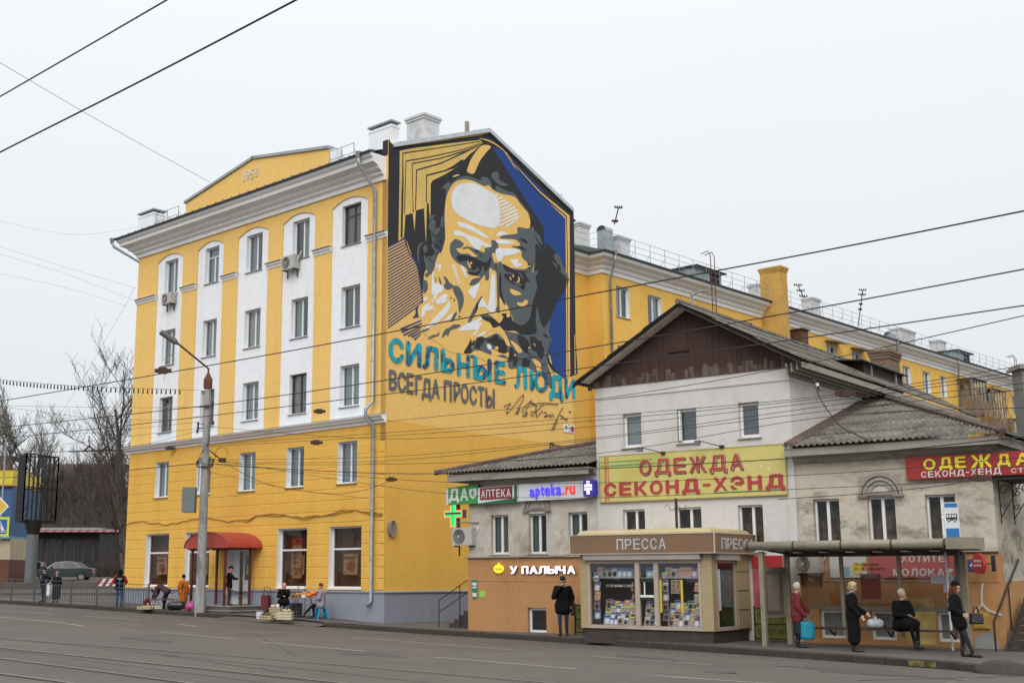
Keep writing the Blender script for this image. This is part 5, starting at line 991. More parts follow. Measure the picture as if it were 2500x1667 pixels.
ws_ = sign('white pharmacy web address sign with blue and red letters', a[0]+.01, b[0]-.0, T(1125, 612)[1], T(1125, 388)[1], -.12, .09, SWH); sx_ = a[0]+.01; sz_ = T(1125, 612)[1]
EB = M('lit_blue', (.08, .05, .7), .4, 0, emit=(.10, .06, .85), es=.45); ER = M('lit_red', (.8, .04, .02), .4, 0, emit=(.85, .05, .03), es=.4)
for c, x0_, x1_, t, bt in (('a', 1262, 1333, 452, 550), ('p', 1340, 1400, 442, 582), ('t', 1412, 1452, 415, 540), ('e', 1460, 1532, 430, 536), ('k', 1545, 1605, 382, 532), ('a', 1610, 1682, 418, 528)):
    p = T(x0_, t, -.22); q = T(x1_, bt, -.22); m = MB(); put_text(m, c, rect(p[0]-sx_, q[0]-sx_, q[1]-sz_, p[1]-sz_, -.10), None, .03, .03); m.build('letter', EB, ws_)
for c, x0_, x1_, t, bt in (('.', 1695, 1720, 492, 520), ('r', 1735, 1782, 412, 520), ('u', 1792, 1862, 405, 512)):
    p = T(x0_, t, -.22); q = T(x1_, bt, -.22); m = MB(); put_text(m, c, rect(p[0]-sx_, q[0]-sx_, q[1]-sz_, p[1]-sz_, -.10), None, .03, .03); m.build('letter', ER, ws_)
bx = thing('light_box', 'blue square light box with a white cross next to the yellow banner', 'sign', F2.W(T(1965, 400, -.35)[0], -.35, T(1965, 552, -.35)[1]), F2.a)
bwid = T(2100, 400, -.35)[0] - T(1965, 400, -.35)[0]; bh = T(2030, 325, -.35)[1] - T(2030, 550, -.35)[1]
BLX = M('box_blue', (.03, .02, .30), .4, 0, emit=(.05, .03, .4), es=.25); m = MB(); m.prism([(bwid*a_, bh*b_) for a_, b_ in ((.12, 0), (.88, 0), (1, .1), (1, .9), (.88, 1), (.12, 1), (0, .9), (0, .1))], lambda u, v, w_: (u, w_, v), .25); m.build('box', BLX, bx)
m = MB(); q = bwid; m.box(q*.34, q*.66, -.012, -.002, bh*.12, bh*.92); m.box(q*.12, q*.34, -.012, -.002, bh*.36, bh*.72); m.box(q*.66, q*.88, -.012, -.002, bh*.36, bh*.72); m.build('white_cross', M('lit_white', (.8, .8, .82), .4, 0, emit=(.8, .8, .9), es=.35), bx)
on(bx, 'apteka.ru', q*.16, q*.84, bh*.48, bh*.60, -.014, EB, .003, .0)
# green neon cross
nc = thing('neon_cross', 'lit green and red pharmacy cross on an arm left of the small house', 'sign', F2.W(-.95, -.2, 1.05), F2.a)
cxx = T(238, 780, -.25); NG = M('neon_green', (.01, .6, .12), .4, 0, emit=(.0, 1, .22), es=.55); NR = M('neon_red', (.95, .15, .08), .4, 0, emit=(1, .18, .08), es=.5); NB = M('cross_case', (.12, .12, .13), .5)
X, Z = cxx[0] + .95, cxx[1] - 1.05; hw = (T(360, 780)[0] - T(118, 780)[0]) / 2; hh = (T(238, 600)[1] - T(238, 960)[1]) / 2; aw = .14
def cross(m, k, y0, y1, mat, s=1.): a_ = aw*k; m.box(X-a_, X+a_, y0, y1, Z-hh*s, Z+hh*s, mat); m.box(X-hw*s, X-a_, y0, y1, Z-a_, Z+a_, mat); m.box(X+a_, X+hw*s, y0, y1, Z-a_, Z+a_, mat)
m = MB(); cross(m, 1, 0, .22, NB); m.build('case', None, nc); m = MB(); cross(m, 1, -.006, -.001, NR); m.build('red_outline', None, nc); m = MB(); cross(m, .72, -.012, -.0065, NG, .90); m.build('green_field', None, nc)
m = MB(); m.box(X-hw*.85, X+hw*.85, -.016, -.0125, Z-.02, Z+.05); m.box(X-.008, X+.008, -.016, -.0125, Z-hh*.75, Z+hh*.75); m.build('display_line', BLK, nc)
m = MB()
for k in range(11): m.box(X-hw*.8+k*hw*.15, X-hw*.8+k*hw*.15+.018, -.02, -.0165, Z-.015, Z+.005)
m.build('red_dots', NR, nc, kind='stuff'); m = MB(); m.tube([(X+.1, .1, Z-.28), (1.4, .15, Z-.30)], .025, 5); m.build('arm', GREYW, nc)
# lit bakery lettering
LW = M('lit_letter', (.8, .78, .85), .4, 0, emit=(.95, .9, 1), es=.9); LB = M('letter_back', (.10, .02, .02), .6)
def J(x, y, yl=-.1): q = F2.hy(1050 + x*.3191, 1080 + y*.3191, yl); return q.x, q.z
up = thing('lit_lettering', 'lit white bakery name letters on the orange wall above the man in a cap', 'sign', F2.W(J(612, 925)[0], -.06, J(612, 1003)[1]), F2.a); ox_, oz_ = J(612, 925)[0], J(612, 1003)[1]
for c, a, b in (('У', 612, 668), ('П', 702, 752), ('А', 762, 822), ('Л', 828, 890), ('Ы', 897, 975), ('Ч', 982, 1036), ('А', 1050, 1110)):
    p = J(a, 925); q = J(b, 1003); zt_ = J(a, 928)[1] - oz_; zb_ = J(a, 1003)[1] - oz_
    zt_, zb_ = .25, 0.0
    m = MB(); put_text(m, c, rect(p[0]-ox_+.015, q[0]-ox_+.03, zb_-.015, zt_-.01, .0), None, .03, .03); m.build('letter_back', LB, up); m = MB(); put_text(m, c, rect(p[0]-ox_, q[0]-ox_, zb_, zt_, -.03), None, .03, .03); m.build('letter', LW, up)
p = J(525, 965); YB_ = M('badge_yellow', (.9, .75, .02), .4, 0, emit=(.95, .8, .02), es=.55)
bd = thing('round_badge', 'lit yellow oval badge left of the bakery letters', 'sign', F2.W(p[0], -.06, p[1]), F2.a)
m = MB(); m.prism([(.20*math.cos(k*math.pi/16), .14*math.sin(k*math.pi/16)) for k in range(32)], lambda u, v, w_: (u, -.06 + w_, v), .05); m.box(-.035, .035, -.062, -.012, .1, .2); m.build('badge', YB_, bd)
on(bd, 'Палыча', -.14, .14, -.05, .05, -.062, LB, .003, .0); m = MB(); m.tube([(-.04, -.065, .03), (-.04, -.065, .18), (-.02, -.065, .19), (.02, -.065, .19), (.04, -.065, .18), (.04, -.065, .03)], .005, 4); m.build('badge_line', LB, bd)
# notices by the pharmacy corner
nb = thing('notice_board', 'green and white opening hours notices at the pharmacy corner', 'notice', F2.W(J(312, 1050)[0], -.035, J(312, 1192)[1]), F2.a); nz = J(312, 1192)[1]; nx0 = J(312, 1050)[0]; nx1 = J(352, 1050)[0]; nzt = J(312, 1050)[1]
m = MB(); m.box(0, nx1-nx0, -.02, 0, (nzt-nz)*.44, nzt-nz); m.box(0.02, nx1-nx0-.0, -.02, 0, 0, (nzt-nz)*.41); m.build('board', M('notice_green', (.02, .20, .11)), nb)
m = MB(); m.box(.015, nx1-nx0-.015, -.024, -.0205, (nzt-nz)*.56, (nzt-nz)*.86); m.box(.035, nx1-nx0-.015, -.024, -.0205, (nzt-nz)*.1, (nzt-nz)*.31); m.build('paper', SWH, nb); on(nb, '8-21', .02, nx1-nx0-.02, (nzt-nz)*.62, (nzt-nz)*.74, -.025, BLK, .003, .02)
m = MB(); pa = J(372, 1132); pb = J(415, 1180); gn = thing('notice', 'small bright green paper notice on the orange wall', 'notice', F2.W(pa[0], -.035, pb[1]), F2.a); m.box(0, pb[0]-pa[0], -.006, 0, 0, pa[1]-pb[1]); m.build('paper', M('lime_paper', (.30, .55, .10)), gn)
# dairy shop signs behind the shelter
a = F2.hy(2125, 1360, -.04); b = F2.hy(2362, 1410, -.04)
ml = sign('red milk question sign seen through the bus shelter glass', a.x, b.x, b.z, a.z+.02, -.04, .05, M('milk_red', (.42, .05, .04), .5, .1, 2))
def Zz(x, y, yl=-.1): q = F2.hy(1820 + x*.28912, 1290 + y*.28912, yl); return q.x - a.x, q.z - b.z
p = Zz(1312, 215); q = Zz(1685, 282); letters(ml, 'ХОТИТЕ', p[0], q[0], Zz(1500, 282)[1], Zz(1500, 222)[1], -.052, WL, .005, .03, .2)
p = Zz(1245, 340); q = Zz(1758, 400); letters(ml, 'МОЛОКА?', p[0], q[0], Zz(1500, 400)[1], Zz(1500, 335)[1], -.052, WL, .005, .03, .2)
p0 = F2.hy(2026, 1360, -.04); p1 = F2.hy(2118, 1400, -.04)
pk = sign('white shop poster with yellow sun drawing seen through shelter glass', p0.x, p1.x, p1.z-.1, p0.z+.05, -.04, .04, SWH, 'poster')
m = MB(); m.tube([(.75*(p1.x-p0.x), -.045, .25), (.75*(p1.x-p0.x), -.05, .25)], .16, 16, YLW); m.tube([(.95*(p1.x-p0.x), -.043, .3), (.95*(p1.x-p0.x), -.046, .3)], .12, 14, M('orange_print', (.55, .2, .04))); m.box(.3, .55, -.05, -.041, .05, .3, M('blue_print', (.2, .4, .5))); m.build('print', None, pk)
# house number and round sign
a = F2.hy(2362, 1368, -.05); b = F2.hy(2380, 1393, -.05)
hn = thing('house_number_plate', 'blue house number plate 4 behind the round red sign', 'sign', F2.W(a.x, -.035, b.z), F2.a); m = MB(); m.box(0, .30, -.02, 0, 0, a.z-b.z+.04); m.build('plate', M('plate_blue', (.03, .06, .16)), hn); on(hn, '4', .05, .16, .07, .24, -.021, WL, .003, .02)
rsn = thing('round_sign', 'round red double sided milk sign on a bracket', 'sign', F2.W(F2.hy(2393, 1400, -.5).x, -.5, F2.hy(2393, 1375, -.5).z), F2.a); RD_ = M('disc_red', (.40, .03, .03), .4)
dsc = MB(); n = 28; rr_ = .255; th = R(-28)
dsc.prism([(rr_*.72*math.cos(2*math.pi*k/n), rr_*math.sin(2*math.pi*k/n)) for k in range(n)], lambda u, v, w_: (u*math.cos(th) - (w_-.06)*math.sin(th), u*math.sin(th) + (w_-.06)*math.cos(th), v), .12); dsc.build('disc', RD_, rsn)
for s_, z_ in (('ХОТИТЕ', .03), ('МОЛОКА?', -.08)):
    m = MB(); put_text(m, s_, lambda u, v, w_: ((-.12+.24*u)*math.cos(th) - (-.066-w_)*math.sin(th), (-.12+.24*u)*math.sin(th) + (-.066-w_)*math.cos(th), z_ + .06*v), None, .003, .03); m.build('lettering', WL, rsn)
MB().box(.26, .35, .1, .18, -.2, .2).build('wall_plate', BLK, rsn); MB().tube([(0, .06, 0), (.3, .14, 0)], .02, 5).build('bracket', BLK, rsn)
# floodlights of the banner
for (px, py) in ((1562, 1096), (1703, 1080)):
    q = F2.hy(px, py, -.55); o = thing('flood_light', 'small grey flood light on an arm above the %s of the yellow banner' % ('left end' if px < 1600 else 'middle'), 'lamp', F2.W(q.x, -.55, q.z), F2.a, group='flood lights above the yellow banner')
    m = MB(); m.box(-.08, .08, -.06, .05, -.08, .06); m.build('lamp_head', M('lamp_grey', (.14, .14, .15)), o); m = MB(); m.tube([(.05, 0, .05), (.55, .45, -.12)], .014, 5); m.box(.50, .62, .40, .5, -.17, -.08); m.build('arm', BLK, o)
# red panel and fence pieces beside the kiosk
a = F2.hy(1836, 1356, -.03); b = F2.hy(1912, 1385, -.03); rp_ = sign('plain red board on the wall between kiosk and shelter', a.x, b.x, b.z, a.z, -.03, .05, M('board_red', (.33, .02, .02), .5)); 
a = F2.hy(1838, 1390, -.03); b = F2.hy(1868, 1500, -.03); pp_ = sign('tall pink and red poster on the wall right of the kiosk', a.x, b.x, b.z, a.z, -.03, .03, M('poster_pink', (.42, .12, .13), .5, .5, 2, col2=(.28, .03, .03)), 'poster')
OLV = M('olive_panel', (.16, .16, .03), .8, .25, 4)
for (pa, pb, lab) in ((1404, 1425, 'olive metal fence panel between the man in a cap and the kiosk'), (1842, 1935, 'olive metal fence panel between kiosk and bus shelter')):
    a = F2.hy(pa, 1500, -.35); b = F2.hy(pb, 1500, -.35); o = thing('fence_panel', lab, 'fence', F2.W(a.x, -.35, -1.87), F2.a); m = MB(); m.box(0, b.x-a.x, 0, .02, .05, .95); m.build('panel', OLV, o); m = MB(); L_ = b.x-a.x
    for xx in (0, L_): m.box(xx-.015, xx+.015, -.03, 0, 0, 1.0)
    for z_ in (.1, .5, .93): m.box(0, L_, -.03, -.005, z_, z_+.02)
    k = .18
    while k < L_: 
        for cz_ in (.28, .72): m.tube([(k + .12*(1-t/18)*math.cos(t*.6), -.02, cz_ + .12*(1-t/18)*math.sin(t*.6)) for t in range(17)], .007, 4)
        k += .32
    m.build('scroll_work', IR, o)
# ================================================================ press kiosk
kp = ground_hit(1745, 1571); F3 = Frame(kp.x, kp.y, -38); KZ = kp.z
KS = thing('press_kiosk', 'beige press kiosk with brown sign band and magazines behind glass', 'kiosk', (kp.x, kp.y, KZ), F3.a, zb=0)
def k_(px, py, y=0): q = F3.hy(px, py, y); return q.x, q.z - KZ
KC = stained('kiosk_cream', (.35, .28, .155), (.30, .23, .12), (.39, .32, .19), s1=1, s2=3, rough=.5, bump=.05); KB = M('kiosk_brown', (.20, .115, .062), .6, .08); KF = M('kiosk_frame', (.40, .33, .27), .5, .12); KP = M('kiosk_plinth', (.045, .033, .03), .8, .25, 4); KR = M('shutter_box', (.42, .38, .34), .5, .1)
xl = -4.22; dp = 2.42; zs0, zs1 = k_(1745, 1541)[1], k_(1740, 1348)[1]; zb0, zb1 = zs1, k_(1740, 1301)[1]
m = MB(); m.box(xl+.06, -.06, .06, dp-.05, -.1, zs0-.003); m.build('plinth', KP, KS)
m = MB()
for (a, b) in ((xl, xl+.26), (-.34, 0)): m.box(a, b, 0, .12, zs0, zs1)
m.prism([(-.34, .12), (0, .12), (0, .26), (-.1, .26)], lambda u, v, w_: (u, v, zs0 + w_), zs1-zs0); m.box(-.08, 0, 1.5, dp, zs0, zs1); m.box(xl, xl+.08, .12, dp, zs0, zs1); m.box(xl+.08, -.08, dp-.08, dp, zs0, zs1); m.build('body_wall', KC, KS)
m = MB()
for k in range(4): m.box(-.02, .03, 1.56, dp-.03, zs0+.03+k*(zs1-zs0)/4, zs0+(k+1)*(zs1-zs0)/4-.02); m.build('side_cladding', KC, KS) if k == 3 else None
m = MB(); m.box(xl+.26, -.34, 0, .08, zs0, zs0+.10); m.box(-.08, 0, .26, 1.5, zs0, zs0+.1); m.box(xl+.27, -.35, .0, .08, zs1-.28, zs1-.0)
xs_ = [xl+.26, k_(1550, 1400)[0], k_(1559, 1400)[0], k_(1596, 1400)[0], k_(1605, 1400)[0], -.34]
for a, b in ((xs_[0], xs_[0]+.07), (xs_[1], xs_[2]+.02), (xs_[3], xs_[4]+.02), (xs_[5]-.07, xs_[5])): m.box(a, b, -.015, .08, zs0+.1, zs1-.28)
m.box(-.08, .01, .26, .34, zs0+.1, zs1-.28); m.box(-.08, .01, 1.44, 1.5, zs0+.1, zs1-.28); m.box(-.08, .01, .26, 1.5, zs1-.28, zs1); m.build('window_frame', KF, KS)
wins = [(xs_[0]+.07, xs_[1]), (xs_[2]+.02, xs_[3]), (xs_[4]+.02, xs_[5]-.07)]
for a, b in wins: m = MB(); m.quad((a, .03, zs0+.1), (b, .03, zs0+.1), (b, .03, zs1-.28), (a, .03, zs1-.28)); m.build('pane', GLC, KS)
m = MB(); m.quad((-.03, .34, zs0+.1), (-.03, 1.44, zs0+.1), (-.03, 1.44, zs1-.28), (-.03, .34, zs1-.28)); m.build('pane', GLS, KS)
m = MB(); m.hexa([(xl+.2, -.02, zs1-.20), (-.28, -.02, zs1-.20), (-.28, 0, zs1-.2), (xl+.2, 0, zs1-.2), (xl+.2, -.16, zs1-.02), (-.28, -.16, zs1-.02), (-.28, 0, zs1-.02), (xl+.2, 0, zs1-.02)]); m.hexa([(xl+.2, -.14, zs1-.18), (-.28, -.14, zs1-.18), (-.28, 0, zs1-.2), (xl+.2, 0, zs1-.2), (xl+.2, -.17, zs1-.03), (-.28, -.17, zs1-.03), (-.28, 0, zs1-.03), (xl+.2, 0, zs1-.03)])
m.box(.001, .15, .22, 1.55, zs1-.2, zs1-.02); m.build('shutter_box', KR, KS)
m = MB(); m.box(xl-.2, .20, -.20, -.16, zb0, zb1); m.box(.16, .20, -.16, dp+.3, zb0, zb1); m.box(xl-.2, xl-.16, -.16, dp+.3, zb0, zb1); m.box(xl-.16, .16, -.16, dp+.25, zb0, zb0+.03); sb = m.build('sign_band', KB, KS)
m = MB(); 
for z_ in (zb0-.02, zb1): m.box(xl-.22, .22, -.22, -.15, z_, z_+.02); m.box(.15, .22, -.15, dp+.32, z_, z_+.02)
m.box(.195, .225, -.225, -.19, zb0, zb1); m.box(xl-.225, xl-.2, -.22, -.19, zb0, zb1); m.build('band_edge', M('edge_cream', (.5, .45, .38)), sb)
m = MB(); n = 7; 
for k in range(n):
    t0, t1 = math.pi/2*k/n, math.pi/2*(k+1)/n; i0, i1 = .28*(1-math.cos(t0)), .28*(1-math.cos(t1)); h0, h1 = zb1+.02+.15*math.sin(t0), zb1+.02+.15*math.sin(t1)
    A = [(xl-.05+i0, -.05+i0, h0), (.05-i0, -.05+i0, h0), (.05-i0, dp+.1-i0, h0), (xl-.05+i0, dp+.1-i0, h0)]; B = [(xl-.05+i1, -.05+i1, h1), (.05-i1, -.05+i1, h1), (.05-i1, dp+.1-i1, h1), (xl-.05+i1, dp+.1-i1, h1)]
    m.add(A + B, [(0,1,5,4), (1,2,6,5), (2,3,7,6), (3,0,4,7)] + ([(4,5,6,7)] if k == n-1 else []))
m.build('roof', M('kiosk_roof', (.44, .36, .20), .5, .1), KS)
def kword(x0, x1, z0, z1): letters(sb, 'ПРЕССА', x0, x1, z0, z1, -.203, M('kiosk_letter', (.42, .44, .46), .5), .008, .018, .22)
p = k_(1505, 1315, -.2); q = k_(1626, 1340, -.2); letters(sb, 'ПРЕССА', p[0], q[0], q[1], p[1], -.203, M('kiosk_letter', (.42, .44, .46), .5), .008, .018, .22)
y0_ = F3.hx(1761, 1325, .2).y; y1_ = F3.hx(1842, 1325, .2).y; zt_ = F3.hx(1761, 1312, .2).z - KZ; zb_ = F3.hx(1761, 1339, .2).z - KZ; x = y0_; wq = (y1_-y0_)/6
for i, c in enumerate('ПРЕССА'): mb = MB(); put_text(mb, c, lambda u, v, w_: (.203 + w_, y0_ + wq*(i + .84*u), zb_ + (zt_-zb_)*v), None, .008, .018); mb.build('letter', MATS['kiosk_letter'], sb)
# inside of the kiosk
m = MB(); m.box(xl+.1, -.1, 1.0, 1.02, zs0, zs1); m.box(xl+.1, -.12, .1, 1.0, zs0-.0, zs0+.08); m.build('inner_wall', M('kiosk_dark', (.03, .024, .02)), KS)
m = MB()
for a, b in wins: m.box(a, b, .1, .5, zs1-.70, zs1-.68)
m.build('shelf', M('shelf_grey', (.4, .4, .4)), KS)
m = MB(); a = wins[1]; m.box(a[0], a[1], .01, .05, zs0+.62*(zs1-zs0), zs0+.62*(zs1-zs0)+.10); m.box(a[0], a[1], .01, .05, zs0+.38*(zs1-zs0), zs0+.38*(zs1-zs0)+.08); m.build('dark_strip', BLK, KS)
m = MB(); m.box(a[0], a[1], .015, .045, zs0+.42*(zs1-zs0), zs0+.45*(zs1-zs0)); m.box(a[0]+.13, a[0]+.16, .015, .045, zs0+.45*(zs1-zs0), zs0+.62*(zs1-zs0)); m.build('hatch_frame', PVC, KS)
a = wins[2]
for xx in (a[0]+.02, a[0]+.68): m = MB(); m.box(xx, xx+.07, .012, .02, zs0+.48, zs1-.74); m.build('yellow_strip', M('strip_yellow', (.55, .42, .03)), KS)
m = MB(); m.box(.032-.06, .034-.06, .36, .56, zs0+.55, zs1-.45); m.build('price_list', SWH, KS)
cov = [M('cover_%d' % i, c, .45, .6, 26, col2=c2, lo=.45, hi=.55) for i, (c, c2) in enumerate([((.42, .27, .22), (.14, .07, .07)), ((.05, .20, .45), (.5, .5, .5)), ((.5, .06, .08), (.5, .42, .35)), ((.45, .38, .05), (.08, .18, .3)), ((.35, .4, .45), (.15, .12, .12)), ((.30, .14, .30), (.5, .45, .45)), ((.1, .28, .25), (.45, .4, .3)), ((.5, .47, .44), (.3, .15, .12))])]
mags = []
r7 = random.Random(11); magm = []
for c in cov:
    t = MB(); t.box(0, .20, 0, .006, 0, .26, c); t.box(.02, .18, -.002, -.0005, .20, .24, r7.choice([SWH, YLW, REDS, MBL])); t.box(.05, .15, -.002, -.0005, .04, .16, r7.choice([M('face_print', (.5, .32, .24)), MW, MK])); 
    me = t.build('magazine', None); magm.append(me.data); bpy.data.objects.remove(me)
CW_ = ['tan and brown', 'blue and white', 'red and cream', 'olive and blue', 'grey and black', 'purple and white', 'green and cream', 'white and brown']
def mag(x, y, z, lab, grp, s=1., tilt=.0, lean=-.12):
    ci = r7.randrange(len(magm)); lab = CW_[ci] + ' ' + lab; o = bpy.data.objects.new('magazine', magm[ci]); COL.objects.link(o); o.location = F3.W(x, y, z + KZ); o.rotation_euler = (lean, tilt, F3.a); o.scale = (s, 1, s); tag(o, lab, 'magazine', grp)
for wi, nm in ((0, 'left'), (1, 'narrow middle'), (2, 'right')):
    a, b = wins[wi]; x = a + .08
    while x < b - .12: mag(x, .22 + r7.random()*.03, zs1-.68, 'magazine on the top shelf, %s part of the %s window' % (['left', 'middle', 'right'][min(2, int(3*(x-a)/(b-a)))], nm), 'magazines on the top shelves', .95 + .25*r7.random(), r7.uniform(-.06, .06)); x += r7.uniform(.12, .2)
    for row in range(4):
        x = a + (.35 if wi == 0 else .18 if wi == 2 else .03)
        while x < b - .1: mag(x, .12 + .05*row, zs0+.10+.15*row, 'magazine, %s row, %s part of the %s window display' % (['lowest', 'second', 'third', 'top'][row], ['left', 'middle', 'right'][min(2, int(3*(x-a)/(b-a)))], nm), 'magazines in the lower displays', .8 + .3*r7.random(), r7.uniform(-.12, .12), -.3); x += r7.uniform(.13, .2)
    if wi != 1:
        for k in range(5): mag(a + .02 + .02*r7.random(), .15, zs0+.25+.27*k, 'magazine hung at the left edge of the %s kiosk window' % nm, 'magazines hung at window edges', 1., r7.uniform(-.1, .1))
        for k in range(3): mag(b - .22, .15, zs0+.4+.33*k, 'magazine hung at the right edge of the %s kiosk window' % nm, 'magazines hung at window edges', 1., r7.uniform(-.1, .1))
for k in range(14): mag(wins[0][0] + .38 + .062*k, .25, zs1-.95, 'small colourful packet in the row below the kiosk top shelf', 'packets in a row', .28 + .0*k)
o = thing('sticker_sheet', 'pale sheet of picture cards behind the right kiosk window', 'poster', F3.W(wins[2][0]+.34, .1, zs1-1.12+KZ), F3.a); m = MB(); m.box(0, .34, 0, .01, 0, .38); m.build('sheet', M('card_cream', (.45, .38, .28)), o)
for i in range(2):
    for j in range(3): m = MB(); m.box(.02+.16*i, .15+.16*i, -.006, -.001, .02+.12*j, .12+.12*j); m.build('picture', cov[0], o)
# ================================================================ bus shelter
sp = ground_hit(1869, 1577); F4 = Frame(sp.x, sp.y, -40); SZ = sp.z
SH = thing('bus_shelter', 'beige glass bus shelter with tubular roof edge and dark bench', 'bus shelter', (sp.x, sp.y, SZ), F4.a)
def s_(px, py, y=0): q = F4.hy(px, py, y); return q.x, q.z - SZ
KB2 = stained('shelter_beige', (.24, .215, .16), (.17, .15, .11), (.29, .265, .21), s1=1.5, s2=4, rough=.5, bump=.05); D_ = 1.38; xr = s_(2353, 1400, D_)[0] - .0; zr = s_(1860, 1345)[1]; zt = s_(1832, 1333)[1]
m = MB(); m.box(-.06, .06, -.06, .06, 0, zr); m.build('post', KB2, SH)
bps = [s_(px, 1400, D_)[0] for px in (1922, 2055, 2196, 2353)]
for i, xx in enumerate(bps): m = MB(); m.box(xx-(.07 if i in (0, 3) else .04), xx+(.07 if i in (0, 3) else .04), D_-.05, D_+.05, 0 if i in (0, 3) else .30, zr-.06); m.build('post', KB2, SH)
m = MB(); m.box(xr-.06, xr+.06, .9, 1.02, 0, zr); m.box(bps[0], bps[3], D_-.06, D_+.06, zr-.14, zr-.03); m.box(bps[0], bps[3], D_-.04, D_+.04, s_(2055, 1484, D_)[1]-.04, s_(2055, 1484, D_)[1]+.05); m.build('beam', M('shelter_dark_beam', (.10, .09, .07)), SH)
tx = s_(2317, 1330)[0]
m = MB(); m.tube([(-.42, -.1, zt), (tx, -.1, zt)], .115, 16); m.build('roof_tube', KB2, SH, smooth=True)
m = MB()
for k in range(5): xx = -.3 + (tx+.25)*k/4.0; m.tube([(xx-.02, -.1, zt), (xx+.02, -.1, zt)], .122, 16)
m.build('tube_ring', RUST, SH, kind='stuff')
m = MB(); m.box(tx, s_(2385, 1330)[0], -.25, .6, zt-.14, zt+.13); m.build('end_cap', KB2, SH)
m = MB(); m.hexa([(-.3, -.02, zt-.06), (tx+.3, -.02, zt-.06), (tx+.3, D_+.25, zr-.02), (-.3, D_+.25, zr-.02), (-.3, -.02, zt-.02), (tx+.3, -.02, zt-.02), (tx+.3, D_+.25, zr+.03), (-.3, D_+.25, zr+.03)]); m.build('roof_panel', M('roof_tinted', (.16, .14, .10), .4), SH)
for k in range(7): xx = .35 + k*(tx-.6)/6; m = MB(); m.tube([(xx-.15, 0, zt-.12), (xx+.05, .5, zt-.18), (xx+.05, D_-.03, zr-.1)], .03, 6); m.box(xx-.02, xx+.28, .5, .6, zt-.19, zt-.15); m.build('roof_rib', M('rib_dark', (.05, .045, .04)), SH)
zg = s_(2055, 1484, D_)[1] + .05
for a, b in zip(bps, bps[1:]): m = MB(); m.quad((a+.05, D_, zg), (b-.05, D_, zg), (b-.05, D_, zr-.14), (a+.05, D_, zr-.14)); m.build('glass_panel', GLB, SH)
# side timetable frame between front post and back post
m = MB(); m.box(-.03, .03, .08, D_-.08, .72, .80); m.box(-.03, .03, .08, D_-.08, 1.95, 2.05); m.box(-.03, .03, .08, .14, .80, 1.95); m.box(-.03, .03, D_-.14, D_-.08, .80, 1.95); sf = m.build('side_frame', KB2, SH)
m = MB(); m.box(-.01, .01, .14, D_-.14, .80, 1.95); m.build('side_panel', M('timetable_glass', (.14, .115, .095), .3), sf); m = MB(); m.box(.011, .014, .25, D_-.4, .9, 1.85); m.build('timetable', M('faded_paper', (.25, .22, .19), .8, .3, 20), sf)
put = MB(); put_text(put, 'остановка', rect(0, .9, 0, .08, 0), None, .003, .01)
zs_ = s_(2100, 1395, D_)
m = MB(); put_text(m, 'Остановка', rect(s_(2085, 1380, D_)[0], s_(2145, 1380, D_)[0], s_(2100, 1381, D_)[1], s_(2100, 1373, D_)[1], D_-.01), None, .003, .01); put_text(m, 'ул. М. Горького', rect(s_(2085, 1392, D_)[0], s_(2162, 1390, D_)[0], s_(2100, 1393, D_)[1], s_(2100, 1383, D_)[1], D_-.01), None, .003, .01)
put_text(m, 'Тула - город-герой!', rect(s_(2085, 1475, D_)[0], s_(2172, 1470, D_)[0], s_(2100, 1478, D_)[1], s_(2100, 1469, D_)[1], D_-.01), None, .003, .01); m.build('glass_lettering', M('print_dark', (.05, .03, .02)), SH)
for k, (a, b, c, d) in enumerate(((2272, 1404, 2331, 1424), (2303, 1423, 2331, 1445))):
    p = s_(a, b, D_-.02); q = s_(c, d, D_-.02); o = thing('paper_notice', ('wide' if k == 0 else 'lower small') + ' white paper notice taped to the shelter glass', 'notice', F4.W(p[0], D_-.03, SZ+q[1]), F4.a); m = MB(); m.box(0, q[0]-p[0], 0, .003, 0, p[1]-q[1]); m.build('sheet', M('notice_paper', (.42, .41, .46), .8, .15, 60), o)
p = s_(2102, 1400, D_+.1); q = s_(2155, 1462, D_+.1); o = thing('red_poster', 'dark red square emblem poster on the middle shelter glass', 'poster', F4.W(p[0], D_+.03, SZ+q[1]), F4.a); m = MB(); m.box(0, q[0]-p[0], 0, .003, 0, p[1]-q[1]); m.build('sheet', M('poster_red', (.34, .04, .015), .7), o)
# bench
zb_ = s_(2200, 1537, .85)[1]; bx0, bx1 = s_(1996, 1530, .85)[0], s_(2345, 1537, .85)[0]
for k in range(3): m = MB(); m.box(bx0, bx1, .68+.13*k, .79+.13*k, zb_-.03, zb_+.02); m.build('bench_slat', M('bench_brown', (.05, .025, .018), .6, .3, 5), SH)
for xx in (bx0+.3, (bx0+bx1)/2, bx1-.25): MB().tube([(xx, .9, zb_-.03), (xx, 1.2, zb_-.2), (xx, D_, zb_+.05)], .025, 5).build('bench_bracket', BLK, SH)
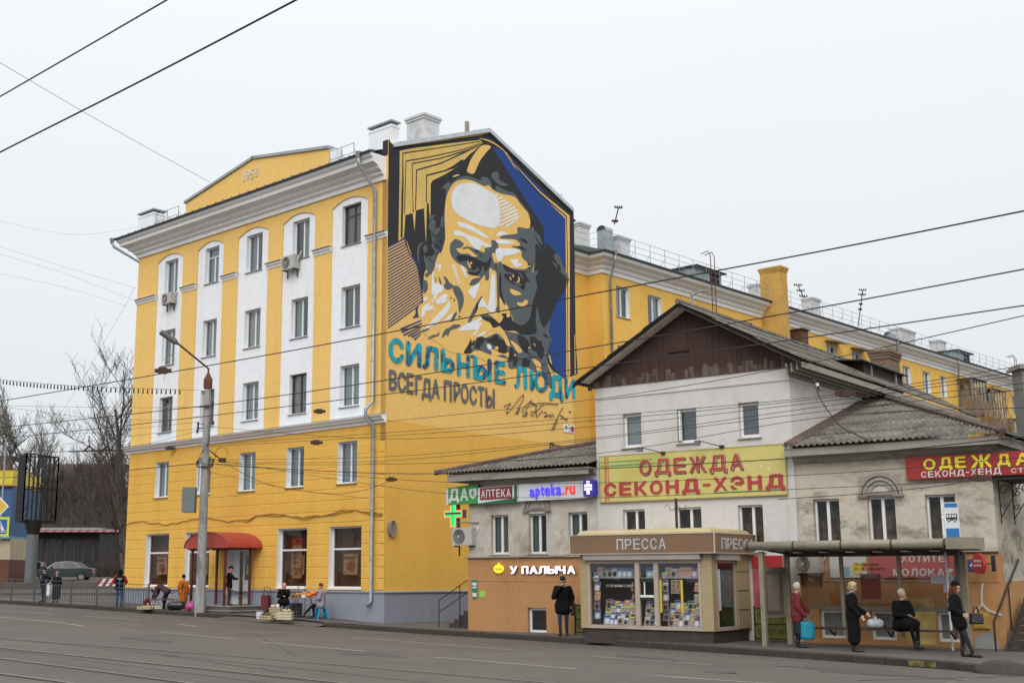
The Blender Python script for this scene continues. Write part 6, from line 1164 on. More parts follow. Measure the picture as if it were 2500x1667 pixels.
# grey air conditioner seen behind the shelter
def ac(label, fr, x, y, z, w=.78, h=.55, d=.3, rz=0, grp=None):
    o = thing('air_conditioner', label, 'air conditioner', fr.W(x, y, z), fr.a + rz, grp); AM = M('ac_casing', (.42, .41, .38), .5, .1, 3); m = MB(); m.box(0, w, -d, 0, 0, h); m.build('casing', AM, o)
    m = MB(); m.cyl((0, 0), .5, 0, 0); cxx_, cz_, r_ = w*.36, h*.5, h*.42
    m = MB(); m.tube([(cxx_, -d-.004, cz_), (cxx_, -d-.02, cz_)], r_, 20); m.build('fan_grille', M('ac_grille', (.05, .05, .05), .6), o)
    m = MB()
    for k in range(5): m.tube([(cxx_ + r_*(k+1)/5.3*math.cos(t*.5236), -d-.022, cz_ + r_*(k+1)/5.3*math.sin(t*.5236)) for t in range(13)], .006, 3)
    m.tube([(cxx_, -d-.021, cz_), (cxx_, -d-.03, cz_)], .05, 8); m.build('grille_ring', AM, o, kind='stuff')
    
    for q in (.08, w-.12): MB().box(q, q+.03, -d, .02, -.05, -.01).box(q, q+.03, -.03, .02, -.35, -.05).build('bracket', BLK, o)
    m = MB(); m.tube([(w+.0, -.1, h*.6), (w+.1, -.08, h*.9), (w+.12, 0, h*1.2), (w+.1, .05, h*1.3)], .018, 5); m.build('hose', SWH, o); return o
q = F2.hy(1937, 1398, -.4); ac('outdoor air conditioner unit seen through the left shelter glass', F2, q.x, -.05, q.z, .75, .5)
q = F2.hx(1132, 1335, -.45); ac('outdoor air conditioner unit at the left corner of the pharmacy', F2, -.55, .05, J(265, 785, -.25)[1], .85, .60)
q = F1.hy(395, 744, -.3); ac('outdoor air conditioner unit under the leftmost top floor window', F1, q.x, -.03, q.z, .78, .52)
q = F1.hy(688, 661, -.3); ac('outdoor air conditioner unit under the fourth top floor window', F1, q.x, -.03, q.z, .85, .6)
# bus stop sign behind the shelter, and its pole
YB9 = 31.3; a = atY(2303, 1226, YB9); b = atY(2341, 1314, YB9)
bsn = thing('bus_stop_sign', 'tall blue and white bus stop sign rising above the shelter', 'sign', (a.x, YB9, gz(a.x, YB9)), R(-25)); g0 = gz(a.x, YB9); hgt = a.z - b.z; z0 = b.z - g0; wd = (b.x - a.x) * 1.06
m = MB(); m.box(0, wd, -.02, 0, z0, z0+hgt); m.build('panel', M('panel_white', (.6, .62, .64), .4), bsn)
for q1, q2 in ((z0+.02, z0+hgt*.28), (z0+hgt*.86, z0+hgt-.02)): MB().box(.02, wd-.02, -.026, -.0205, q1, q2).build('blue_field', M('sign_blue', (.02, .14, .38), .4), bsn)
m = MB(); c = wd/2; q0 = z0+hgt*.55; BB = BLK; m.box(c-.13, c+.13, -.026, -.0205, q0-.05, q0+.12, BB)
for k in range(4): m.box(c-.115+.06*k, c-.075+.06*k, -.030, -.0265, q0+.03, q0+.10, SWH)
for s__ in (-.07, .07): m.tube([(c+s__, -.0265, q0-.06), (c+s__, -.031, q0-.06)], .04, 12, SWH); m.tube([(c+s__, -.0315, q0-.06), (c+s__, -.033, q0-.06)], .025, 10, BB)
m.build('bus_pictogram', None, bsn); m = MB(); m.tube([(-.04, .02, 0), (-.04, .02, z0+hgt-.02)], .03, 8); m.box(-.07, 0, -.02, .05, z0+.1, z0+.14); m.box(-.07, 0, -.02, .05, z0+hgt*.55, z0+hgt*.55+.04); m.build('pole', PVC, bsn)
# stairs left of the pharmacy
PS = thing('stairs', 'dark steps with black handrail between the end wall and the pharmacy', 'stairs', F2.W(-1.5, 1.2, -1.85), F2.a)
for k in range(7): m = MB(); m.box(-.35+.22*k, 1.45, 0, 1.6, .15*k, .15*k+.15 - .003); m.build('step', SM, PS)
m = MB()
for yy, dz in ((-.08, 0), (-.08, -.42)): m.tube([(-.75, yy, .95+dz), (-.65, yy, 1.0+dz), (1.45, yy, 2.15+dz)], .018, 5)
for xx, t_ in ((-.75, .95), (.2, 1.5)): m.tube([(xx, -.08, 0), (xx, -.08, t_)], .02, 5)
m.tube([(.85, -.3, 0), (.85, -.3, 1.15), (1.45, -.3, 1.5)], .018, 5); m.build('handrail', BLK, PS)
# ================================================================ left side of the picture
# fence on the curb
FM = M('fence_grey', (.055, .062, .066), .5, .15, 6)
fp = []
def fpt(px):
    """a place on the pavement just behind the curb, at picture column px"""
    best = None
    for i in range(400):
        a = kn[0][0] + (kn[5][0] - kn[0][0]) * i / 399; q = AD(a, dc(a) - .10); u = PX + (q[0] * 3047) / q[1]
        if best is None or abs(u - px) < best[0]: best = (abs(u - px), q)
    return best[1]
f0 = fpt(-60); FE = thing('street_fence', 'grey metal bar fence along the curb at the left', 'fence', (f0[0], f0[1], gz(*f0)), 0, zb=0)
fcol = [-60, -20, 28, 84, 113, 175, 236, 303, 369]; P_ = [fpt(c) for c in fcol]; off = Vector((f0[0], f0[1], gz(*f0)))
def fz(q, z): return Vector((q[0], q[1], gz(*q) + z)) - off
bar0 = None
for i, q in enumerate(P_):
    m = MB(); a = fz(q, 0); m.box(a.x-.035, a.x+.035, a.y-.035, a.y+.035, a.z, a.z+1.08); m.build('post', FM, FE)
for q, r in zip(P_, P_[1:]):
    q, r = Vector(q), Vector(r); L = (r-q).length
    for z_ in (.14, .84, 1.02): m = MB(); m.tube([fz(q, z_), fz(r, z_)], .02, 4); m.build('rail', FM, FE)
    n = max(2, int(L / .17))
    for k in range(1, n):
        p = q + (r-q)*k/n; a = fz(p, .14)
        if bar0 is None: m = MB(); m.tube([(0, 0, 0), (0, 0, .70)], .018, 4); bar0 = m.build('bar', FM, FE); bar0.location = a
        else: share(bar0, 'bar', FE, a)
# advertising column without its panels
bc = atY(72, 1440, 80); bz = gz(bc.x, 80); sc = lambda px, py: atY(px, py, 80)
BC = thing('advertising_column', 'thick grey steel column carrying an empty black three sided billboard frame', 'billboard', (bc.x, 80, bz))
CG = M('column_grey', (.12, .135, .15), .6, .1, 2); h0 = sc(72, 1270).z - bz; h1 = sc(60, 1110).z - bz
m = MB(); m.tube([(0, 0, -.3), (0, 0, h0 - .9)], .36, 18, CG); m.tube([(0, 0, h0-.9), (0, 0, h0)], [.36, .62], 18, BLK); m.build('column', None, BC, smooth=False)
BF = M('billboard_frame', (.012, .012, .013), .6); xl_, xm_, xr_ = sc(33, 1200).x - bc.x, sc(72, 1200).x - bc.x, sc(118, 1200).x - bc.x
tri = [Vector((xl_, 1.0)), Vector((xm_+.0, -1.0)), Vector((xr_, 1.8)), Vector((xm_+.2, 3.0))]
tt = 0
for (a, b), hh_ in zip(((tri[0], tri[1]), (tri[1], tri[2]), (tri[2], tri[0])), (1, 1, 1)):
    m = MB()
    for z_ in (h0, h0 + (h1-h0)*.5, h1): m.tube([(a.x, a.y, z_), (b.x, b.y, z_)], .055, 4)
    m.tube([(a.x, a.y, h0), ((a.x+b.x)/2, (a.y+b.y)/2, (h0+h1)/2), (b.x, b.y, h0)], .035, 4); m.tube([(a.x, a.y, h1), ((a.x+b.x)/2, (a.y+b.y)/2, (h0+h1)/2), (b.x, b.y, h1)], .035, 4)
    m.build('frame_truss', BF, BC)
    for k in range(9): p = a + (b-a)*k/8; m = MB(); m.box(p.x-.04, p.x+.04, p.y-.04, p.y+.04, h0, h1); m.build('frame_upright', BF, BC)
m = MB(); m.box(xl_-.1, xl_+.28, .9, 1.0, h0, h1+.1); m.build('side_casing', BF, BC)
for xx in (sc(66, 1).x, sc(72, 1).x, sc(80, 1).x): m = MB(); m.box(xx-bc.x-.06, xx-bc.x+.06, .3, .36, h0+.1, h0+(h1-h0)*.32); m.build('leftover_slat', GALV, BC)
m = MB(); m.prism([(xl_, 1.0), (xm_, -1.0), (xr_, 1.8)], lambda u, v, w_: (u, v, h0 - .12 + w_), .1); m.build('frame_floor', BF, BC)
# yellow and blue shop at the left edge
def q88(px, py): return atY(px, py, 88)
a = q88(-160, 1180); b = q88(35, 1180); g0 = gz(b.x, 88) - .6
YS = thing('roadside_shop', 'shop with yellow fascia over blue wall cut by the left edge', 'shop', (b.x, 88, g0)); L_ = b.x - a.x
def zz(py): return q88(20, py).z - g0
for nm, z0, z1, ex, mt in (('base_wall', -1, zz(1365), 0, M('shop_brown', (.12, .045, .03), .8)), ('cream_wall', zz(1365), zz(1314), 0, M('shop_cream', (.42, .36, .26), .8, .1)), ('teal_ledge', zz(1314), zz(1308), .35, M('shop_teal', (.15, .30, .32), .7)),
                           ('blue_wall', zz(1308), zz(1189), .25, M('shop_blue', (.03, .09, .22), .6)), ('red_trim', zz(1189), zz(1185), .45, M('shop_red_trim', (.14, .03, .025))), ('yellow_fascia', zz(1185), zz(1147), .4, M('shop_yellow', (.62, .48, .02), .5)), ('roof_edge', zz(1147), zz(1144), .48, M('shop_red_trim', (.14, .03, .025)))):
    m = MB(); m.box(-L_, .0 + ex*.0, -ex, 6, z0, z1); m.build(nm, mt, YS)
m = MB(); m.box(-1.0, -.03, -.30, -.26, zz(1308), zz(1275)); m.build('dark_panel', M('panel_dark', (.05, .055, .05)), YS)
# road signs at the left edge
def q50(px, py): return atY(px, py, 50)
SBL = M('road_sign_blue', (.02, .10, .33), .4); SLM = M('road_sign_lime', (.50, .62, .02), .4); SYL = M('road_sign_yellow', (.62, .42, .03), .4)
a = q50(-1, 1236); r0 = thing('priority_road_sign', 'yellow diamond priority road sign with white edge at the left border', 'sign', (a.x, 50, a.z)); k = (q50(22, 1236).x - a.x)
m = MB(); m.prism([(-k, 0), (0, -k), (k, 0), (0, k)], lambda u, v, w_: (u, w_, v), .03); m.build('white_plate', SWH, r0); m = MB(); m.prism([(-k*.78, 0), (0, -k*.78), (k*.78, 0), (0, k*.78)], lambda u, v, w_: (u, w_ - .006, v), .005); m.build('yellow_field', SYL, r0)
a = q50(0, 1285); r1 = thing('crossing_sign', 'blue pedestrian crossing sign with lime border at the left edge', 'sign', (a.x, 50, a.z)); k = q50(22, 1285).x - a.x
m = MB(); m.box(-k, k, 0, .03, -k*1.05, k*1.05); m.build('lime_plate', SLM, r1); m = MB(); m.box(-k*.76, k*.76, -.006, -.001, -k*.8, k*.8); m.build('blue_field', SBL, r1)
m = MB(); m.prism([(-k*.65, -k*.62), (k*.65, -k*.62), (0, k*.62)], lambda u, v, w_: (u, -.012 + w_, v), .004); m.build('white_triangle', SWH, r1)
m = MB(); m.tube([(-.0, -.016, .32*k), (.0, -.018, .32*k)], .10*k, 8)
for j in range(4): m.box(-k*.5+.28*k*j, -k*.36+.28*k*j, -.018, -.0125, -k*.58, -k*.42)
m.tube([(0, -.016, .2*k), (-.05*k, -.016, -.1*k), (-.2*k, -.016, -.4*k)], .05*k, 4); m.tube([(-.05*k, -.016, -.1*k), (.18*k, -.016, -.4*k)], .05*k, 4); m.tube([(-.2*k, -.016, .0), (.2*k, -.016, .05*k)], .035*k, 4); m.build('walking_figure', BLK, r1)
pl_ = thing('sign_post', 'steel post of the road signs at the left border', 'post', (a.x, 50.05, gz(a.x, 50.05) - .4)); m = MB(); m.tube([(0, 0, 0), (0, 0, a.z + 4 - gz(a.x, 50.05))], .035, 8); m.build('post', GALV, pl_)
# low dark pavilion with a pink striped awning
def q110(px, py): return atY(px, py, 112)
a = q110(30, 1400); b = q110(238, 1400); g0 = gz(b.x, 112) - .3; L_ = b.x - a.x
DP = thing('low_pavilion', 'low dark pavilion with striped pink awning edge behind the parked cars', 'building', (a.x, 112, g0)); zt = q110(100, 1296).z - g0
DK = M('pavilion_dark', (.035, .027, .024), .8, .5, .5); m = MB(); m.box(-6, L_, 0, 10, -1, zt-.2); m.build('dark_wall', DK, DP); m = MB(); m.box(-6, L_+.3, -.5, 10, zt+.1, q110(100, 1288).z - g0); m.build('flat_roof', CONC, DP)
AWA, AWB = M('awning_pink', (.22, .09, .10), .8), M('awning_maroon', (.11, .035, .04), .8)
for k in range(46): x0_ = -6 + (L_+9.5)*k/46; m = MB(); m.hexa([(x0_, -1.3, zt-.15), (x0_+(L_+9.5)/46-.002, -1.3, zt-.15), (x0_+(L_+9.5)/46-.002, -.5, zt+.05), (x0_, -.5, zt+.05), (x0_, -1.3, zt-.1), (x0_+(L_+9.5)/46-.002, -1.3, zt-.1), (x0_+(L_+9.5)/46-.002, -.5, zt+.1), (x0_, -.5, zt+.1)]); m.build('awning_strip', AWA if k % 2 else AWB, DP)
for k in range(9): xx = .5 + k*(L_-1)/8; m = MB(); m.box(xx-.08, xx+.08, -.06, .0, -.8, zt-.4); m.build('window_post', M('pavilion_post', (.05, .04, .036)), DP)
for k in range(4): xx = 1.2 + k*(L_-1)/4; m = MB(); m.quad((xx, -.02, .7), (xx+1.4, -.02, .7), (xx+1.4, -.02, zt-.7), (xx, -.02, zt-.7)); m.build('window', M('dark_pane', (.02, .02, .022), .3, 0), DP)
m = MB(); q = q110(40, 1335); m.box(q.x-a.x-1.2, q.x-a.x+.5, -.3, -.2, q.z-g0-.5, q.z-g0+.55, M('shop_board_red', (.22, .05, .045), .7)); m.build('red_board', None, DP)
# cars
def car(label, px, py, Y, rz, length, colr, name, wagon=False):
    c = atY(px, py, Y); o = thing(name, label, 'car', (c.x, Y, c.z), rz); s = length / 4.3
    CP = M('car_paint_' + name + str(int(px)), colr, .25, .05, metal=.4); W = .84*s
    prof = [(-2.12, .35), (-2.14, .62), (-2.02, .80), (-1.2, .93), (-.55, 1.36), (.25, 1.44), (.95, 1.36), (1.55, 1.0), (2.05, .92), (2.13, .6), (2.08, .33), (1.72, .30), (1.62, .52), (1.35, .64), (1.08, .52), (.98, .30), (-.98, .30), (-1.08, .52), (-1.35, .64), (-1.62, .52), (-1.72, .30)]
    m = MB(); n = len(prof); vs = []
    for k, (yy, inset) in enumerate(((-W, 0), (-W*.97, 0), (W*.97, 0), (W, 0))):
        for (x_, z_) in prof: ty = yy * (1 - .20*max(0, (z_-.9))/.55); vs.append((x_*s, ty, z_*s))
    tri_ = tessellate_polygon([[Vector((p[0], p[1], 0)) for p in prof]]); fs = [tuple(t) for t in tri_] + [tuple(3*n + k for k in reversed(t)) for t in tri_]
    for r_ in range(3): fs += [(r_*n+k, r_*n+(k+1) % n, (r_+1)*n+(k+1) % n, (r_+1)*n+k) for k in range(n)]
    m.add(vs, fs); m.build('body', CP, o)
    GL = M('car_glass', (.03, .035, .04), .25, 0, spec=.35)
    for sy in (-1, 1):
        for pts in (((-.98, .96), (-.50, 1.30), (-.08, 1.35), (-.08, .97)), ((.0, .97), (.0, 1.36), (.62, 1.34), (.98, 1.02))):
            g = MB(); g.add([(x_*s, sy*(W * (1 - .20*max(0, (z_-.9))/.55) + .006), z_*s) for x_, z_ in pts], [(0, 1, 2, 3)]); g.build('side_window', GL, o)
    for xa_, za_, xb_, zb_ in ((-1.15, .965, -.58, 1.345), (1.48, 1.05, .98, 1.35)):
        g = MB(); ya = W*.86*(1-.2*(za_-.9)/.55); yb = W*.86*(1-.2*(zb_-.9)/.55); e = -.012 if xa_ < 0 else .012; g.quad((xa_*s+e, -ya, za_*s+.012), (xa_*s+e, ya, za_*s+.012), (xb_*s+e, yb, zb_*s+.012), (xb_*s+e, -yb, zb_*s+.012)); g.build('windscreen' if xa_ < 0 else 'rear_window', GL, o)
    for xx in (-1.35, 1.35):
        for sy in (-1, 1):
            t = MB(); t.tube([(xx*s, sy*(W-.19), .31*s), (xx*s, sy*(W+.01), .31*s)], .31*s, 18); wh = t.build('wheel', M('tyre', (.02, .02, .02), .8), o)
            t = MB(); t.tube([(xx*s, sy*(W+.011), .31*s), (xx*s, sy*(W+.02), .31*s)], .19*s, 10); t.build('rim', M('rim_grey', (.25, .26, .27), .4, metal=.5), wh)
    for sy in (-1, 1):
        t = MB(); t.box(-2.15*s, -2.0*s, min(sy*.5, sy*.78), max(sy*.5, sy*.78), .6*s, .74*s); t.build('headlight', M('headlight', (.6, .6, .6), .2, emit=(1, .75, .4), es=.8) if sy < 0 and name == 'parked_car' and px > 100 else M('headlight_off', (.4, .4, .4), .2), o)
        t = MB(); t.box(2.0*s, 2.14*s, min(sy*.55, sy*.8), max(sy*.55, sy*.8), .68*s, .86*s); t.build('tail_light', M('tail_red', (.3, .02, .02), .3), o)
        t = MB(); t.box(-.82*s, -.70*s, min(sy*W*.95, sy*(W+.16)), max(sy*W*.95, sy*(W+.16)), .95*s, 1.06*s); t.build('mirror', CP, o)
    t = MB(); t.box(-2.17*s, -2.12*s, -.35, .35, .38*s, .55*s); t.build('grille', BLK, o)
    return o
car('dark grey sedan with lit headlight parked beyond the fence', 156, 1418, 91, R(6), 4.3, (.045, .055, .06), 'parked_car')
car('green grey car partly hidden behind the advertising column', 38, 1400, 98, R(4), 4.2, (.05, .06, .055), 'parked_car')
# plaza walls behind the fence
CW = stained('plaza_stone', (.10, .088, .072), (.055, .048, .042), (.13, .115, .10), s1=.5, s2=2, bump=.4)
for (pl1, pr1, py1, Y_, h_) in ((-40, 282, 1462, 72, .34), (-60, 275, 1436, 80, .40)):
    a = atY(pl1, py1, Y_); b = atY(pr1, py1, Y_ - 5); o = thing('low_wall', 'low stone terrace edge %s behind the street fence' % ('nearest' if Y_ < 75 else 'second'), 'wall', (a.x, a.y, min(gz(a.x, a.y), gz(b.x, b.y)) - .3)); d = b - a; d.z = 0; nn = Vector((-d.y, d.x, 0)).normalized()*1.6; zt_ = a.z - o.location.z; zt2 = b.z - o.location.z
    m = MB(); m.hexa([(0, 0, -1), (d.x, d.y, -1), (d.x+nn.x, d.y+nn.y, -1), (nn.x, nn.y, -1), (0, 0, zt_+h_), (d.x, d.y, zt2+h_), (d.x+nn.x, d.y+nn.y, zt2+h_), (nn.x, nn.y, zt_+h_)]); m.build('stone_edge', CW, o)
a = atY(232, 1412, 66); b = atY(290, 1430, 66); wb = thing('warning_barrier', 'red and white slanted striped barrier board behind the man in blue trousers', 'barrier', (a.x, 66, b.z)); Lb, Hb = b.x-a.x, a.z-b.z
for k in range(7): m = MB(); x0_ = Lb*k/7; m.prism([(x0_, 0), (x0_+Lb/7, 0), (x0_+Lb/7+.25, Hb), (x0_+.25, Hb)], lambda u, v, w_: (u, w_, v), .03); m.build('stripe', SWH if k % 2 else M('barrier_red', (.25, .03, .02)), wb)
m = MB(); m.box(.1, .16, .035, .08, -1.2, 0); m.box(Lb-.1, Lb-.04, .035, .08, -1.2, 0); m.build('leg', BLK, wb)
# ---------------------------------------------------------------- trees
BARK = M('tree_bark', (.085, .075, .065), .95, .3, 5); BIR = stained('birch_bark', (.42, .41, .39), (.08, .07, .065), (.5, .49, .47), s1=1.5, s2=6, stretch=(1, 1, .6), a1=(.5, .6)); TWG = M('twigs', (.075, .055, .045), .95, .3, 3)
def tree_mesh(seed, h, levels=5, spread=.55, lean=(0, 0), trunk_r=None, twig=.012, dens=1., up=.25, start=.25):
    r = random.Random(seed); T = MB(); C = MB()
    def grow(p, d, L, rad, lv):
        n = 4 if lv < 2 else 3; pts = [p]; rs = [rad]; q = p.copy(); dd = d.copy()
        for i in range(n):
            dd = (dd + Vector((r.uniform(-1, 1), r.uniform(-1, 1), r.uniform(-.6, 1))) * (.10 + .05*lv) + Vector((0, 0, up*.12))).normalized(); q = q + dd * L / n; pts.append(q.copy()); rs.append(max(twig*.6, rad * (1 - .62*(i+1)/n)))
        (T if lv == 0 else C).tube(pts, rs, 7 if lv == 0 else (5 if lv == 1 else 3), cap=False)
        if lv >= levels: return
        k = int({0: 9, 1: 6, 2: 5, 3: 4, 4: 3}.get(lv, 3) * dens)
        for j in range(k):
            t = start + (1-start)*(j + r.random())/k if lv == 0 else .2 + .8*(j + r.random())/k
            i = min(n-1, int(t*n)); f = t*n - i; b = pts[i].lerp(pts[min(i+1, n)], min(1, f)); az = r.uniform(0, 2*math.pi); s = Vector((math.cos(az), math.sin(az), 0)); base = (pts[min(i+1, n)] - pts[i]).normalized()
            nd = (base * (1-spread*.55) + s * spread + Vector((0, 0, up))).normalized()
            grow(b, nd, L * r.uniform(.38, .62) * (1.1 - .35*t if lv == 0 else 1), max(twig, rs[i] * .45), lv + 1)
    grow(Vector((0, 0, -.3)), Vector((lean[0], lean[1], 1)).normalized(), h, trunk_r or h*.016, 0); return T, C
def tree(label, x, y, seed, h, bark=BARK, grp=None, name='bare_tree', zoff=0, tw=None, **kw):
    o = thing(name, label, 'tree', (x, y, gz(x, y) - .05 + zoff), 0, grp); T, C = tree_mesh(seed, h, **kw); T.build('trunk', bark, o, smooth=True); C.build('crown', tw or TWG, o); return o
# the big tree behind the building's left edge, and the one in the middle distance
def gx(px, Y): return (px - PX) / 3047 * Y
tree('tall bare tree leaning out from behind the left edge of the yellow building', gx(322, 78), 78, 21, 11.5, levels=4, spread=.62, lean=(-.10, 0), dens=1.15, twig=.014, start=.12, trunk_r=.24)
tree('bare tree with forked limbs just left of the yellow building', gx(312, 74), 74, 5, 8.5, levels=4, spread=.8, lean=(-.25, 0), dens=1.0, twig=.012, start=.15, trunk_r=.15)
tree('big pale plane tree with fine crown at the far left', gx(30, 150), 150, 9, 14.5, tw=M('pale_twigs', (.15, .13, .11), .95), levels=4, spread=.6, dens=1.25, twig=.03, start=.35, trunk_r=.45)
proto = {}
spots = [(118, 165, 14, 0), (150, 158, 13, 1), (185, 166, 15.5, 2), (215, 150, 13, 0), (240, 160, 15, 1), (262, 140, 12.5, 2), (282, 150, 14, 0), (170, 142, 10.5, 2), (130, 140, 10.5, 1), (298, 132, 12, 1), (100, 170, 13, 2), (228, 134, 10, 2), (200, 180, 16.5, 1), (160, 185, 16, 0), (255, 185, 17, 2), (60, 190, 13, 1), (85, 185, 12, 0)]
kinds = [('white stemmed bare birch in the far wood', BIR), ('dark bare tree in the far wood', BARK), ('brown fine twigged bare tree in the far wood', BARK)]
for i, (px, Y, h, k) in enumerate(spots):
    x = gx(px, Y)
    if k not in proto: o = tree(kinds[k][0], x, Y, 40 + k, 14, kinds[k][1], 'bare trees in the wood behind the pavilion', levels=4, spread=.5, dens=1.3, twig=.028, start=.2, trunk_r=.17); proto[k] = o
    else: o = dup(proto[k]); o.location = (x, Y, gz(x, Y))
    rank = sorted([q[0] for q in spots if q[3] == k]).index(px); o['label'] = kinds[k][0] + ', ' + ['first', 'second', 'third', 'fourth', 'fifth', 'sixth', 'seventh'][rank] + ' from the left'
    o.rotation_euler.z = i * 1.3; o.scale = (h/14*.72,)*3
# shrub mass under the trees
m = MB(); r = random.Random(4)
for k in range(9000):
    px = r.uniform(60, 322); Y = r.uniform(118, 150); x = gx(px, Y); z = gz(x, Y) + abs(r.gauss(0, 1)) * 3.0; d = Vector((r.uniform(-1, 1), r.uniform(-1, 1), r.uniform(.2, 1.6))).normalized() * r.uniform(1, 2.6)
    m.tube([(x, Y, z), (x + d.x, Y + d.y, z + d.z)], [.02, .008], 3, cap=False)
tag(m.build('undergrowth', M('brush', (.035, .03, .028), .95, .3, .25, col2=(.12, .10, .09), lo=.4, hi=.62), kind='stuff'), 'dense brown leafless brush below the trees', 'brush', kind='stuff')
m = MB()
for k in range(900):
    px = r.uniform(215, 300); Y = r.uniform(96, 104); x = gx(px, Y); z = gz(x, Y) + r.uniform(0, .9); d = Vector((r.uniform(-1, 1), r.uniform(-1, 1), r.uniform(.2, 1.2))).normalized() * .5
    m.tube([(x, Y, z), (x + d.x, Y + d.y, z + d.z)], [.02, .008], 3, cap=False)
tag(m.build('hedge', M('hedge_brown', (.05, .038, .028), .95, .3, .4), kind='stuff'), 'low leafless hedge right of the parked sedan', 'hedge', kind='stuff')
# far blocks of flats behind the wood
FB = M('far_block', (.16, .135, .12), .9, .15, .3)
for (pl1, pr1, pt, Y_, lab) in ((110, 306, 1132, 205, 'grey brown block of flats behind the bare wood'), (-30, 32, 1112, 215, 'grey block of flats left behind the big pale tree')):
    a = atY(pl1, pt, Y_); b = atY(pr1, pt, Y_); g0 = 0; o = thing('far_building', lab, 'building', (a.x, Y_, -1)); m = MB(); L_ = b.x-a.x; H_ = a.z + 1
    wins_ = [(2 + 3*i, 3.3 + 3*i, 2 + 3*j, 3.5 + 3*j) for i in range(int((L_-3)/3)) for j in range(int((H_-2)/3))]; wall(m, 0, L_, 0, H_, wins_, fy(0), FB, .3); m.quad((0, 0, H_), (L_, 0, H_), (L_, 12, H_), (0, 12, H_), FB); m.build('wall', None, o)
    m = MB(); m.quad((0, .31, 0), (L_, .31, 0), (L_, .31, H_), (0, .31, H_)); m.build('window_backing', M('far_glass', (.10, .12, .14), .2), o)
    for w4 in wins_: m = MB(); m.box((w4[0]+w4[1])/2-.05, (w4[0]+w4[1])/2+.05, .2, .28, w4[2], w4[3]); m.build('window', M('far_frame', (.4, .4, .4)), o)
# climbing twigs on the wing by the balconies
m = MB()
for k in range(260):
    q = F1.hx(r.uniform(2340, 2488), r.uniform(935, 1060), WX + r.uniform(.9, 2.2)); z = q.z; p = F1.W(WX + r.uniform(.9, 2.4), q.y, z); m.tube([p, p + Vector((r.uniform(-.4, .4), r.uniform(-.4, .4), -r.uniform(.5, 1.5)))], [.02, .01], 3, cap=False)
for k in range(7): p = F1.W(WX + 2, 66 + 2*k, -2); m.tube([p, p + Vector((r.uniform(-1, 1), 0, 12)), p + Vector((r.uniform(-2, 2), 0, 17))], [.1, .06, .02], 4, cap=False)
tag(m.build('weeping_birch', M('birch_twigs', (.26, .17, .10), .95)), 'weeping bare birch in front of the far balconies', 'tree')
# ================================================================ lamp post with its box and arm
lp = ground_hit(488, 1494); LPm = stained('pole_concrete', (.31, .31, .305), (.15, .145, .14), (.40, .40, .39), s1=1.5, s2=5, stretch=(1, 1, .25), a1=(.48, .62), bump=.5, bscale=14)
LP = thing('street_lamp', 'concrete street lamp post with rusty cap, wires and grey box', 'street lamp', (lp.x, lp.y, lp.z)); Yl = lp.y
def lq(px, py): q = atY(px, py, Yl); return (q.x - lp.x, q.z - lp.z)
zc = lq(494, 949)[1]; zl = lq(488, 1370)[1]; w0 = (lq(503, 1400)[0] - lq(474, 1400)[0])/2
m = MB(); m.tube([(0, 0, -.2), (0, 0, lq(0, 1432)[1])], w0, 8); m.tube([(0, 0, lq(0, 1432)[1]), (0, 0, zc)], [w0*.82, w0*.52], 12); m.build('concrete_pole', LPm, LP)
lx = .12
m = MB(); m.cyl((0, 0), .19, lq(0, 948)[1], lq(0, 926)[1], .19, 8); m.cyl((0, 0), .19, lq(0, 926)[1], lq(0, 910)[1], .05, 8); m.build('rusty_cap', M('rust_cap', (.13, .05, .03), .9, .4, 6), LP)
A_ = [(0, 0, lq(0, 912)[1]), (0, 0, lq(0, 898)[1]), (lq(480, 890)[0] - lq(494, 0)[0], 0, lq(0, 885)[1])]; e1 = lq(430, 848); e2 = lq(392, 823); ox = lq(494, 900)[0]
m = MB(); m.tube([(0, 0, lq(0, 912)[1]), (0, 0, lq(0, 900)[1]), (-.15, -.05, lq(0, 893)[1]), (e1[0]-ox, -.8, e1[1])], .045, 6); m.build('arm', M('arm_rusty', (.07, .05, .045), .8, .3, 6), LP)
m = MB(); a = Vector((e1[0]-ox, -.8, e1[1])); b = Vector((e2[0]-ox, -1.2, e2[1])); m.tube([a, a + (b-a)*.2, b], [.05, .13, .12], 8); m.build('lamp_head', M('lamp_head_grey', (.13, .125, .12), .5), LP)
b0 = lq(452, 1190); b1 = lq(481, 1251); m = MB(); m.box(b0[0]-.05, b1[0]-.05, -.35, .1, b1[1], b0[1]); m.build('switch_box', M('box_green_grey', (.13, .16, .155), .6, .1), LP)
m = MB()
for py in (994, 1140): z_ = lq(0, py)[1]; m.box(-.32, .32, -.22, -.16, z_-.03, z_+.03)
m.tube([(.2, -.1, lq(0, 1100)[1]), (.75, -.1, lq(0, 1125)[1])], .03, 5); m.box(.6, .9, -.15, -.05, lq(0, 1128)[1], lq(0, 1118)[1]); m.build('cross_arm', RUST, LP)
IN = M('insulator', (.03, .025, .022), .4)
for (dx, py) in ((-.34, 1035), (-.34, 1045), (.30, 1033), (-.36, 1053), (-.3, 1128), (.35, 1125), (.32, 1135), (-.32, 1132)):
    m = MB(); z_ = lq(0, py)[1]; m.tube([(dx, -.1, z_-.08), (dx, -.1, z_+.08)], .05, 6); m.tube([(0, -.1, z_), (dx, -.1, z_)], .015, 4); m.build('insulator', IN, LP)
